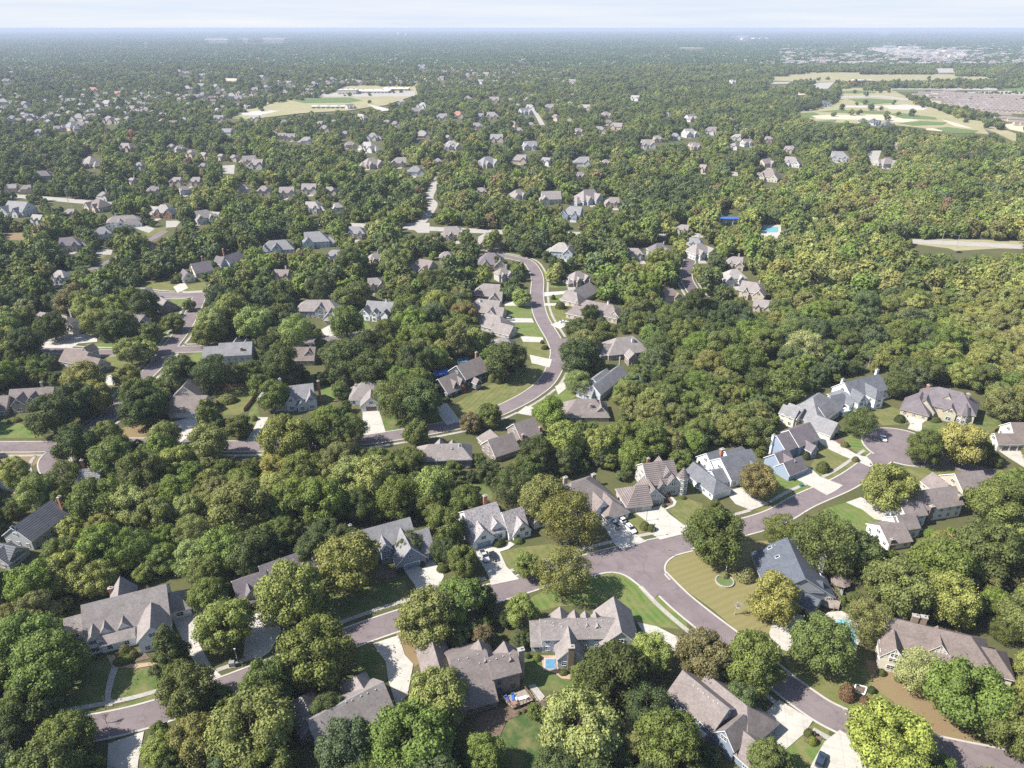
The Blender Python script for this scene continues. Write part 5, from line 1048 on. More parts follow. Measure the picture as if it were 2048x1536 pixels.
# community pool with blue pavilion
g = at((1458, 436), 5); ro = empty('pavilion', (g.x, g.y, 0), 'open pavilion with bright blue flat roof beside the community pool', 'pavilion')
mb = MB(); mb.box((g.x, g.y), 8, 3.6, 4.6, 5.2); mb.build('roof', 'tarp_blue', ro); mb = MB()
for u in (-9, -3, 3, 9): mb.box((g.x+u, g.y-3), .25, .25, 0, 4.6); mb.box((g.x+u, g.y+3), .25, .25, 0, 4.6)
mb.build('post', 'white_trim', ro)
mb = MB(); mb.box((g.x+2, g.y+3.2), 7, 1.2, 0, 4.4); mb.build('wall', 'wall_white', ro)
mb = MB(); mb.poly([at(px('M', *q)) for q in ((470, 500), (600, 505), (605, 575), (490, 585))], 0, .1); struct(mb.build('pool_deck', 'concrete')); mask_poly([px('M', *q) for q in ((478, 505), (595, 505), (600, 560), (490, 565))])
mb = MB(); mb.poly([at(px('M', *q)) for q in ((484, 516), (584, 519), (582, 550), (498, 550))], 0, .2); tag(mb.build('swimming_pool', 'pool_water'), 'large rectangular community pool right of the blue pavilion', 'swimming pool'); mask_disc(1458, 433, 16)
# ------------------------------------------------------------ pools, spa, paths, beds near the houses
def slab(name, mat, z, pts, h, kind=True, label=None, cat=None, clear=True):
    mb = MB(); mb.poly([at(px(z, *q)) for q in pts], 0, h); o = mb.build(name, mat)
    if kind: struct(o)
    else: tag(o, label, cat)
    if clear: mask_poly([px(z, *q) for q in pts])
    return o
slab('pool_surround', 'concrete', 'C', [(870, 600), (960, 590), (1060, 650), (1075, 760), (1030, 860), (930, 870), (860, 800), (840, 690)], .18)
slab('swimming_pool', 'pool_water', 'C', [(935, 640), (985, 640), (1045, 700), (1048, 760), (1020, 830), (970, 845), (930, 800), (960, 750), (925, 700)], .24, False, 'kidney-shaped turquoise garden pool half hidden between two olive trees', 'swimming pool')
slab('patio', 'path_brick', 'S', [(560, 900), (780, 900), (800, 1000), (800, 1095), (980, 1170), (960, 1225), (850, 1215), (740, 1130), (590, 1100)], .2)
ro = empty('hot_tub', at(px('S', 690, 1020)), 'square sunken spa with bright blue water beside the pale blue house', 'hot tub')
mb = MB(); mb.poly([at(px('S', *q)) for q in ((608, 948), (752, 948), (764, 1100), (606, 1100))], 0, .42); mb.build('spa_shell', 'concrete', ro)
mb = MB(); mb.poly([at(px('S', *q)) for q in ((620, 958), (746, 958), (756, 1090), (618, 1090))], 0, .47); mb.build('water', 'spa_water', ro)
slab('garden_path', 'path_brick', 'A', [(640, 865), (685, 860), (720, 900), (800, 915), (940, 900), (945, 918), (820, 940), (745, 935), (710, 940), (672, 930), (660, 900)], .2)
slab('garden_path', 'concrete_old', 'A', [(672, 930), (712, 935), (685, 1010), (665, 1100), (678, 1165), (630, 1168), (630, 1090), (645, 1010)], .19)
slab('garden_path', 'concrete', 'B', [(895, 240), (960, 215), (1020, 180), (1050, 195), (1010, 225), (930, 250)], .2)
slab('garden_path', 'concrete', 'R', [(1700, 590), (1740, 600), (1785, 650), (1760, 700), (1660, 740), (1650, 725), (1735, 680), (1745, 650)], .2)
slab('planting_bed', 'mulch', 'R', [(1600, 580), (1700, 570), (1740, 640), (1730, 690), (1650, 730), (1600, 690)], .15)
slab('planting_bed', 'mulch', 'A', [(690, 855), (860, 830), (900, 880), (800, 905), (730, 900)], .17)
slab('planting_bed', 'mulch', 'B', [(840, 1200), (1120, 1150), (1240, 1120), (1230, 1210), (1150, 1195), (1000, 1250), (960, 1350), (840, 1420), (800, 1300)], .15)
slab('patio', 'concrete_old', 'B', [(1130, 1045), (1170, 1035), (1230, 1110), (1200, 1140), (1180, 1130)], .22)
slab('planting_bed', 'mulch', 'C', [(730, 1300), (760, 1290), (850, 1340), (820, 1400), (740, 1370)], .15)
slab('planting_bed', 'mulch', 'P', [(1600, 890), (1720, 860), (1830, 1010), (1800, 1040), (1700, 970), (1620, 920)], .15)
slab('planting_bed', 'mulch', 'B', [(220, 350), (370, 350), (380, 380), (300, 400), (215, 400)], .15)
slab('cul_de_sac_island', 'mulch', 'Q', [(1080, 1190), (1130, 1175), (1210, 1210), (1200, 1250), (1120, 1240)], .2)
ro = empty('tarpaulin_frame', at(px('Q', 235, 500)), 'blue and white covered vehicle canopy between the pyramid roof and the white house', 'canopy')
g = at(px('Q', 235, 500), 2.2); mb = MB(); mb.box((g.x, g.y), 2.6, 1.6, 2.0, 2.5, .4, .8); mb.build('canopy_top', 'white_trim', ro); mb = MB(); mb.box((g.x, g.y), 2.65, 1.7, .3, 2.0, .4); mb.build('canopy_side', 'tarp_blue', ro)
g = at(px('E', 612, 552), 2.5); ro = empty('pool_cover', (g.x, g.y, 0), 'bright blue tarpaulin roof left of the dark colonial house', 'canopy'); mb = MB(); mb.box((g.x, g.y), 4.2, 3.2, 2.2, 2.7, .35, .9); mb.build('canopy_top', 'tarp_blue', ro); mb = MB()
for a in (-3.5, 3.5):
    for b in (-2.4, 2.4): mb.box((g.x+a*math.cos(.35)-b*math.sin(.35), g.y+a*math.sin(.35)+b*math.cos(.35)), .1, .1, 0, 2.3)
mb.build('post', 'metal_grey', ro); mask_disc(*px('E', 615, 552), 12)
slab('swimming_pool', 'spa_water', 'E', [(700, 475), (770, 460), (770, 490), (705, 500)], .25, False, 'blue garden pool behind the dark colonial house', 'swimming pool')
# ------------------------------------------------------------ cars
CARG = 'cars and trucks parked on the driveways'
def car(z, x, y, hx, hy, kind, colr, label):
    """(x,y) centre pixel, (hx,hy) a pixel toward the nose"""
    c = at(px(z, x, y), .5); h = at(px(z, hx, hy), .5); ang = math.atan2(h.y-c.y, h.x-c.x)
    nm = {'sedan': 'parked_car', 'suv': 'parked_suv', 'pickup': 'pickup_truck'}[kind]; zb = .17
    Lh, Wh = {'sedan': (2.35, .9), 'suv': (2.4, .95), 'pickup': (2.85, 1.0)}[kind]
    ro = empty(nm, (c.x, c.y, zb), label, {'sedan': 'car', 'suv': 'car', 'pickup': 'pickup truck'}[kind], CARG); ro.rotation_euler[2] = ang
    zbelt = {'sedan': .92, 'suv': 1.05, 'pickup': 1.12}[kind]
    def loft(prof, m):   # prof: (x, halfwidth, z0, z1)
        for (x0, w0, a0, b0), (x1, w1, a1, b1) in zip(prof, prof[1:]):
            m.quad((x0, -w0, b0), (x1, -w1, b1), (x1, w1, b1), (x0, w0, b0))
            for s in (1, -1): m.quad((x0, s*w0*1.0, a0), (x1, s*w1, a1), (x1, s*w1, b1), (x0, s*w0, b0))
        for x, w, a, b in (prof[0], prof[-1]): m.quad((x, -w, a), (x, w, a), (x, w, b), (x, -w, b))
    b = MB(); bodyp = [(-Lh, Wh*.82, .4, zbelt*.78), (-Lh+.12, Wh*.93, .3, zbelt*.93), (-Lh+.6, Wh, .28, zbelt), (0, Wh, .28, zbelt), (Lh*.42, Wh, .28, zbelt*.98), (Lh*.8, Wh*.97, .3, zbelt*.86), (Lh-.1, Wh*.86, .35, zbelt*.72), (Lh, Wh*.7, .42, zbelt*.6)]
    if kind == 'pickup': bodyp = [(-Lh, Wh*.95, .45, zbelt), (-Lh*.25, Wh, .4, zbelt), (Lh*.45, Wh, .4, zbelt), (Lh*.9, Wh*.97, .4, zbelt*.95), (Lh, Wh*.85, .5, zbelt*.8)]
    loft(bodyp, b); b.build('body', 'car', ro, colr, rel=False)
    if kind == 'sedan': gl = [(-Lh*.72, .62, .9, .93), (-Lh*.38, .66, .9, 1.36), (Lh*.12, .68, .9, 1.38), (Lh*.48, .74, .9, .93)]; rf = (-Lh*.36, Lh*.10, .64, 1.40)
    elif kind == 'suv': gl = [(-Lh*.95, .72, .95, 1.0), (-Lh*.82, .72, .95, 1.66), (Lh*.12, .74, .95, 1.70), (Lh*.45, .8, .95, 1.05)]; rf = (-Lh*.82, Lh*.12, .72, 1.73)
    else: gl = [(-Lh*.24, .8, 1.0, 1.15), (-Lh*.20, .76, 1.0, 1.74), (Lh*.22, .76, 1.0, 1.76), (Lh*.45, .82, 1.0, 1.12)]; rf = (-Lh*.2, Lh*.2, .74, 1.79)
    b = MB(); loft(gl, b); b.build('windows', 'glass', ro, rel=False)
    b = MB(); b.box(((rf[0]+rf[1])/2, 0), (rf[1]-rf[0])/2, rf[2], rf[3]-.05, rf[3], 0, .96); r2 = b.build('roof', 'car', ro, colr, rel=False)
    if kind == 'pickup':
        b = MB(); b.box((-Lh*.62, 0), Lh*.34, Wh*.82, zbelt-.02, zbelt+.004); b.build('truck_bed', 'metal_dark', ro, rel=False)
    if kind == 'suv':
        b = MB(); b.box((-.2, 0), .35, .4, 1.728, 1.738); b.build('sunroof', 'glass', ro, rel=False)
    for sx_ in (-.62, .62):
        for s in (-1, 1):
            b = MB(); xx = Lh*sx_; b.tube((xx, s*(Wh-.18), .34), (xx, s*(Wh+.03), .34), .34, n=12); wl = b.build('wheel', 'tyre', ro, rel=False)
            b = MB(); b.tube((xx, s*(Wh+.02), .34), (xx, s*(Wh+.045), .34), .2, n=8); k = b.build('rim', 'metal_grey', wl, rel=False)
    for s in (-1, 1):
        b = MB(); b.box((Lh-.06, s*Wh*.6), .08, .18, zbelt*.55, zbelt*.7); b.build('headlight', 'clear_lamp', ro, rel=False)
        b = MB(); b.box((-Lh-.0, s*Wh*.68), .06, .14, zbelt*.62, zbelt*.82); b.build('taillight', 'red_lamp', ro, rel=False)
    p = px(z, x, y); mask_disc(p[0], p[1], 12)
CG = {'white': (.8, .8, .82), 'silver': (.42, .43, .45), 'black': (.015, .016, .02), 'grey': (.16, .16, .17), 'navy': (.03, .045, .075)}
car('A', 1622, 650, 1645, 690, 'sedan', CG['silver'], 'silver sedan with dark hood alone on the drive below the plum garage')
car('B', 866, 268, 885, 305, 'pickup', CG['silver'], 'silver pickup parked left of the black sedan')
car('B', 922, 268, 940, 300, 'sedan', CG['black'], 'black sedan right of the silver pickup on a narrow drive')
car('R', 1078, 905, 1020, 850, 'pickup', CG['silver'], 'dented silver-grey pickup beside the two white cars')
car('R', 1140, 845, 1080, 795, 'suv', CG['white'], 'white car nearest the garage, behind another white car')
car('R', 1258, 960, 1310, 1010, 'suv', CG['white'], 'white car with twin roof windows nearest the street')
car('X', 1642, 1521, 1650, 1500, 'suv', CG['navy'], 'dark navy car at the bottom edge of the picture')
car('Q', 637, 790, 655, 825, 'sedan', CG['white'], 'white sedan parked against the cul-de-sac kerb')
car('E', 1020, 238, 1040, 238, 'suv', CG['silver'], 'silver car beside the garage left of the curved street')
car('E', 1340, 252, 1365, 250, 'sedan', CG['white'], 'white car on the drive right of the curved street')
car('D', 945, 203, 975, 200, 'sedan', CG['black'], 'black car on the drive beside the brown left-street house')
car('D', 1002, 178, 1020, 185, 'sedan', CG['white'], 'white car close to the garage of the brown left-street house')
car('M', 1660, 668, 1690, 668, 'sedan', CG['navy'], 'dark car on the road gap in the far right wood')
car('N', 20, 550, 30, 552, 'suv', CG['white'], 'white vehicle near the distant school')
# ------------------------------------------------------------ street furniture
def lamp_post(z, bx, by, hgt, label, mat='metal_grey', lantern=True):
    g = at(px(z, bx, by)); ro = empty('street_lamp', (g.x, g.y, 0), label, 'street lamp', 'street lamps along the streets'); mb = MB(); mb.tube((g.x, g.y, 0), (g.x, g.y, hgt), .09, .05, 8); mb.build('pole', mat, ro)
    mb = MB(); mb.tube((g.x, g.y, hgt), (g.x, g.y, hgt+.45), .16, .26, 8); mb.tube((g.x, g.y, hgt+.45), (g.x, g.y, hgt+.6), .3, .05, 8); mb.build('lantern', 'metal_dark' if lantern else 'clear_lamp', ro)
lamp_post('A', 1430, 915, 5.5, 'pale street lamp beside the utility cabinet at lower left', lantern=False)
lamp_post('B', 1880, 150, 5.0, 'white street lamp on the verge below the round hedge')
lamp_post('R', 1437, 865, 4.2, 'short dark lamp at the edge of the pale double driveway', 'metal_dark')
lamp_post('Q', 855, 650, 4.0, 'white lamp post on the lawn beside the stone manor drive')
lamp_post('D', 725, 690, 5, 'street lamp on the pavement of the left diagonal street')
lamp_post('A', 72, 905, 5, 'street lamp beside trees at the lower left')
lamp_post('X', 1338, 840, 5, 'lamp among the trees right of the woods centre')
def sign(z, x, y, h, mat, label, w_=.75, diamond=False):
    g = at(px(z, x, y)); ro = empty('street_sign', (g.x, g.y, 0), label, 'sign'); mb = MB(); mb.tube((g.x, g.y, 0), (g.x, g.y, h), .045, n=6); mb.build('post', 'metal_grey', ro)
    mb = MB()
    if diamond: mb.quad((g.x-w_*.7, g.y-.06, h), (g.x, g.y-.06, h-w_*.7), (g.x+w_*.7, g.y-.06, h), (g.x, g.y-.06, h+w_*.7)); mb.quad((g.x-w_*.7, g.y-.03, h), (g.x, g.y-.03, h+w_*.7), (g.x+w_*.7, g.y-.03, h), (g.x, g.y-.03, h-w_*.7))
    else: mb.box((g.x, g.y-.06), w_/2, .02, h-.25, h)
    mb.build('sign_plate', mat, ro); return ro
sign('D', 220, 1046, 3.4, 'yellow_sign', 'yellow diamond warning sign on a post at the left junction', .8, True)
r_ = sign('X', 1338, 1114, 2.9, 'green_sign', 'green and orange street corner sign at the branching street', .9)
g = at(px('X', 1338, 1114)); mb = MB(); mb.box((g.x, g.y-.08), .3, .02, 2.05, 2.5); mb.build('sign_plate', 'yellow_sign', r_)
def boxthing(name, z, x, y, sx_, sy_, h, mat, label, cat, ang=.25, lid=None):
    g = at(px(z, x, y)); ro = empty(name, (g.x, g.y, 0), label, cat); mb = MB(); mb.box((g.x, g.y), sx_/2, sy_/2, .1, h*.88, ang, .97); mb.build('cabinet', mat, ro)
    mb = MB(); mb.box((g.x, g.y), sx_/2+.04, sy_/2+.04, h*.88, h, ang, .9); mb.build('lid', lid or mat, ro)
    mb = MB(); mb.box((g.x, g.y), sx_/2+.2, sy_/2+.2, 0, .18, ang); mb.build('base', 'concrete_old', ro)
boxthing('utility_cabinet', 'A', 1395, 925, 1.5, 1.2, 1.7, 'metal_grey', 'grey utility cabinet on the verge next to the lower left street lamp', 'utility box')
boxthing('utility_cabinet', 'P', 1265, 1435, 1.6, 1.2, .9, 'green_sign', 'low green utility box on the lawn left of the blue house drive', 'utility box')
def mailbox(z, x, y, label):
    g = at(px(z, x, y)); ro = empty('mailbox', (g.x, g.y, 0), label, 'mailbox', 'mailboxes at the kerb'); mb = MB(); mb.box((g.x, g.y), .1, .1, 0, 1.1); mb.build('post', 'white_trim', ro); mb = MB(); mb.box((g.x, g.y), .2, .35, 1.1, 1.5, .3, .9); mb.build('box', 'metal_dark', ro)
mailbox('X', 1740, 934, 'pale mailbox at the kerb where the long curved drive meets the street'); mailbox('X', 1628, 1472, 'white mailbox beside the clipped yellow-green shrub'); mailbox('R', 1272, 750, 'white mailbox post by the round bush near the timbered garage'); mailbox('B', 72, 640, 'mailbox on the verge below the blue-grey house'); mailbox('E', 232, 972, 'mailbox on the street below the brown garage door house')
g = at(px('C', 270, 375)); ro = empty('flagpole', (g.x, g.y, 0), 'white flagpole with a drooping red and white flag in a round bed', 'flagpole'); mb = MB(); mb.tube((g.x, g.y, 0), (g.x, g.y, 8.0), .09, .04, 8); mb.build('pole', 'white_trim', ro)
FS = MB()
for k in range(5):
    z0, z1 = 7.8-k*.62, 7.8-(k+1)*.62; w0, w1 = .12+k*.14, .12+(k+1)*.14; y0, y1 = .15*math.sin(k), .15*math.sin(k+1)
    FS.quad((g.x+.05, g.y+y0, z0), (g.x+w0+.2, g.y-y0, z0-.2), (g.x+w1+.2, g.y-y1, z1-.2), (g.x+.05, g.y+y1, z1))
fo = FS.build('flag', ['red_sign', 'white_trim', 'tarp_blue'], ro); fo.data.polygons.foreach_set('material_index', [2, 1, 0, 1, 0])
g = at(px('C', 265, 415)); ro = empty('planter_ring', (g.x, g.y, 0), 'round stone-edged planting bed around the flagpole', 'planter'); mb = MB()
for k in range(20):
    a = k*math.pi/10; mb.box((g.x+2.7*math.cos(a), g.y+2.7*math.sin(a)), .2, .45, 0, .5, a)
mb.build('stone_edge', 'concrete_old', ro); mb = MB(); mb.poly([(g.x+2.5*math.cos(k*math.pi/12), g.y+2.5*math.sin(k*math.pi/12)) for k in range(24)], 0, .3); mb.build('bed', 'turf', ro)
# deck with furniture behind the dark brown house
dz = .9; dp = [at(px('X', *q), dz) for q in ((1004, 1396), (1050, 1378), (1066, 1400), (1026, 1416))]; ro = empty('deck', (dp[0].x, dp[0].y, 0), 'raised wooden deck with brown railing behind the dark brown house', 'deck')
mb = MB(); mb.poly(dp, dz-.25, dz); mb.build('floor', 'deck_grey', ro)
mb = MB()
for a, b in ((1, 2), (2, 3), (3, 0)):
    n_ = max(2, int((dp[b]-dp[a]).length/.9))
    for k in range(n_): q = dp[a].lerp(dp[b], k/n_); mb.box((q.x, q.y), .06, .06, 0, dz+1.0)
    mb.tube(dp[a]+Vector((0, 0, 1)), dp[b]+Vector((0, 0, 1)), .06, n=4); mb.tube(dp[a]+Vector((0, 0, .5)), dp[b]+Vector((0, 0, .5)), .05, n=4)
mb.build('railing', 'wood', ro)
def lounger(x, y, mat, label, ang, L_=1.9, W_=.7, cushion=True, nm='sun_lounger', cat='lounger'):
    g = at((x, y), dz+.4); ro = empty(nm, (g.x, g.y, dz), label, cat); ro.rotation_euler[2] = ang; mb = MB(); mb.box((0, 0), L_/2, W_/2, .28, .40); mb.build('seat', mat, ro, rel=False)
    mb = MB(); mb.box((-L_/2+.12, 0), .14, W_/2, .40, .85); mb.build('backrest', mat, ro, rel=False)
    for a in (-1, 1):
        for b in (-1, 1): mb = MB(); mb.box((a*L_*.42, b*W_*.42), .04, .04, 0, .28); mb.build('leg', 'metal_dark', ro, rel=False)
lounger(1014, 1398, 'tarp_blue', 'blue sun lounger, left one of two on the deck', -1.1); lounger(1026, 1394, 'tarp_blue', 'blue sun lounger, right one of two on the deck', -1.4)
lounger(1040, 1397, 'white_trim', 'white outdoor sofa in the middle of the deck', .35, 2.2, .9, nm='outdoor_sofa', cat='sofa'); lounger(1052, 1394, 'white_trim', 'white outdoor chair at the right corner of the deck', 2.2, 1.1, .9, nm='outdoor_chair', cat='chair')
g = at((1030, 1409), dz); ro = empty('round_table', (g.x, g.y, dz), 'round brown table at the near edge of the deck', 'table'); mb = MB(); mb.tube((0, 0, .68), (0, 0, .74), .65, n=16); mb.build('tabletop', 'wood', ro, rel=False); mb = MB(); mb.tube((0, 0, 0), (0, 0, .68), .08, n=8); mb.build('pedestal', 'metal_dark', ro, rel=False)
dz = 1.2; dp = [at(px('C', *q), dz) for q in ((850, 500), (900, 465), (955, 530), (945, 575), (890, 570), (835, 545))]; ro = empty('deck', (dp[0].x, dp[0].y, 0), 'grey timber deck at the end of the navy-roofed house', 'deck'); mb = MB(); mb.poly(dp, dz-.25, dz); mb.build('floor', 'deck_grey', ro); mb = MB()
for a, b in ((1, 2), (2, 3), (3, 4)):
    n_ = max(2, int((dp[b]-dp[a]).length/.9))
    for k in range(n_): q = dp[a].lerp(dp[b], k/n_); mb.box((q.x, q.y), .06, .06, 0, dz+1.0)
    mb.tube(dp[a]+Vector((0, 0, 1)), dp[b]+Vector((0, 0, 1)), .06, n=4)
mb.build('railing', 'deck_grey', ro); mask_poly([px('C', *q) for q in ((830, 500), (900, 450), (960, 500), (950, 590), (850, 570))])
g = at(px('C', 958, 405), 3.0); ro = empty('gazebo', (g.x, g.y, 0), 'round gazebo with brown shingled cone roof right of the navy-roofed house', 'gazebo')
mb = MB(); 
for k in range(8):
    a0, a1 = k*math.pi/4, (k+1)*math.pi/4; mb.quad((g.x+3*math.cos(a0), g.y+3*math.sin(a0), 2.5), (g.x+3*math.cos(a1), g.y+3*math.sin(a1), 2.5), (g.x, g.y, 4.2), uv=[(0, 0), (2.3, 0), (1.1, 3)])
mb.build('roof', 'shingle', ro, RC['brown'])
for k in range(8): mb = MB(); a0 = k*math.pi/4; mb.box((g.x+2.6*math.cos(a0), g.y+2.6*math.sin(a0)), .09, .09, 0, 2.6); mb.build('post', 'wood', ro)
mask_disc(*px('C', 958, 405), 14)
P4 = [at(px('C', *q)) for q in ((1045, 1030), (1110, 1050), (1095, 1092), (1032, 1072))]; ro = empty('raised_garden_bed', (P4[0].x, P4[0].y, 0), 'rectangular garden bed with white timber frame in the brown yard', 'garden bed'); mb = MB()
for k in range(4): mb.tube(P4[k]+Vector((0, 0, .3)), P4[(k+1) % 4]+Vector((0, 0, .3)), .2, n=4)
mb.build('frame', 'white_trim', ro); mb = MB(); mb.poly(P4, 0, .3); mb.build('soil', 'mulch', ro)
# fences
def fence(z, pts, h, mat, label):
    P = [at(px(z, *q)) for q in pts]; ro = empty('wood_fence', (P[0].x, P[0].y, 0), label, 'fence'); pan = MB()
    for a, b in zip(P, P[1:]):
        pan.tube(a+Vector((0, 0, h*.5)), b+Vector((0, 0, h*.5)), .001, n=3, cap=False)
        d = (b-a).normalized(); n = Vector((-d.y, d.x, 0))*.03
        pan.quad(a-n, b-n, b-n+Vector((0, 0, h)), a-n+Vector((0, 0, h))); pan.quad(b+n, a+n, a+n+Vector((0, 0, h)), b+n+Vector((0, 0, h))); pan.quad(a-n+Vector((0, 0, h)), b-n+Vector((0, 0, h)), b+n+Vector((0, 0, h)), a+n+Vector((0, 0, h)))
        for k in range(int((b-a).length/2.4)+1):
            q = a+d*min(k*2.4, (b-a).length); mb = MB(); mb.box((q.x, q.y), .07, .07, 0, h+.1); mb.build('post', mat, ro)
    pan.build('panel', mat, ro)
fence('D', [(1465, 790), (1520, 720), (1545, 690)], 1.8, 'wood', 'brown wooden fence between the yard and the pale half-timbered house')
fence('D', [(1310, 640), (1400, 640), (1480, 636)], 1.6, 'wood', 'reddish wooden fence behind the three-garage house yard')
fence('F', [(1870, 905), (1930, 885), (1980, 870)], 1.4, 'wood', 'dark low fence behind the brown-roofed garage house')
fence('R', [(1000, 590), (1110, 640), (1160, 610)], 1.6, 'wood', 'weathered fence between the three-car house and the timbered garage')
fence('C', [(900, 390), (950, 470), (965, 500)], 1.6, 'metal_grey', 'pale fence along the back of the navy-roofed house')
# poles of the far transmission line and park lights
for i, (z, x, y0, y1, lb) in enumerate([('G', 210, 560, 490, 'leftmost tall pole of the far transmission line'), ('G', 650, 540, 480, 'second pole of the far transmission line'), ('G', 970, 505, 440, 'third pole of the far transmission line'), ('G', 1255, 465, 410, 'fourth pole of the far transmission line'),
    ('G', 1425, 470, 385, 'tallest far transmission pole beside the pale sandy patch'), ('G', 1570, 430, 360, 'sixth pole of the far transmission line'), ('G', 1765, 385, 330, 'seventh pole of the far transmission line'), ('G', 1918, 350, 300, 'rightmost pole of the far transmission line'),
    ('O', 1665, 400, 335, 'tall white mast behind the sports park'), ('O', 1100, 600, 480, 'floodlight pole in the middle of the ball fields'), ('O', 995, 620, 500, 'floodlight pole left of the ball field centre'), ('O', 680, 640, 570, 'floodlight pole at the left wood edge'),
    ('O', 1870, 520, 460, 'floodlight pole near the right car park'), ('O', 1960, 740, 670, 'floodlight pole below the townhouse rows'), ('K', 415, 385, 300, 'street light mast beside the left arterial road'), ('M', 1560, 600, 545, 'street light mast over the road gap at right'), ('M', 1645, 640, 570, 'leaning mast beside the dark car at right'), ('L', 303, 470, 420, 'street light mast left of the concrete crossroads'), ('M', 1022, 555, 525, 'pole standing alone in the right wood'), ('K', 1925, 450, 400, 'utility pole by the arterial, right of centre left')]):
    g = at(px(z, x, y0)); d = proj(g)[2]; h = min(38, (y0-y1)/ZM[z][2]/FPX*d*1.05); rr = .14+h*.008
    ro = empty('utility_pole', (g.x, g.y, 0), lb, 'pole'); mb = MB(); mb.tube((g.x, g.y, 0), (g.x, g.y, h), rr, rr*.6, 6); mb.build('pole', 'metal_grey', ro); mb = MB(); mb.box((g.x, g.y), h*.07+.5, .15, h-.5, h-.1); mb.build('crossarm', 'metal_grey', ro)
print('props done')
# ------------------------------------------------------------ trees
def leaf_mesh(name, P, N, S, mat, lv, rs):
    """quads at P with normals N and sizes S"""
    n = len(P); U = np.cross(N, rs.normal(size=(n, 3))); U /= np.linalg.norm(U, axis=1)[:, None]+1e-9; V = np.cross(N, U)
    S = S[:, None]; B = N*S*0.35
    q = np.stack([P-U*S-B*0, P-V*S*.62-B, P+U*S, P+V*S*.62-B], 1).reshape(-1, 3)
    me = bpy.data.meshes.new(name); me.vertices.add(4*n); me.vertices.foreach_set('co', q.ravel().astype(np.float32))
    me.loops.add(4*n); me.loops.foreach_set('vertex_index', np.arange(4*n, dtype=np.int32)); me.polygons.add(n)
    me.polygons.foreach_set('loop_start', np.arange(0, 4*n, 4, dtype=np.int32)); me.polygons.foreach_set('loop_total', np.full(n, 4, dtype=np.int32))
    a = me.attributes.new('lv', 'FLOAT', 'FACE'); a.data.foreach_set('value', lv.astype(np.float32)); me.materials.append(MATS[mat]); me.update(calc_edges=True); return me
def crown_points(rs, form, n, seed_lobes=28, flat=False):
    """unit crown, radius about 1; returns P, N, lobe index. z origin at crown base"""
    H = {'round': 1.55, 'oval': 2.3, 'cone': 2.9, 'vase': 1.5, 'airy': 1.6, 'broad': 1.25}[form]
    L_ = []; k = 0
    while len(L_) < seed_lobes:
        k += 1; th = rs.uniform(0, 2*math.pi); t = rs.uniform(0.02, 1)
        if form == 'cone': r = (1-t)**.8*.9
        elif form == 'vase': r = .35+.55*math.sin(min(1, t*1.15)*math.pi*.62); r *= math.sqrt(max(0.05, 1-t**5))
        else: r = math.sqrt(max(0.0, 1-(2*t-.85)**2*.76))*.78
        r *= math.sqrt(rs.uniform(.35, 1)); L_.append((r*math.cos(th), r*math.sin(th), t*H*.86+H*.05, rs.uniform(.20, .40)*(1.15-.35*t)*(1.0 if form != 'cone' else .8)))
    L_ = np.array(L_); L_[:, 3] *= (28/seed_lobes)**.38; w = L_[:, 3]**2; w /= w.sum(); Pn = []; Nn = []; I = []; got = 0
    while got < n:
        m = n; li = rs.choice(len(L_), m, p=w); d = rs.normal(size=(m, 3)); d[:, 2] += .35; d /= np.linalg.norm(d, axis=1)[:, None]
        rr = rs.uniform(.62, 1.1, m)+(rs.random(m) < .16)*rs.uniform(0, .55, m); P = L_[li, :3]+d*(L_[li, 3]*rr)[:, None]
        # drop points deep inside other lobes
        D = np.linalg.norm(P[:, None, :]-L_[None, :, :3], axis=2)/L_[None, :, 3]; D[np.arange(m), li] = 9; keep = (D.min(1) > .78)
        P, d, li = P[keep], d[keep], li[keep]; Pn.append(P); Nn.append(d); I.append(li); got += len(P)
    P = np.concatenate(Pn)[:n]; N = np.concatenate(Nn)[:n]; I = np.concatenate(I)[:n]
    q_ = np.percentile(np.hypot(P[:, 0], P[:, 1]), 96); P[:, :2] /= q_; L_[:, :2] /= q_
    N = N+rs.normal(size=N.shape)*.38; N /= np.linalg.norm(N, axis=1)[:, None]; return P, N, I, L_, H
CROWN = {}; TRUNK = {}
def make_kind(form, var, n, size, mat='leaf', tag_='', lobes=28, trunk=True):
    rs = np.random.RandomState(hash_(form)+var*17+n); P, N, I, L_, H = crown_points(rs, form, n, lobes)
    lobe_v = rs.uniform(.2, .8, len(L_)); lv = np.clip(lobe_v[I]*.55+rs.uniform(0, .45, n), 0, 1); S = rs.uniform(.6, 1.25, n)*size
    me = leaf_mesh('crown', P, N, S, mat, lv, rs); CROWN[(form, var, tag_)] = me
    if trunk:
        b = MB(); hb = .42; lean = rs.uniform(-.05, .05, 2); b.tube((0, 0, -hb*1.0), (lean[0], lean[1], .45), .075, .05, 7)
        for k in rs.permutation(len(L_))[:9]:
            q = L_[k, :3]; m_ = (q[0]*.35+lean[0], q[1]*.35+lean[1], .35+q[2]*.3); b.tube((lean[0], lean[1], .1+.25*rs.random()), m_, .035, .026, 5, False); b.tube(m_, tuple(q), .026, .008, 4, False)
        me2 = bpy.data.meshes.new('trunk'); me2.from_pydata(b.v, [], b.f); me2.materials.append(MATS['bark']); TRUNK[(form, var, tag_)] = me2
def hash_(s): return sum(ord(c)*(i+3) for i, c in enumerate(s)) % 9973
for form, nv, lob in (('round', 4, 64), ('broad', 2, 80), ('oval', 2, 60), ('cone', 1, 70), ('vase', 2, 60), ('airy', 2, 60)):
    for v in range(nv): make_kind(form, v, 17000 if form != 'airy' else 10000, .040 if form != 'airy' else .034, lobes=lob)
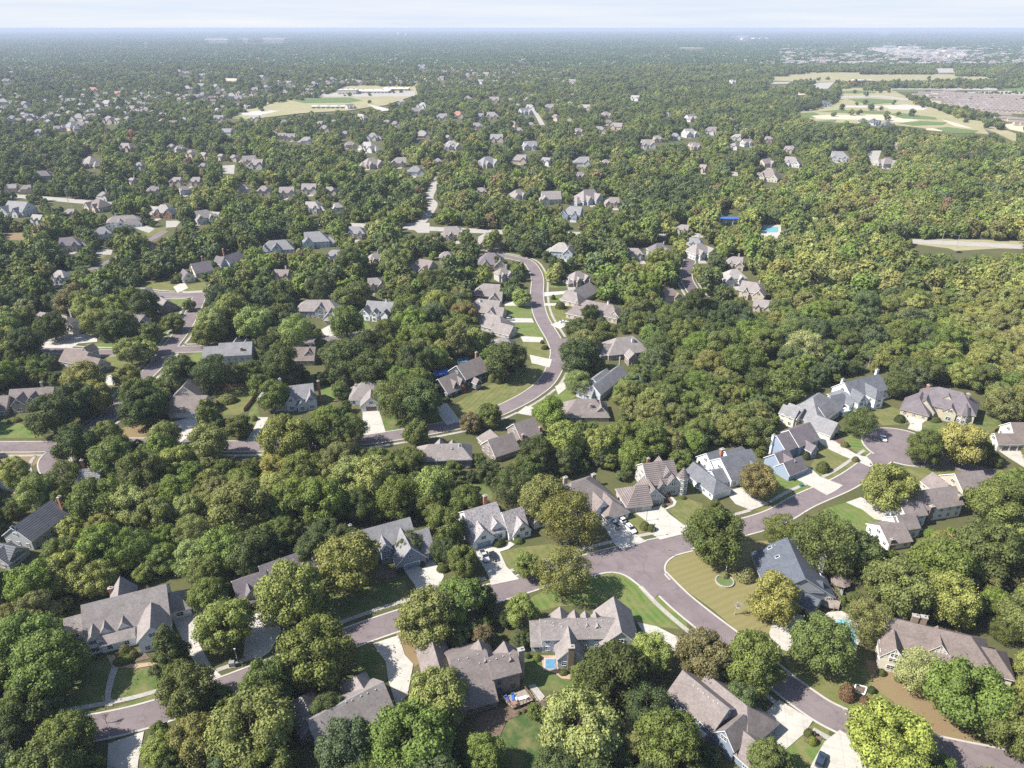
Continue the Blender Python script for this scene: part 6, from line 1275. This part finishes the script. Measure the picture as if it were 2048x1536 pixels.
# bare tree
def bare(seed):
    rs = random.Random(seed); b = MB()
    def br(p, d, l, r, k):
        q = p+d*l; b.tube(p, q, r, r*.6, 5 if k < 2 else 3, False)
        if k < 5:
            for _ in range(4 if k < 3 else 3):
                e = (d+Vector((rs.uniform(-.8, .8), rs.uniform(-.8, .8), rs.uniform(-.15, .6)))).normalized(); br(q, e, l*rs.uniform(.6, .8), r*.55, k+1)
    br(Vector((0, 0, -.4)), Vector((0, 0, 1)), .55, .06, 0); me = bpy.data.meshes.new('trunk'); me.from_pydata(b.v, [], b.f); me.materials.append(MATS['bark_pale']); return me
BARE = bare(3)
TC = {'dk': (.054, .067, .022), 'md': (.084, .098, .027), 'bg': (.102, .130, .030), 'lg': (.140, .160, .050), 'yg': (.148, .158, .048), 'ol': (.122, .122, .040), 'go': (.162, .155, .045), 'br': (.125, .10, .045), 'pl': (.20, .20, .085), 'bl': (.068, .084, .034), 'by': (.15, .178, .034), 'rd': (.15, .09, .05)}
CN = {'dk': 'dark green', 'md': 'mid green', 'bg': 'bright green', 'lg': 'light green', 'yg': 'yellow-green', 'ol': 'olive', 'go': 'golden', 'br': 'brownish', 'pl': 'pale straw-coloured', 'bl': 'bluish green', 'by': 'vivid lime', 'rd': 'reddish'}
FN = {'round': 'round', 'oval': 'tall oval', 'cone': 'pointed', 'vase': 'fan-shaped', 'airy': 'airy', 'broad': 'broad', 'bare': 'leafless'}
MT = """88 1322 90 broad bg|40 1412 52 round md|370 1375 60 round md|447 1248 57 vase yg|333 1285 42 cone dk|580 1180 70 round lg|533 1365 50 oval md|630 1300 80 broad md|505 1450 92 broad ol|130 1470 60 broad md|385 1470 55 round ol|325 1500 42 round lg|10 1475 45 round dk
700 1120 62 round ol|850 1222 64 round ol|922 1195 52 round bg|968 1200 28 oval dk|1045 1225 34 oval lg|1055 1130 28 oval lg|1125 1140 56 airy ol|925 1118 32 round md|885 1048 42 round md|1143 1030 58 airy ol|1433 1065 66 round md|1548 1190 52 round go|1645 1278 60 round md|1738 1235 46 airy ol
1474 1205 28 bare br|1405 1308 56 round br|1510 1320 62 round md|1485 1400 40 round bl|1848 1335 52 airy pl|1945 1385 78 broad bg|1785 1470 98 broad by|2020 1440 60 round md|1890 1130 85 broad bg|1795 1170 62 round md|1985 1090 80 round dk|1655 1082 66 airy md|1565 1055 38 airy md|1722 1100 46 round bl
1783 968 54 round yg|1925 882 48 vase go|1852 892 34 oval md|1518 962 38 vase br|1723 840 32 airy md|2000 1000 70 round md|1160 1450 85 broad yg|1230 1345 66 round dk|1298 1305 46 round lg|1335 1470 66 round md|875 1385 62 round yg|820 1480 88 broad bg|690 1490 60 round bl|967 1268 24 round br|655 1420 40 round dk
97 822 48 round dk|150 795 42 round dk|187 790 36 round ol|165 752 40 round ol|253 747 27 round ol|258 702 28 round yg|293 700 24 vase yg|232 652 40 round dk|103 648 30 round dk|48 680 34 round dk|297 660 24 round md|343 640 22 round md|290 607 30 round dk|377 607 14 round md|425 640 36 round lg|465 615 38 round lg|505 645 38 round lg|412 665 28 round md
357 740 38 round bl|430 738 42 airy dk|517 773 22 oval md|283 808 48 round dk|415 830 24 oval md|477 847 27 round md|328 870 34 round yg|410 882 42 round ol|150 885 40 round dk|213 872 32 oval md|567 878 50 round yg|650 862 44 round md|700 858 36 airy dk|593 660 42 airy lg|567 728 44 round dk|690 715 58 round dk|830 715 50 round dk|740 740 40 round dk
790 790 48 airy md|838 800 46 round dk|1013 717 44 round dk|833 865 28 round md|980 827 26 round md|940 842 22 round br|1160 707 42 round dk|1157 760 28 airy lg|1103 823 38 round bg|1157 655 28 round dk|1210 660 26 round md|1180 620 20 round dk|1043 590 20 round lg|877 608 30 round yg|927 625 28 round br|1125 880 44 round yg|1195 882 36 round yg|1075 905 40 round dk
690 640 40 round md|820 640 36 round bg|1610 690 42 airy pl|1480 720 40 round md|1575 770 46 round md|930 1000 36 round md|545 785 34 round md|1090 990 50 round ol|30 945 30 oval yg|70 985 34 round lg|120 1110 40 round md|145 1060 26 oval yg|870 975 46 round lg|640 1000 50 round bg|190 1000 50 round md|280 940 44 round md|480 1010 60 round ol
600 935 40 round md|700 945 44 round yg|1290 570 46 round bg|1110 545 20 round yg|1320 520 30 round yg|240 205 22 round dk|275 480 24 round yg|790 520 34 round lg|700 520 36 round dk|960 545 26 round md|860 560 30 round md|640 570 34 round dk|440 1400 30 round md|1270 1480 40 round ol|1540 1520 46 round md|1420 560 24 cone bl|380 1110 40 round lg|500 1100 48 round dk|820 1085 30 round dk|1070 1420 18 round md|620 1095 40 round dk|968 1502 44 round bg|185 1012 27 bare br|262 1066 24 bare br|206 1428 24 bare br|1742 712 22 bare br|1690 700 20 bare br|1665 498 16 bare br|1725 400 14 bare br|1035 532 17 round md|1000 522 15 round dk|985 480 20 round md|1120 476 20 round md|1060 482 20 round dk|930 474 16 round md|828 925 34 round md|860 1010 30 round ol|905 935 20 round md|800 990 46 round md|745 950 46 round yg"""
trees = []; R2 = random.Random(11)
for s in MT.replace('\n', '|').split('|'):
    x, y, r, f, c = s.split(); x, y, r = float(x), float(y), float(r)
    sc = ppm((x, y), 5); Rm = min(9.5, r/sc*.94); H = {'round': 1.55, 'oval': 2.3, 'cone': 2.9, 'vase': 1.5, 'airy': 1.6, 'broad': 1.25, 'bare': 1.6}[f]
    zc = Rm*(.42+H*.5); 
    if f in ('cone', 'oval'): zc = Rm*(.3+H*.45)
    g = at((x, y), zc); trees.append(dict(x=g.x, y=g.y, R=Rm, f=f, c=c, px=x, py=y, man=True, r=Rm*FPX/proj(g)[2]))
print('manual trees', len(trees))
grid = {}
def gkey(x, y): return (int(x//12), int(y//12))
for t in trees: grid.setdefault(gkey(t['x'], t['y']), []).append(t)
def crowded(x, y, R, k=.72):
    gx, gy = gkey(x, y)
    for a in (-1, 0, 1):
        for b in (-1, 0, 1):
            for t in grid.get((gx+a, gy+b), ()):
                if (t['x']-x)**2+(t['y']-y)**2 < ((t['R']+R)*k)**2: return True
    return False
FPB = [(min(p[0] for p in f)-1, max(p[0] for p in f)+1, min(p[1] for p in f)-1, max(p[1] for p in f)+1) for f in HOUSE_FP]
FG = {}
for i, b in enumerate(FPB):
    for a in range(int(b[0]//30), int(b[1]//30)+1):
        for c in range(int(b[2]//30), int(b[3]//30)+1): FG.setdefault((a, c), []).append(i)
RG = set()
for C, hw, bb in ROADS:
    for c in C:
        for dx in range(-int(hw)-2, int(hw)+3, 2):
            for dy in range(-int(hw)-2, int(hw)+3, 2):
                if dx*dx+dy*dy < (hw+1.5)**2: RG.add((int((c.x+dx)//2), int((c.y+dy)//2)))
def on_built(x, y):
    if (int(x//2), int(y//2)) in RG: return True
    for i in FG.get((int(x//30), int(y//30)), ()):
        b = FPB[i]
        if b[0] < x < b[1] and b[2] < y < b[3] and inside((x, y), HOUSE_FP[i]): return True
    return False
def lobes_noise(x, y):
    return math.sin(x*.021+1.3)*math.cos(y*.017+.4)+.6*math.sin(x*.047-y*.031)+.4*math.cos(x*.011+y*.09)
def tint(x, y, PX, PY, r):
    n = lobes_noise(x, y)+r.uniform(-1.1, 1.1)
    yel = 0.0
    if PX > 1350 and 330 < PY < 760: yel = .9*min(1, (PX-1350)/350)
    if 340 < PX < 1000 and 270 < PY < 370: yel = max(yel, .6)
    if PX < 620 and 900 < PY < 1100: yel = max(yel, .35)
    n += yel*1.1+.05
    k = 'dk' if n < -.9 else 'bl' if n < -.45 else 'md' if n < .5 else 'bg' if n < .95 else 'ol' if n < 1.6 else 'yg' if n < 2.5 else 'go'
    if r.random() < .007: k = r.choice(['pl', 'br', 'go', 'rd'])
    return k
cnt = 0
for PASS in (0, 1):
 y = 92.0
 while y < (1150 if PASS == 0 else 1000):
     sp = (6.6 if y < 700 else 7.8) if PASS == 0 else 4.6; hwid = (y/CP+60)*.80+40; x = -hwid
     while x < hwid:
         X = x+R2.uniform(-3, 3); Y = y+R2.uniform(-3, 3); R = (R2.choice([4.0, 4.8, 5.4, 6.0, 6.8, 7.4]) if y < 330 else R2.choice([4.8, 5.6, 6.4, 7.2, 8.0])) if PASS == 0 else (R2.uniform(2.2, 3.4) if y < 450 else R2.uniform(2.8, 4.0))
         x += sp
         if on_built(X, Y): continue
         P = proj((X, Y, R*1.2)); r = R*FPX/P[2]
         if P[0] < -200 or P[0] > 2250 or P[1] > 1720: continue
         if blocked(P[0], P[1]-.1*r, r*.95) > ((.10 if PASS == 0 else .03) if P[1] > 560 else (.02 if PASS == 0 else .12)): continue
         if P[1] < 520 and P[0] < 1350 and R2.random() < .12: continue
         g_ = proj((X, Y, .2))
         if blocked(g_[0], g_[1], 3) > .0: continue
         if crowded(X, Y, R, .60 if PASS == 0 else .66): continue
         f = R2.choice(['round']*5+['broad', 'oval', 'vase', 'airy']); c = tint(X, Y, P[0], P[1], R2)
         if R2.random() < .006: f = 'bare'; c = 'br'
         t = dict(x=X, y=Y, R=R, f=f, c=c, px=P[0], py=P[1], man=False, r=r); trees.append(t); grid.setdefault(gkey(X, Y), []).append(t); cnt += 1
     y += sp*.9
print('filled', cnt)
def vis(t): return -40 < t['px'] < 2088 and t['py']-t['r'] < 1536
trees.sort(key=lambda t: (not (t['man'] and t['f'] == 'bare'), not vis(t), -t['r'])); big, rest = trees[:300], trees[300:]
# shrubs are not trees: see below
groups = {}
TM = NEARH+FM+[('the branching street corner', 1300, 1150), ('the cul-de-sac', 1800, 885), ('the flagpole lawn', 1440, 1150), ('the kidney-shaped pool', 1690, 1265), ('the bottom left street', 270, 1430), ('the left street junction', 110, 900), ('the street crossing at left', 330, 700), ('the bend of the curved street', 1110, 710),
     ('the middle of the left wood', 330, 1020), ('the wood above the shake roof', 900, 930), ('the wood left of the twin chimneys', 1280, 860), ('the wood above the white chimneys', 1650, 690), ('the lower right street', 1640, 1410), ('the bottom centre lawn', 1080, 1440), ('the right edge woods', 2010, 1180), ('the brown yard', 1720, 1380), ('the bottom right corner', 1990, 1480), ('the bottom left corner', 40, 1500)]
for i, t in enumerate(big):
    rel, nm, d = lm_rel(t['px'], t['py'], TM); groups.setdefault((t['c'], t['f'], rel, nm), []).append((d, i))
TL = {}; seen = {}
for key, lst in groups.items():
    lst.sort()
    for k, (d, i) in enumerate(lst):
        s = '%s %s tree %s %s' % (CN[key[0]], FN[key[1]], key[2], key[3])
        if len(lst) > 1: s += ', '+ORD[k]
        ws_ = s.split()
        if len(ws_) > 16: s = ' '.join(ws_[:16])
        if s in seen: s = s.replace(' tree', ' spreading tree', 1)
        seen[s] = 1; TL[i] = s
NAMES = {'round': 'round_tree', 'broad': 'broad_tree', 'oval': 'oval_tree', 'cone': 'conifer_tree', 'vase': 'vase_tree', 'airy': 'airy_tree', 'bare': 'bare_tree'}
NV = {'round': 4, 'broad': 2, 'oval': 2, 'cone': 1, 'vase': 2, 'airy': 2}
def jit(c, r, a=.16): k = r.uniform(1-a, 1+a)*1.62; return (c[0]*k*r.uniform(.92, 1.06)*.97, c[1]*k*.985, c[2]*k*r.uniform(.9, 1.2)*.92)
for i, t in enumerate(big):
    R = t['R']; ro = empty(NAMES[t['f']], (t['x'], t['y'], 0), TL[i], 'tree', 'trees along the streets and in the woods')
    ro.rotation_euler[2] = R2.uniform(0, 6.28)
    base = .42*R if t['f'] not in ('cone', 'oval') else .22*R
    if t['f'] == 'bare':
        o = bpy.data.objects.new('trunk', BARE); COL.objects.link(o); o.parent = ro; o.scale = (R*.75,)*3; o.location = (0, 0, .4*R*.75); continue
    v = R2.randrange(NV[t['f']]); s_ = R*R2.uniform(.97, 1.05)
    o = bpy.data.objects.new('crown', CROWN[(t['f'], v, '')]); COL.objects.link(o); o.parent = ro; o.location = (0, 0, base); o.scale = (s_, s_, s_*R2.uniform(.92, 1.08)); o.color = (*jit(TC[t['c']], R2), 1)
    o = bpy.data.objects.new('trunk', TRUNK[(t['f'], v, '')]); COL.objects.link(o); o.parent = ro; o.location = (0, 0, base); o.scale = (s_, s_, s_)
# shrubs and hedges
for v in range(2):
    rs = np.random.RandomState(50+v); n = 1500; d = rs.normal(size=(n, 3)); d[:, 2] = np.abs(d[:, 2])*1.0; d /= np.linalg.norm(d, axis=1)[:, None]; P = d*rs.uniform(.85, 1.03, n)[:, None]; CROWN[('shrub', v, '')] = leaf_mesh('foliage', P, d+rs.normal(size=d.shape)*.3, rs.uniform(.6, 1.2, n)*.09, 'leaf', rs.uniform(.2, .9, n), rs)
SH = """A 748 828 34 34 ol|domed olive bush beside the porch of the long tan-roofed house
A 803 852 28 28 ol|smaller domed bush right of the porch bush
A 742 885 62 22 bg|curved clipped green hedge along the front path
A 598 872 22 10 yg|low yellow flower clump left of the front path
B 585 272 28 30 bg|upright bush at the garage corner of the blue-grey house
B 618 335 40 26 md|long hedge beside the blue-grey house drive
B 495 315 18 20 dk|small dark bush between the two garage doors
B 365 355 24 24 dk|dark bush below the pointed dormer
B 955 185 40 26 dk|dark hedge right of the blue garage door
B 1070 172 34 18 bg|green bush under the rounded stone gable
R 1258 690 46 48 ol|ball-shaped olive bush left of the timbered garage
R 1420 920 62 56 ol|large round bush beside the pale double driveway
R 1495 945 52 50 md|green mound hedge joined to the large round bush
R 1640 690 30 26 bl|small grey-green bush by the curved front walk
R 1860 600 36 20 md|low bush at the foot of the turret
R 1660 550 60 46 rd|reddish ornamental bush by the timbered entrance
P 1325 1090 44 60 dk|dark bush beside the portico of the bright blue house
P 1665 860 22 60 dk|narrow dark conical bush by the cream garage wing
P 1515 1220 80 70 md|small rounded tree-like bush on the blue house lawn
P 1885 1130 44 34 ol|olive bush at the junction of the long curved drive
Q 250 850 44 32 ol|mixed flowering bush left of the striped round lawn
Q 275 708 34 24 bl|pale blue-green spreading bush by the curved kerb
Q 525 455 46 16 by|vivid yellow flower bed in front of the two-chimney house
Q 805 590 56 44 dk|dark hedge on the lawn by the manor drive
Q 1160 600 60 24 md|low planting along the stone manor front
Q 1700 830 60 40 by|yellow bush left of the brown-roofed garage house
Q 1760 970 50 36 md|green mound beside the right-hand drive
C 768 1316 30 28 md|clipped green ball bush above the lime one
C 790 1362 30 28 by|clipped lime ball bush by the lower right drive
C 1202 955 26 22 md|round bush beside the cream half-timbered house
C 1305 990 28 22 md|second round bush before the cream half-timbered house
C 1143 1060 28 22 dk|dark bush right of the white-framed garden bed
C 1000 1075 50 60 rd|mixed reddish bush left of the white-framed garden bed
C 1100 1120 32 26 rd|dark red bush below the white-framed garden bed
C 970 530 26 44 bg|upright green bush beside the grey deck
C 740 590 22 28 dk|dark bush at the wall of the navy-roofed house
C 390 370 60 50 pl|pale plumed grass clump right of the flagpole
C 265 375 30 24 pl|feathery grass in the flagpole bed
S 505 920 56 56 by|bright green bush beside the pale blue house patio
S 870 1125 70 34 md|low bushes at the foot of the tall brick chimney
S 385 900 40 36 dk|dark bush between the brown and the pale blue house
B 1075 1205 12 12 bg|ball shrub, leftmost of three by the deck
B 1105 1193 14 13 bg|ball shrub, middle of three by the deck
B 1135 1185 14 13 bg|ball shrub, rightmost of three by the deck
D 1360 715 60 30 yg|yellow-green shrubs in the yard of the three-garage house
D 1298 680 10 26 bg|narrow pointed shrub, left one of two in the yard
D 1330 678 10 26 bg|narrow pointed shrub, right one of two in the yard
D 85 840 40 16 yg|yellow bush in front of the taupe house
D 1525 830 20 20 yg|shrub at the garage corner of the pale half-timbered house
E 912 590 26 30 yg|yellow-green shrub at the right end of the dark colonial
E 955 605 26 22 dk|dark hedge right of the dark colonial
E 1212 372 12 14 md|small bush on the upper striped lawn
E 1230 405 24 14 dk|dark low bushes on the upper striped lawn
E 1322 153 32 26 md|round bush on the lawn right of the curved street
E 1280 105 14 18 dk|pointed dark bush near the upper crossing drive
E 640 720 24 18 dk|dark bushes left of the dark colonial
E 740 655 24 30 rd|bronze bush before the dark colonial's wing
K 1050 850 24 20 dk|dark bush left of the cream garage house
K 1240 905 20 16 ol|olive shrub near the cream garage house lawn"""
for i, s in enumerate(SH.split('\n')):
    a, lb = s.split('|'); z, x, y, rx, ry, c = a.split(); x, y, rx, ry = map(float, (x, y, rx, ry)); p = px(z, x, y); k = ZM[z][2]; Rm = rx/k/ppm(p, .6); Hm = max(.5, min(ry*1.25/k/ppm(p, .6)*1.25, Rm*2.4)); g = at(p, Hm*.4)
    o = bpy.data.objects.new('shrub', CROWN[('shrub', i % 2, '')]); COL.objects.link(o); o.location = (g.x, g.y, 0.1); o.scale = (Rm, Rm*min(1, .6+ry/rx*.4), Hm); o.rotation_euler[2] = 0.25; o.color = (*TC[c], 1); tag(o, lb, 'bush', 'bushes and hedges by the houses')
# ---- the remaining trees as one mass
def gn_group():
    ng = bpy.data.node_groups.new('scatter', 'GeometryNodeTree'); ng.interface.new_socket('Geometry', in_out='INPUT', socket_type='NodeSocketGeometry'); ng.interface.new_socket('Geometry', in_out='OUTPUT', socket_type='NodeSocketGeometry'); ng.interface.new_socket('Set', in_out='INPUT', socket_type='NodeSocketCollection')
    N = ng.nodes; gi = N.new('NodeGroupInput'); go = N.new('NodeGroupOutput'); ip = N.new('GeometryNodeInstanceOnPoints'); ci = N.new('GeometryNodeCollectionInfo'); ci.inputs['Separate Children'].default_value = True; ci.inputs['Reset Children'].default_value = True
    def at_(nm, ty): a = N.new('GeometryNodeInputNamedAttribute'); a.data_type = ty; a.inputs['Name'].default_value = nm; return a.outputs['Attribute']
    e = N.new('FunctionNodeEulerToRotation'); l = ng.links.new; l(at_('rot', 'FLOAT_VECTOR'), e.inputs[0]); l(gi.outputs['Set'], ci.inputs[0])
    l(gi.outputs['Geometry'], ip.inputs['Points']); l(ci.outputs[0], ip.inputs['Instance']); ip.inputs['Pick Instance'].default_value = True; l(at_('vi', 'INT'), ip.inputs['Instance Index']); l(e.outputs[0], ip.inputs['Rotation']); l(at_('scl', 'FLOAT_VECTOR'), ip.inputs['Scale']); l(ip.outputs[0], go.inputs[0]); return ng
NG = gn_group()
def protos(name, meshes):
    c = bpy.data.collections.new(name)
    for i, me in enumerate(meshes): o = bpy.data.objects.new('%s_%02d' % (name, i), me); c.objects.link(o)
    return c
def mass(name, label, cat, pts, coll):
    """pts: list of (x,y,z, rot, sx, sz, index, colour)"""
    n = len(pts); me = bpy.data.meshes.new(name); me.vertices.add(n); A = np.array([[*p[:3]] for p in pts], np.float32); me.vertices.foreach_set('co', A.ravel())
    me.attributes.new('rot', 'FLOAT_VECTOR', 'POINT').data.foreach_set('vector', np.array([[0, 0, p[3]] for p in pts], np.float32).ravel())
    me.attributes.new('scl', 'FLOAT_VECTOR', 'POINT').data.foreach_set('vector', np.array([[p[4], p[4], p[5]] for p in pts], np.float32).ravel())
    me.attributes.new('vi', 'INT', 'POINT').data.foreach_set('value', np.array([p[6] for p in pts], np.int32))
    me.attributes.new('tcol', 'FLOAT_COLOR', 'POINT').data.foreach_set('color', np.array([[*p[7], 1] for p in pts], np.float32).ravel())
    o = bpy.data.objects.new(name, me); COL.objects.link(o); md = o.modifiers.new('scatter', 'NODES'); md.node_group = NG
    for it in NG.interface.items_tree:
        if it.item_type == 'SOCKET' and it.name == 'Set': md[it.identifier] = coll
    o['kind'] = 'stuff'; o['label'] = label; o['category'] = cat; return o
def full_tree(form, var, n, size, lob):
    make_kind(form, var, n, size, 'leaf_mass', 'm', lob, trunk=True); c = CROWN[(form, var, 'm')]; t = TRUNK[(form, var, 'm')]
    # join crown and trunk
    nb = len(c.vertices); vs = [tuple(v.co) for v in c.vertices]+[tuple(v.co) for v in t.vertices]; fs = [tuple(p.vertices) for p in c.polygons]+[tuple(i+nb for i in p.vertices) for p in t.polygons]
    me = bpy.data.meshes.new('tree'); me.from_pydata(vs, [], fs); me.materials.append(MATS['leaf_mass']); me.materials.append(MATS['bark']); nc = len(c.polygons)
    me.polygons.foreach_set('material_index', [0]*nc+[1]*(len(fs)-nc)); a = me.attributes.new('lv', 'FLOAT', 'FACE'); l0 = np.zeros(nc, np.float32); c.attributes['lv'].data.foreach_get('value', l0); a.data.foreach_set('value', np.concatenate([l0, np.zeros(len(fs)-nc, np.float32)])); return me
MIDF = [('round', 10), ('round', 11), ('round', 12), ('broad', 10), ('oval', 10), ('vase', 10), ('airy', 10)]
mid = protos('near_kind', [full_tree(f, v, 6000 if f != 'airy' else 4200, .07, 50) for f, v in MIDF])
low = protos('mid_kind', [full_tree(f, v+10, 700, .19, 16) for f, v in MIDF])
IX = {'round': (0, 1, 2), 'broad': (3,), 'oval': (4,), 'vase': (5,), 'airy': (6,), 'cone': (4,), 'bare': (6,)}
pn, pf = [], []
for t in rest:
    s_ = t['R']; b = .42*s_; rec = (t['x'], t['y'], b, R2.uniform(0, 6.28), s_, s_*R2.uniform(.85, 1.12), R2.choice(IX[t['f']]), jit(TC[t['c']], R2, .2)); (pn if t['y'] < 420 else pf).append(rec)
# tree belts and single trees of the sports park and school field
def belt(z, a, b, n, jx, jy, r0, r1):
    for k in range(n):
        t_ = (k+.5)/n; g_ = at(px(z, a[0]+(b[0]-a[0])*t_+R2.uniform(-jx, jx), a[1]+(b[1]-a[1])*t_+R2.uniform(-jy, jy))); R = R2.uniform(r0, r1)
        pf.append((g_.x, g_.y, .35*R, R2.uniform(0, 6.28), R, R*.95, R2.randrange(7), jit(TC[R2.choice(['dk', 'md', 'md', 'ol', 'bl'])], R2, .15)))
for a_ in [((920, 508), (1450, 512), 60, 8, 8, 4, 7), ((1500, 498), (2080, 500), 90, 8, 10, 5, 8), ((1360, 590), (1480, 615), 22, 6, 6, 4, 6), ((1400, 618), (1900, 715), 70, 8, 6, 4, 6), ((1180, 435), (1520, 425), 70, 8, 14, 5, 9), ((600, 440), (1150, 405), 80, 8, 10, 5, 9), ((1640, 460), (2050, 440), 30, 6, 4, 4, 6),
           ((1560, 570), (2060, 560), 26, 10, 3, 3, 4.5), ((1450, 600), (2050, 600), 40, 10, 8, 3, 4.5), ((700, 548), (930, 590), 46, 8, 14, 5, 8), ((680, 500), (800, 505), 20, 6, 8, 5, 8)]: belt('O', *a_)
for q_ in [(915, 692), (960, 658), (1012, 686), (1065, 688), (1135, 658), (1195, 655), (1375, 695), (1105, 575), (1190, 552), (1037, 555), (1237, 552), (775, 480), (880, 477), (825, 482), (1480, 482), (1580, 532), (1680, 530), (1725, 530), (1790, 530), (1300, 690), (1270, 625), (1100, 625), (1050, 630), (1440, 640), (1230, 720), (1700, 730), (1830, 770), (1900, 780)]: belt('O', q_, q_, 1, 2, 2, 4, 7)
for q_ in [(1700, 600), (1665, 610), (1790, 575), (1810, 572), (1425, 680), (1575, 672), (1500, 610), (1640, 590)]: belt('G', q_, q_, 1, 2, 2, 4, 7)
for q_ in [(320, 565), (370, 560), (180, 580), (60, 585), (180, 625), (30, 582)]: belt('N', q_, q_, 1, 2, 2, 3, 6)
# open suburb to 3.4 km
yy = 1150.0
while yy < 3400:
    sp = 10.5 if yy < 2000 else 12.5; hwid = yy*.78+60; x = -hwid
    while x < hwid:
        X = x+R2.uniform(-4.5, 4.5); Y = yy+R2.uniform(-4.5, 4.5); x += sp; R = R2.uniform(4.2, 7.4)*(1 if yy < 2000 else 1.15)
        if on_built(X, Y): continue
        P = proj((X, Y, R)); r = R*FPX/P[2]
        if blocked(P[0], P[1], max(2, r*.7)) > .15: continue
        sub_ = lobes_noise(X*.12, Y*.12)+R2.uniform(-1, 1) > -.1
        if R2.random() < (.24 if sub_ else .06): continue
        if sub_: R *= .78
        pf.append((X, Y, .35*R, R2.uniform(0, 6.28), R, R*R2.uniform(.8, 1.1), R2.randrange(7), jit(TC[tint(X, Y, P[0], P[1], R2)], R2, .2)))
    yy += sp
print('mid', len(pn), 'far', len(pf))
mass('woodland_trees', 'the many remaining trees of the near woods and gardens', 'woodland', pn, mid)
mass('distant_woodland', 'unbroken canopy of distant suburban trees', 'woodland', pf, low)
# to the horizon: clumps
def clump(seed):
    rs = np.random.RandomState(seed); P = []; N = []; S = []; lv = []
    for k in range(42):
        cx, cy, r = rs.uniform(-48, 48), rs.uniform(-48, 48), rs.uniform(5, 8.5); v = rs.uniform(.1, .9)
        for j in range(16): d = rs.normal(size=3); d[2] = abs(d[2]); d /= np.linalg.norm(d); P.append((cx+d[0]*r, cy+d[1]*r, 1+d[2]*r*1.15)); N.append(d+rs.normal(size=3)*.3); S.append(rs.uniform(2.4, 4.2)); lv.append(v*.7+rs.uniform(0, .3))
    N = np.array(N); N /= np.linalg.norm(N, axis=1)[:, None]; return leaf_mesh('clump', np.array(P), N, np.array(S), 'leaf_mass', np.array(lv), rs)
far = protos('far_kind', [clump(k) for k in range(5)]); pc = []; yy = 3400.0
while yy < 34000:
    sp = 85 if yy < 7000 else 130 if yy < 14000 else 240; hwid = yy*.76; x = -hwid
    while x < hwid:
        X = x+R2.uniform(-20, 20); Y = yy+R2.uniform(-20, 20); x += sp; P = proj((X, Y, 6))
        if blocked(P[0], P[1], 2) > .2: continue
        if R2.random() < .07: continue
        s_ = 1.0 if yy < 7000 else 1.5 if yy < 14000 else 2.7; pc.append((X, Y, 0, R2.uniform(0, 6.28), s_, s_*R2.uniform(.8, 1.5), R2.randrange(5), jit((.05, .078, .026), R2, .3)))
    yy += sp
print('clumps', len(pc))
mass('horizon_woodland', 'bluish canopy of trees reaching the horizon', 'woodland', pc, far)
# the houses too far to tell apart
def house_mesh(seed, rc, wc):
    ws = small_house(17, 0, seed); wall, roof, trim = MB(), MB(), MB()
    for w_ in ws: wing_mesh(w_, wall, roof, trim)
    me = bpy.data.meshes.new('house'); nb = len(wall.v); me.from_pydata(wall.v+roof.v, [], wall.f+[tuple(i+nb for i in f) for f in roof.f]); me.materials.append(MATS[flat_mat('farwall', wc, FWC)]); me.materials.append(MATS[flat_mat('roof', rc, RC)]); me.polygons.foreach_set('material_index', [0]*len(wall.f)+[1]*len(roof.f)); return me
hp = protos('house_kind', [house_mesh(k+3, rc, wc) for k, (rc, wc) in enumerate([('tan', 'tan'), ('lt', 'greige'), ('warm', 'tan'), ('grey', 'greige'), ('tan', 'cream'), ('brown', 'tan')])]); ph = []
for k in range(5200):
    Y = 1150*(10**(R2.random()*.85)); X = R2.uniform(-.76, .76)*Y
    P = proj((X, Y, 5))
    if blocked(P[0], P[1], 3) > 0 or on_built(X, Y): continue
    if lobes_noise(X*.12, Y*.12)+R2.uniform(-1.2, 1.2) < .1: continue
    if P[0] > 1150 and 130 < P[1] < 330: continue
    if P[1] > 250: continue
    ph.append((X, Y, R2.uniform(1.0, 4.0), R2.choice([0, .3, -.3, 1.2]), 1.0, 1.0, R2.choice([0, 0, 1, 2, 3, 4, 4, 5]), (1, 1, 1)))
for k in range(520):
    PX = R2.uniform(1560, 2120); PY = R2.uniform(82, 132); g_ = at((PX, PY)); ph.append((g_.x, g_.y, R2.uniform(2, 5), R2.choice([0, .3, -.3]), R2.choice([1.2, 1.8, 2.6, 3.4]), 1.3, R2.choice([0, 0, 1, 2, 3, 4]), (1, 1, 1)))
for r in range(8):
    for k in range(22):
        q_ = px('O', 1560+k*27+r*14, 570+r*13+k*1.2)
        if q_[0] > 2070 or (R2.random() < .08): continue
        g_ = at(q_); ph.append((g_.x, g_.y, .5, -.35+R2.uniform(-.08, .08), 1.25, .95, 2 if R2.random() < .8 else 0, (1, 1, 1)))
mass('distant_houses', 'scattered rooftops of the far suburbs', 'houses', ph, hp)
# ------------------------------------------------------------ haze
mb = MB(); mb.box((0, 21500), 34000, 23000, -1.0, HC+1.5); hz = mb.build('haze', 'glass'); hz['kind'] = 'stuff'
hm = bpy.data.materials.new('haze'); hm.use_nodes = True; n = hm.node_tree.nodes; n.remove(n['Principled BSDF']); pv = n.new('ShaderNodeVolumePrincipled'); pv.inputs['Density'].default_value = HAZE; pv.inputs['Color'].default_value = (.60, .68, .84, 1); pv.inputs['Anisotropy'].default_value = 0
hm.node_tree.links.new(pv.outputs[0], n['Material Output'].inputs['Volume']); hz.data.materials.clear(); hz.data.materials.append(hm)
print('objects', len(bpy.data.objects))
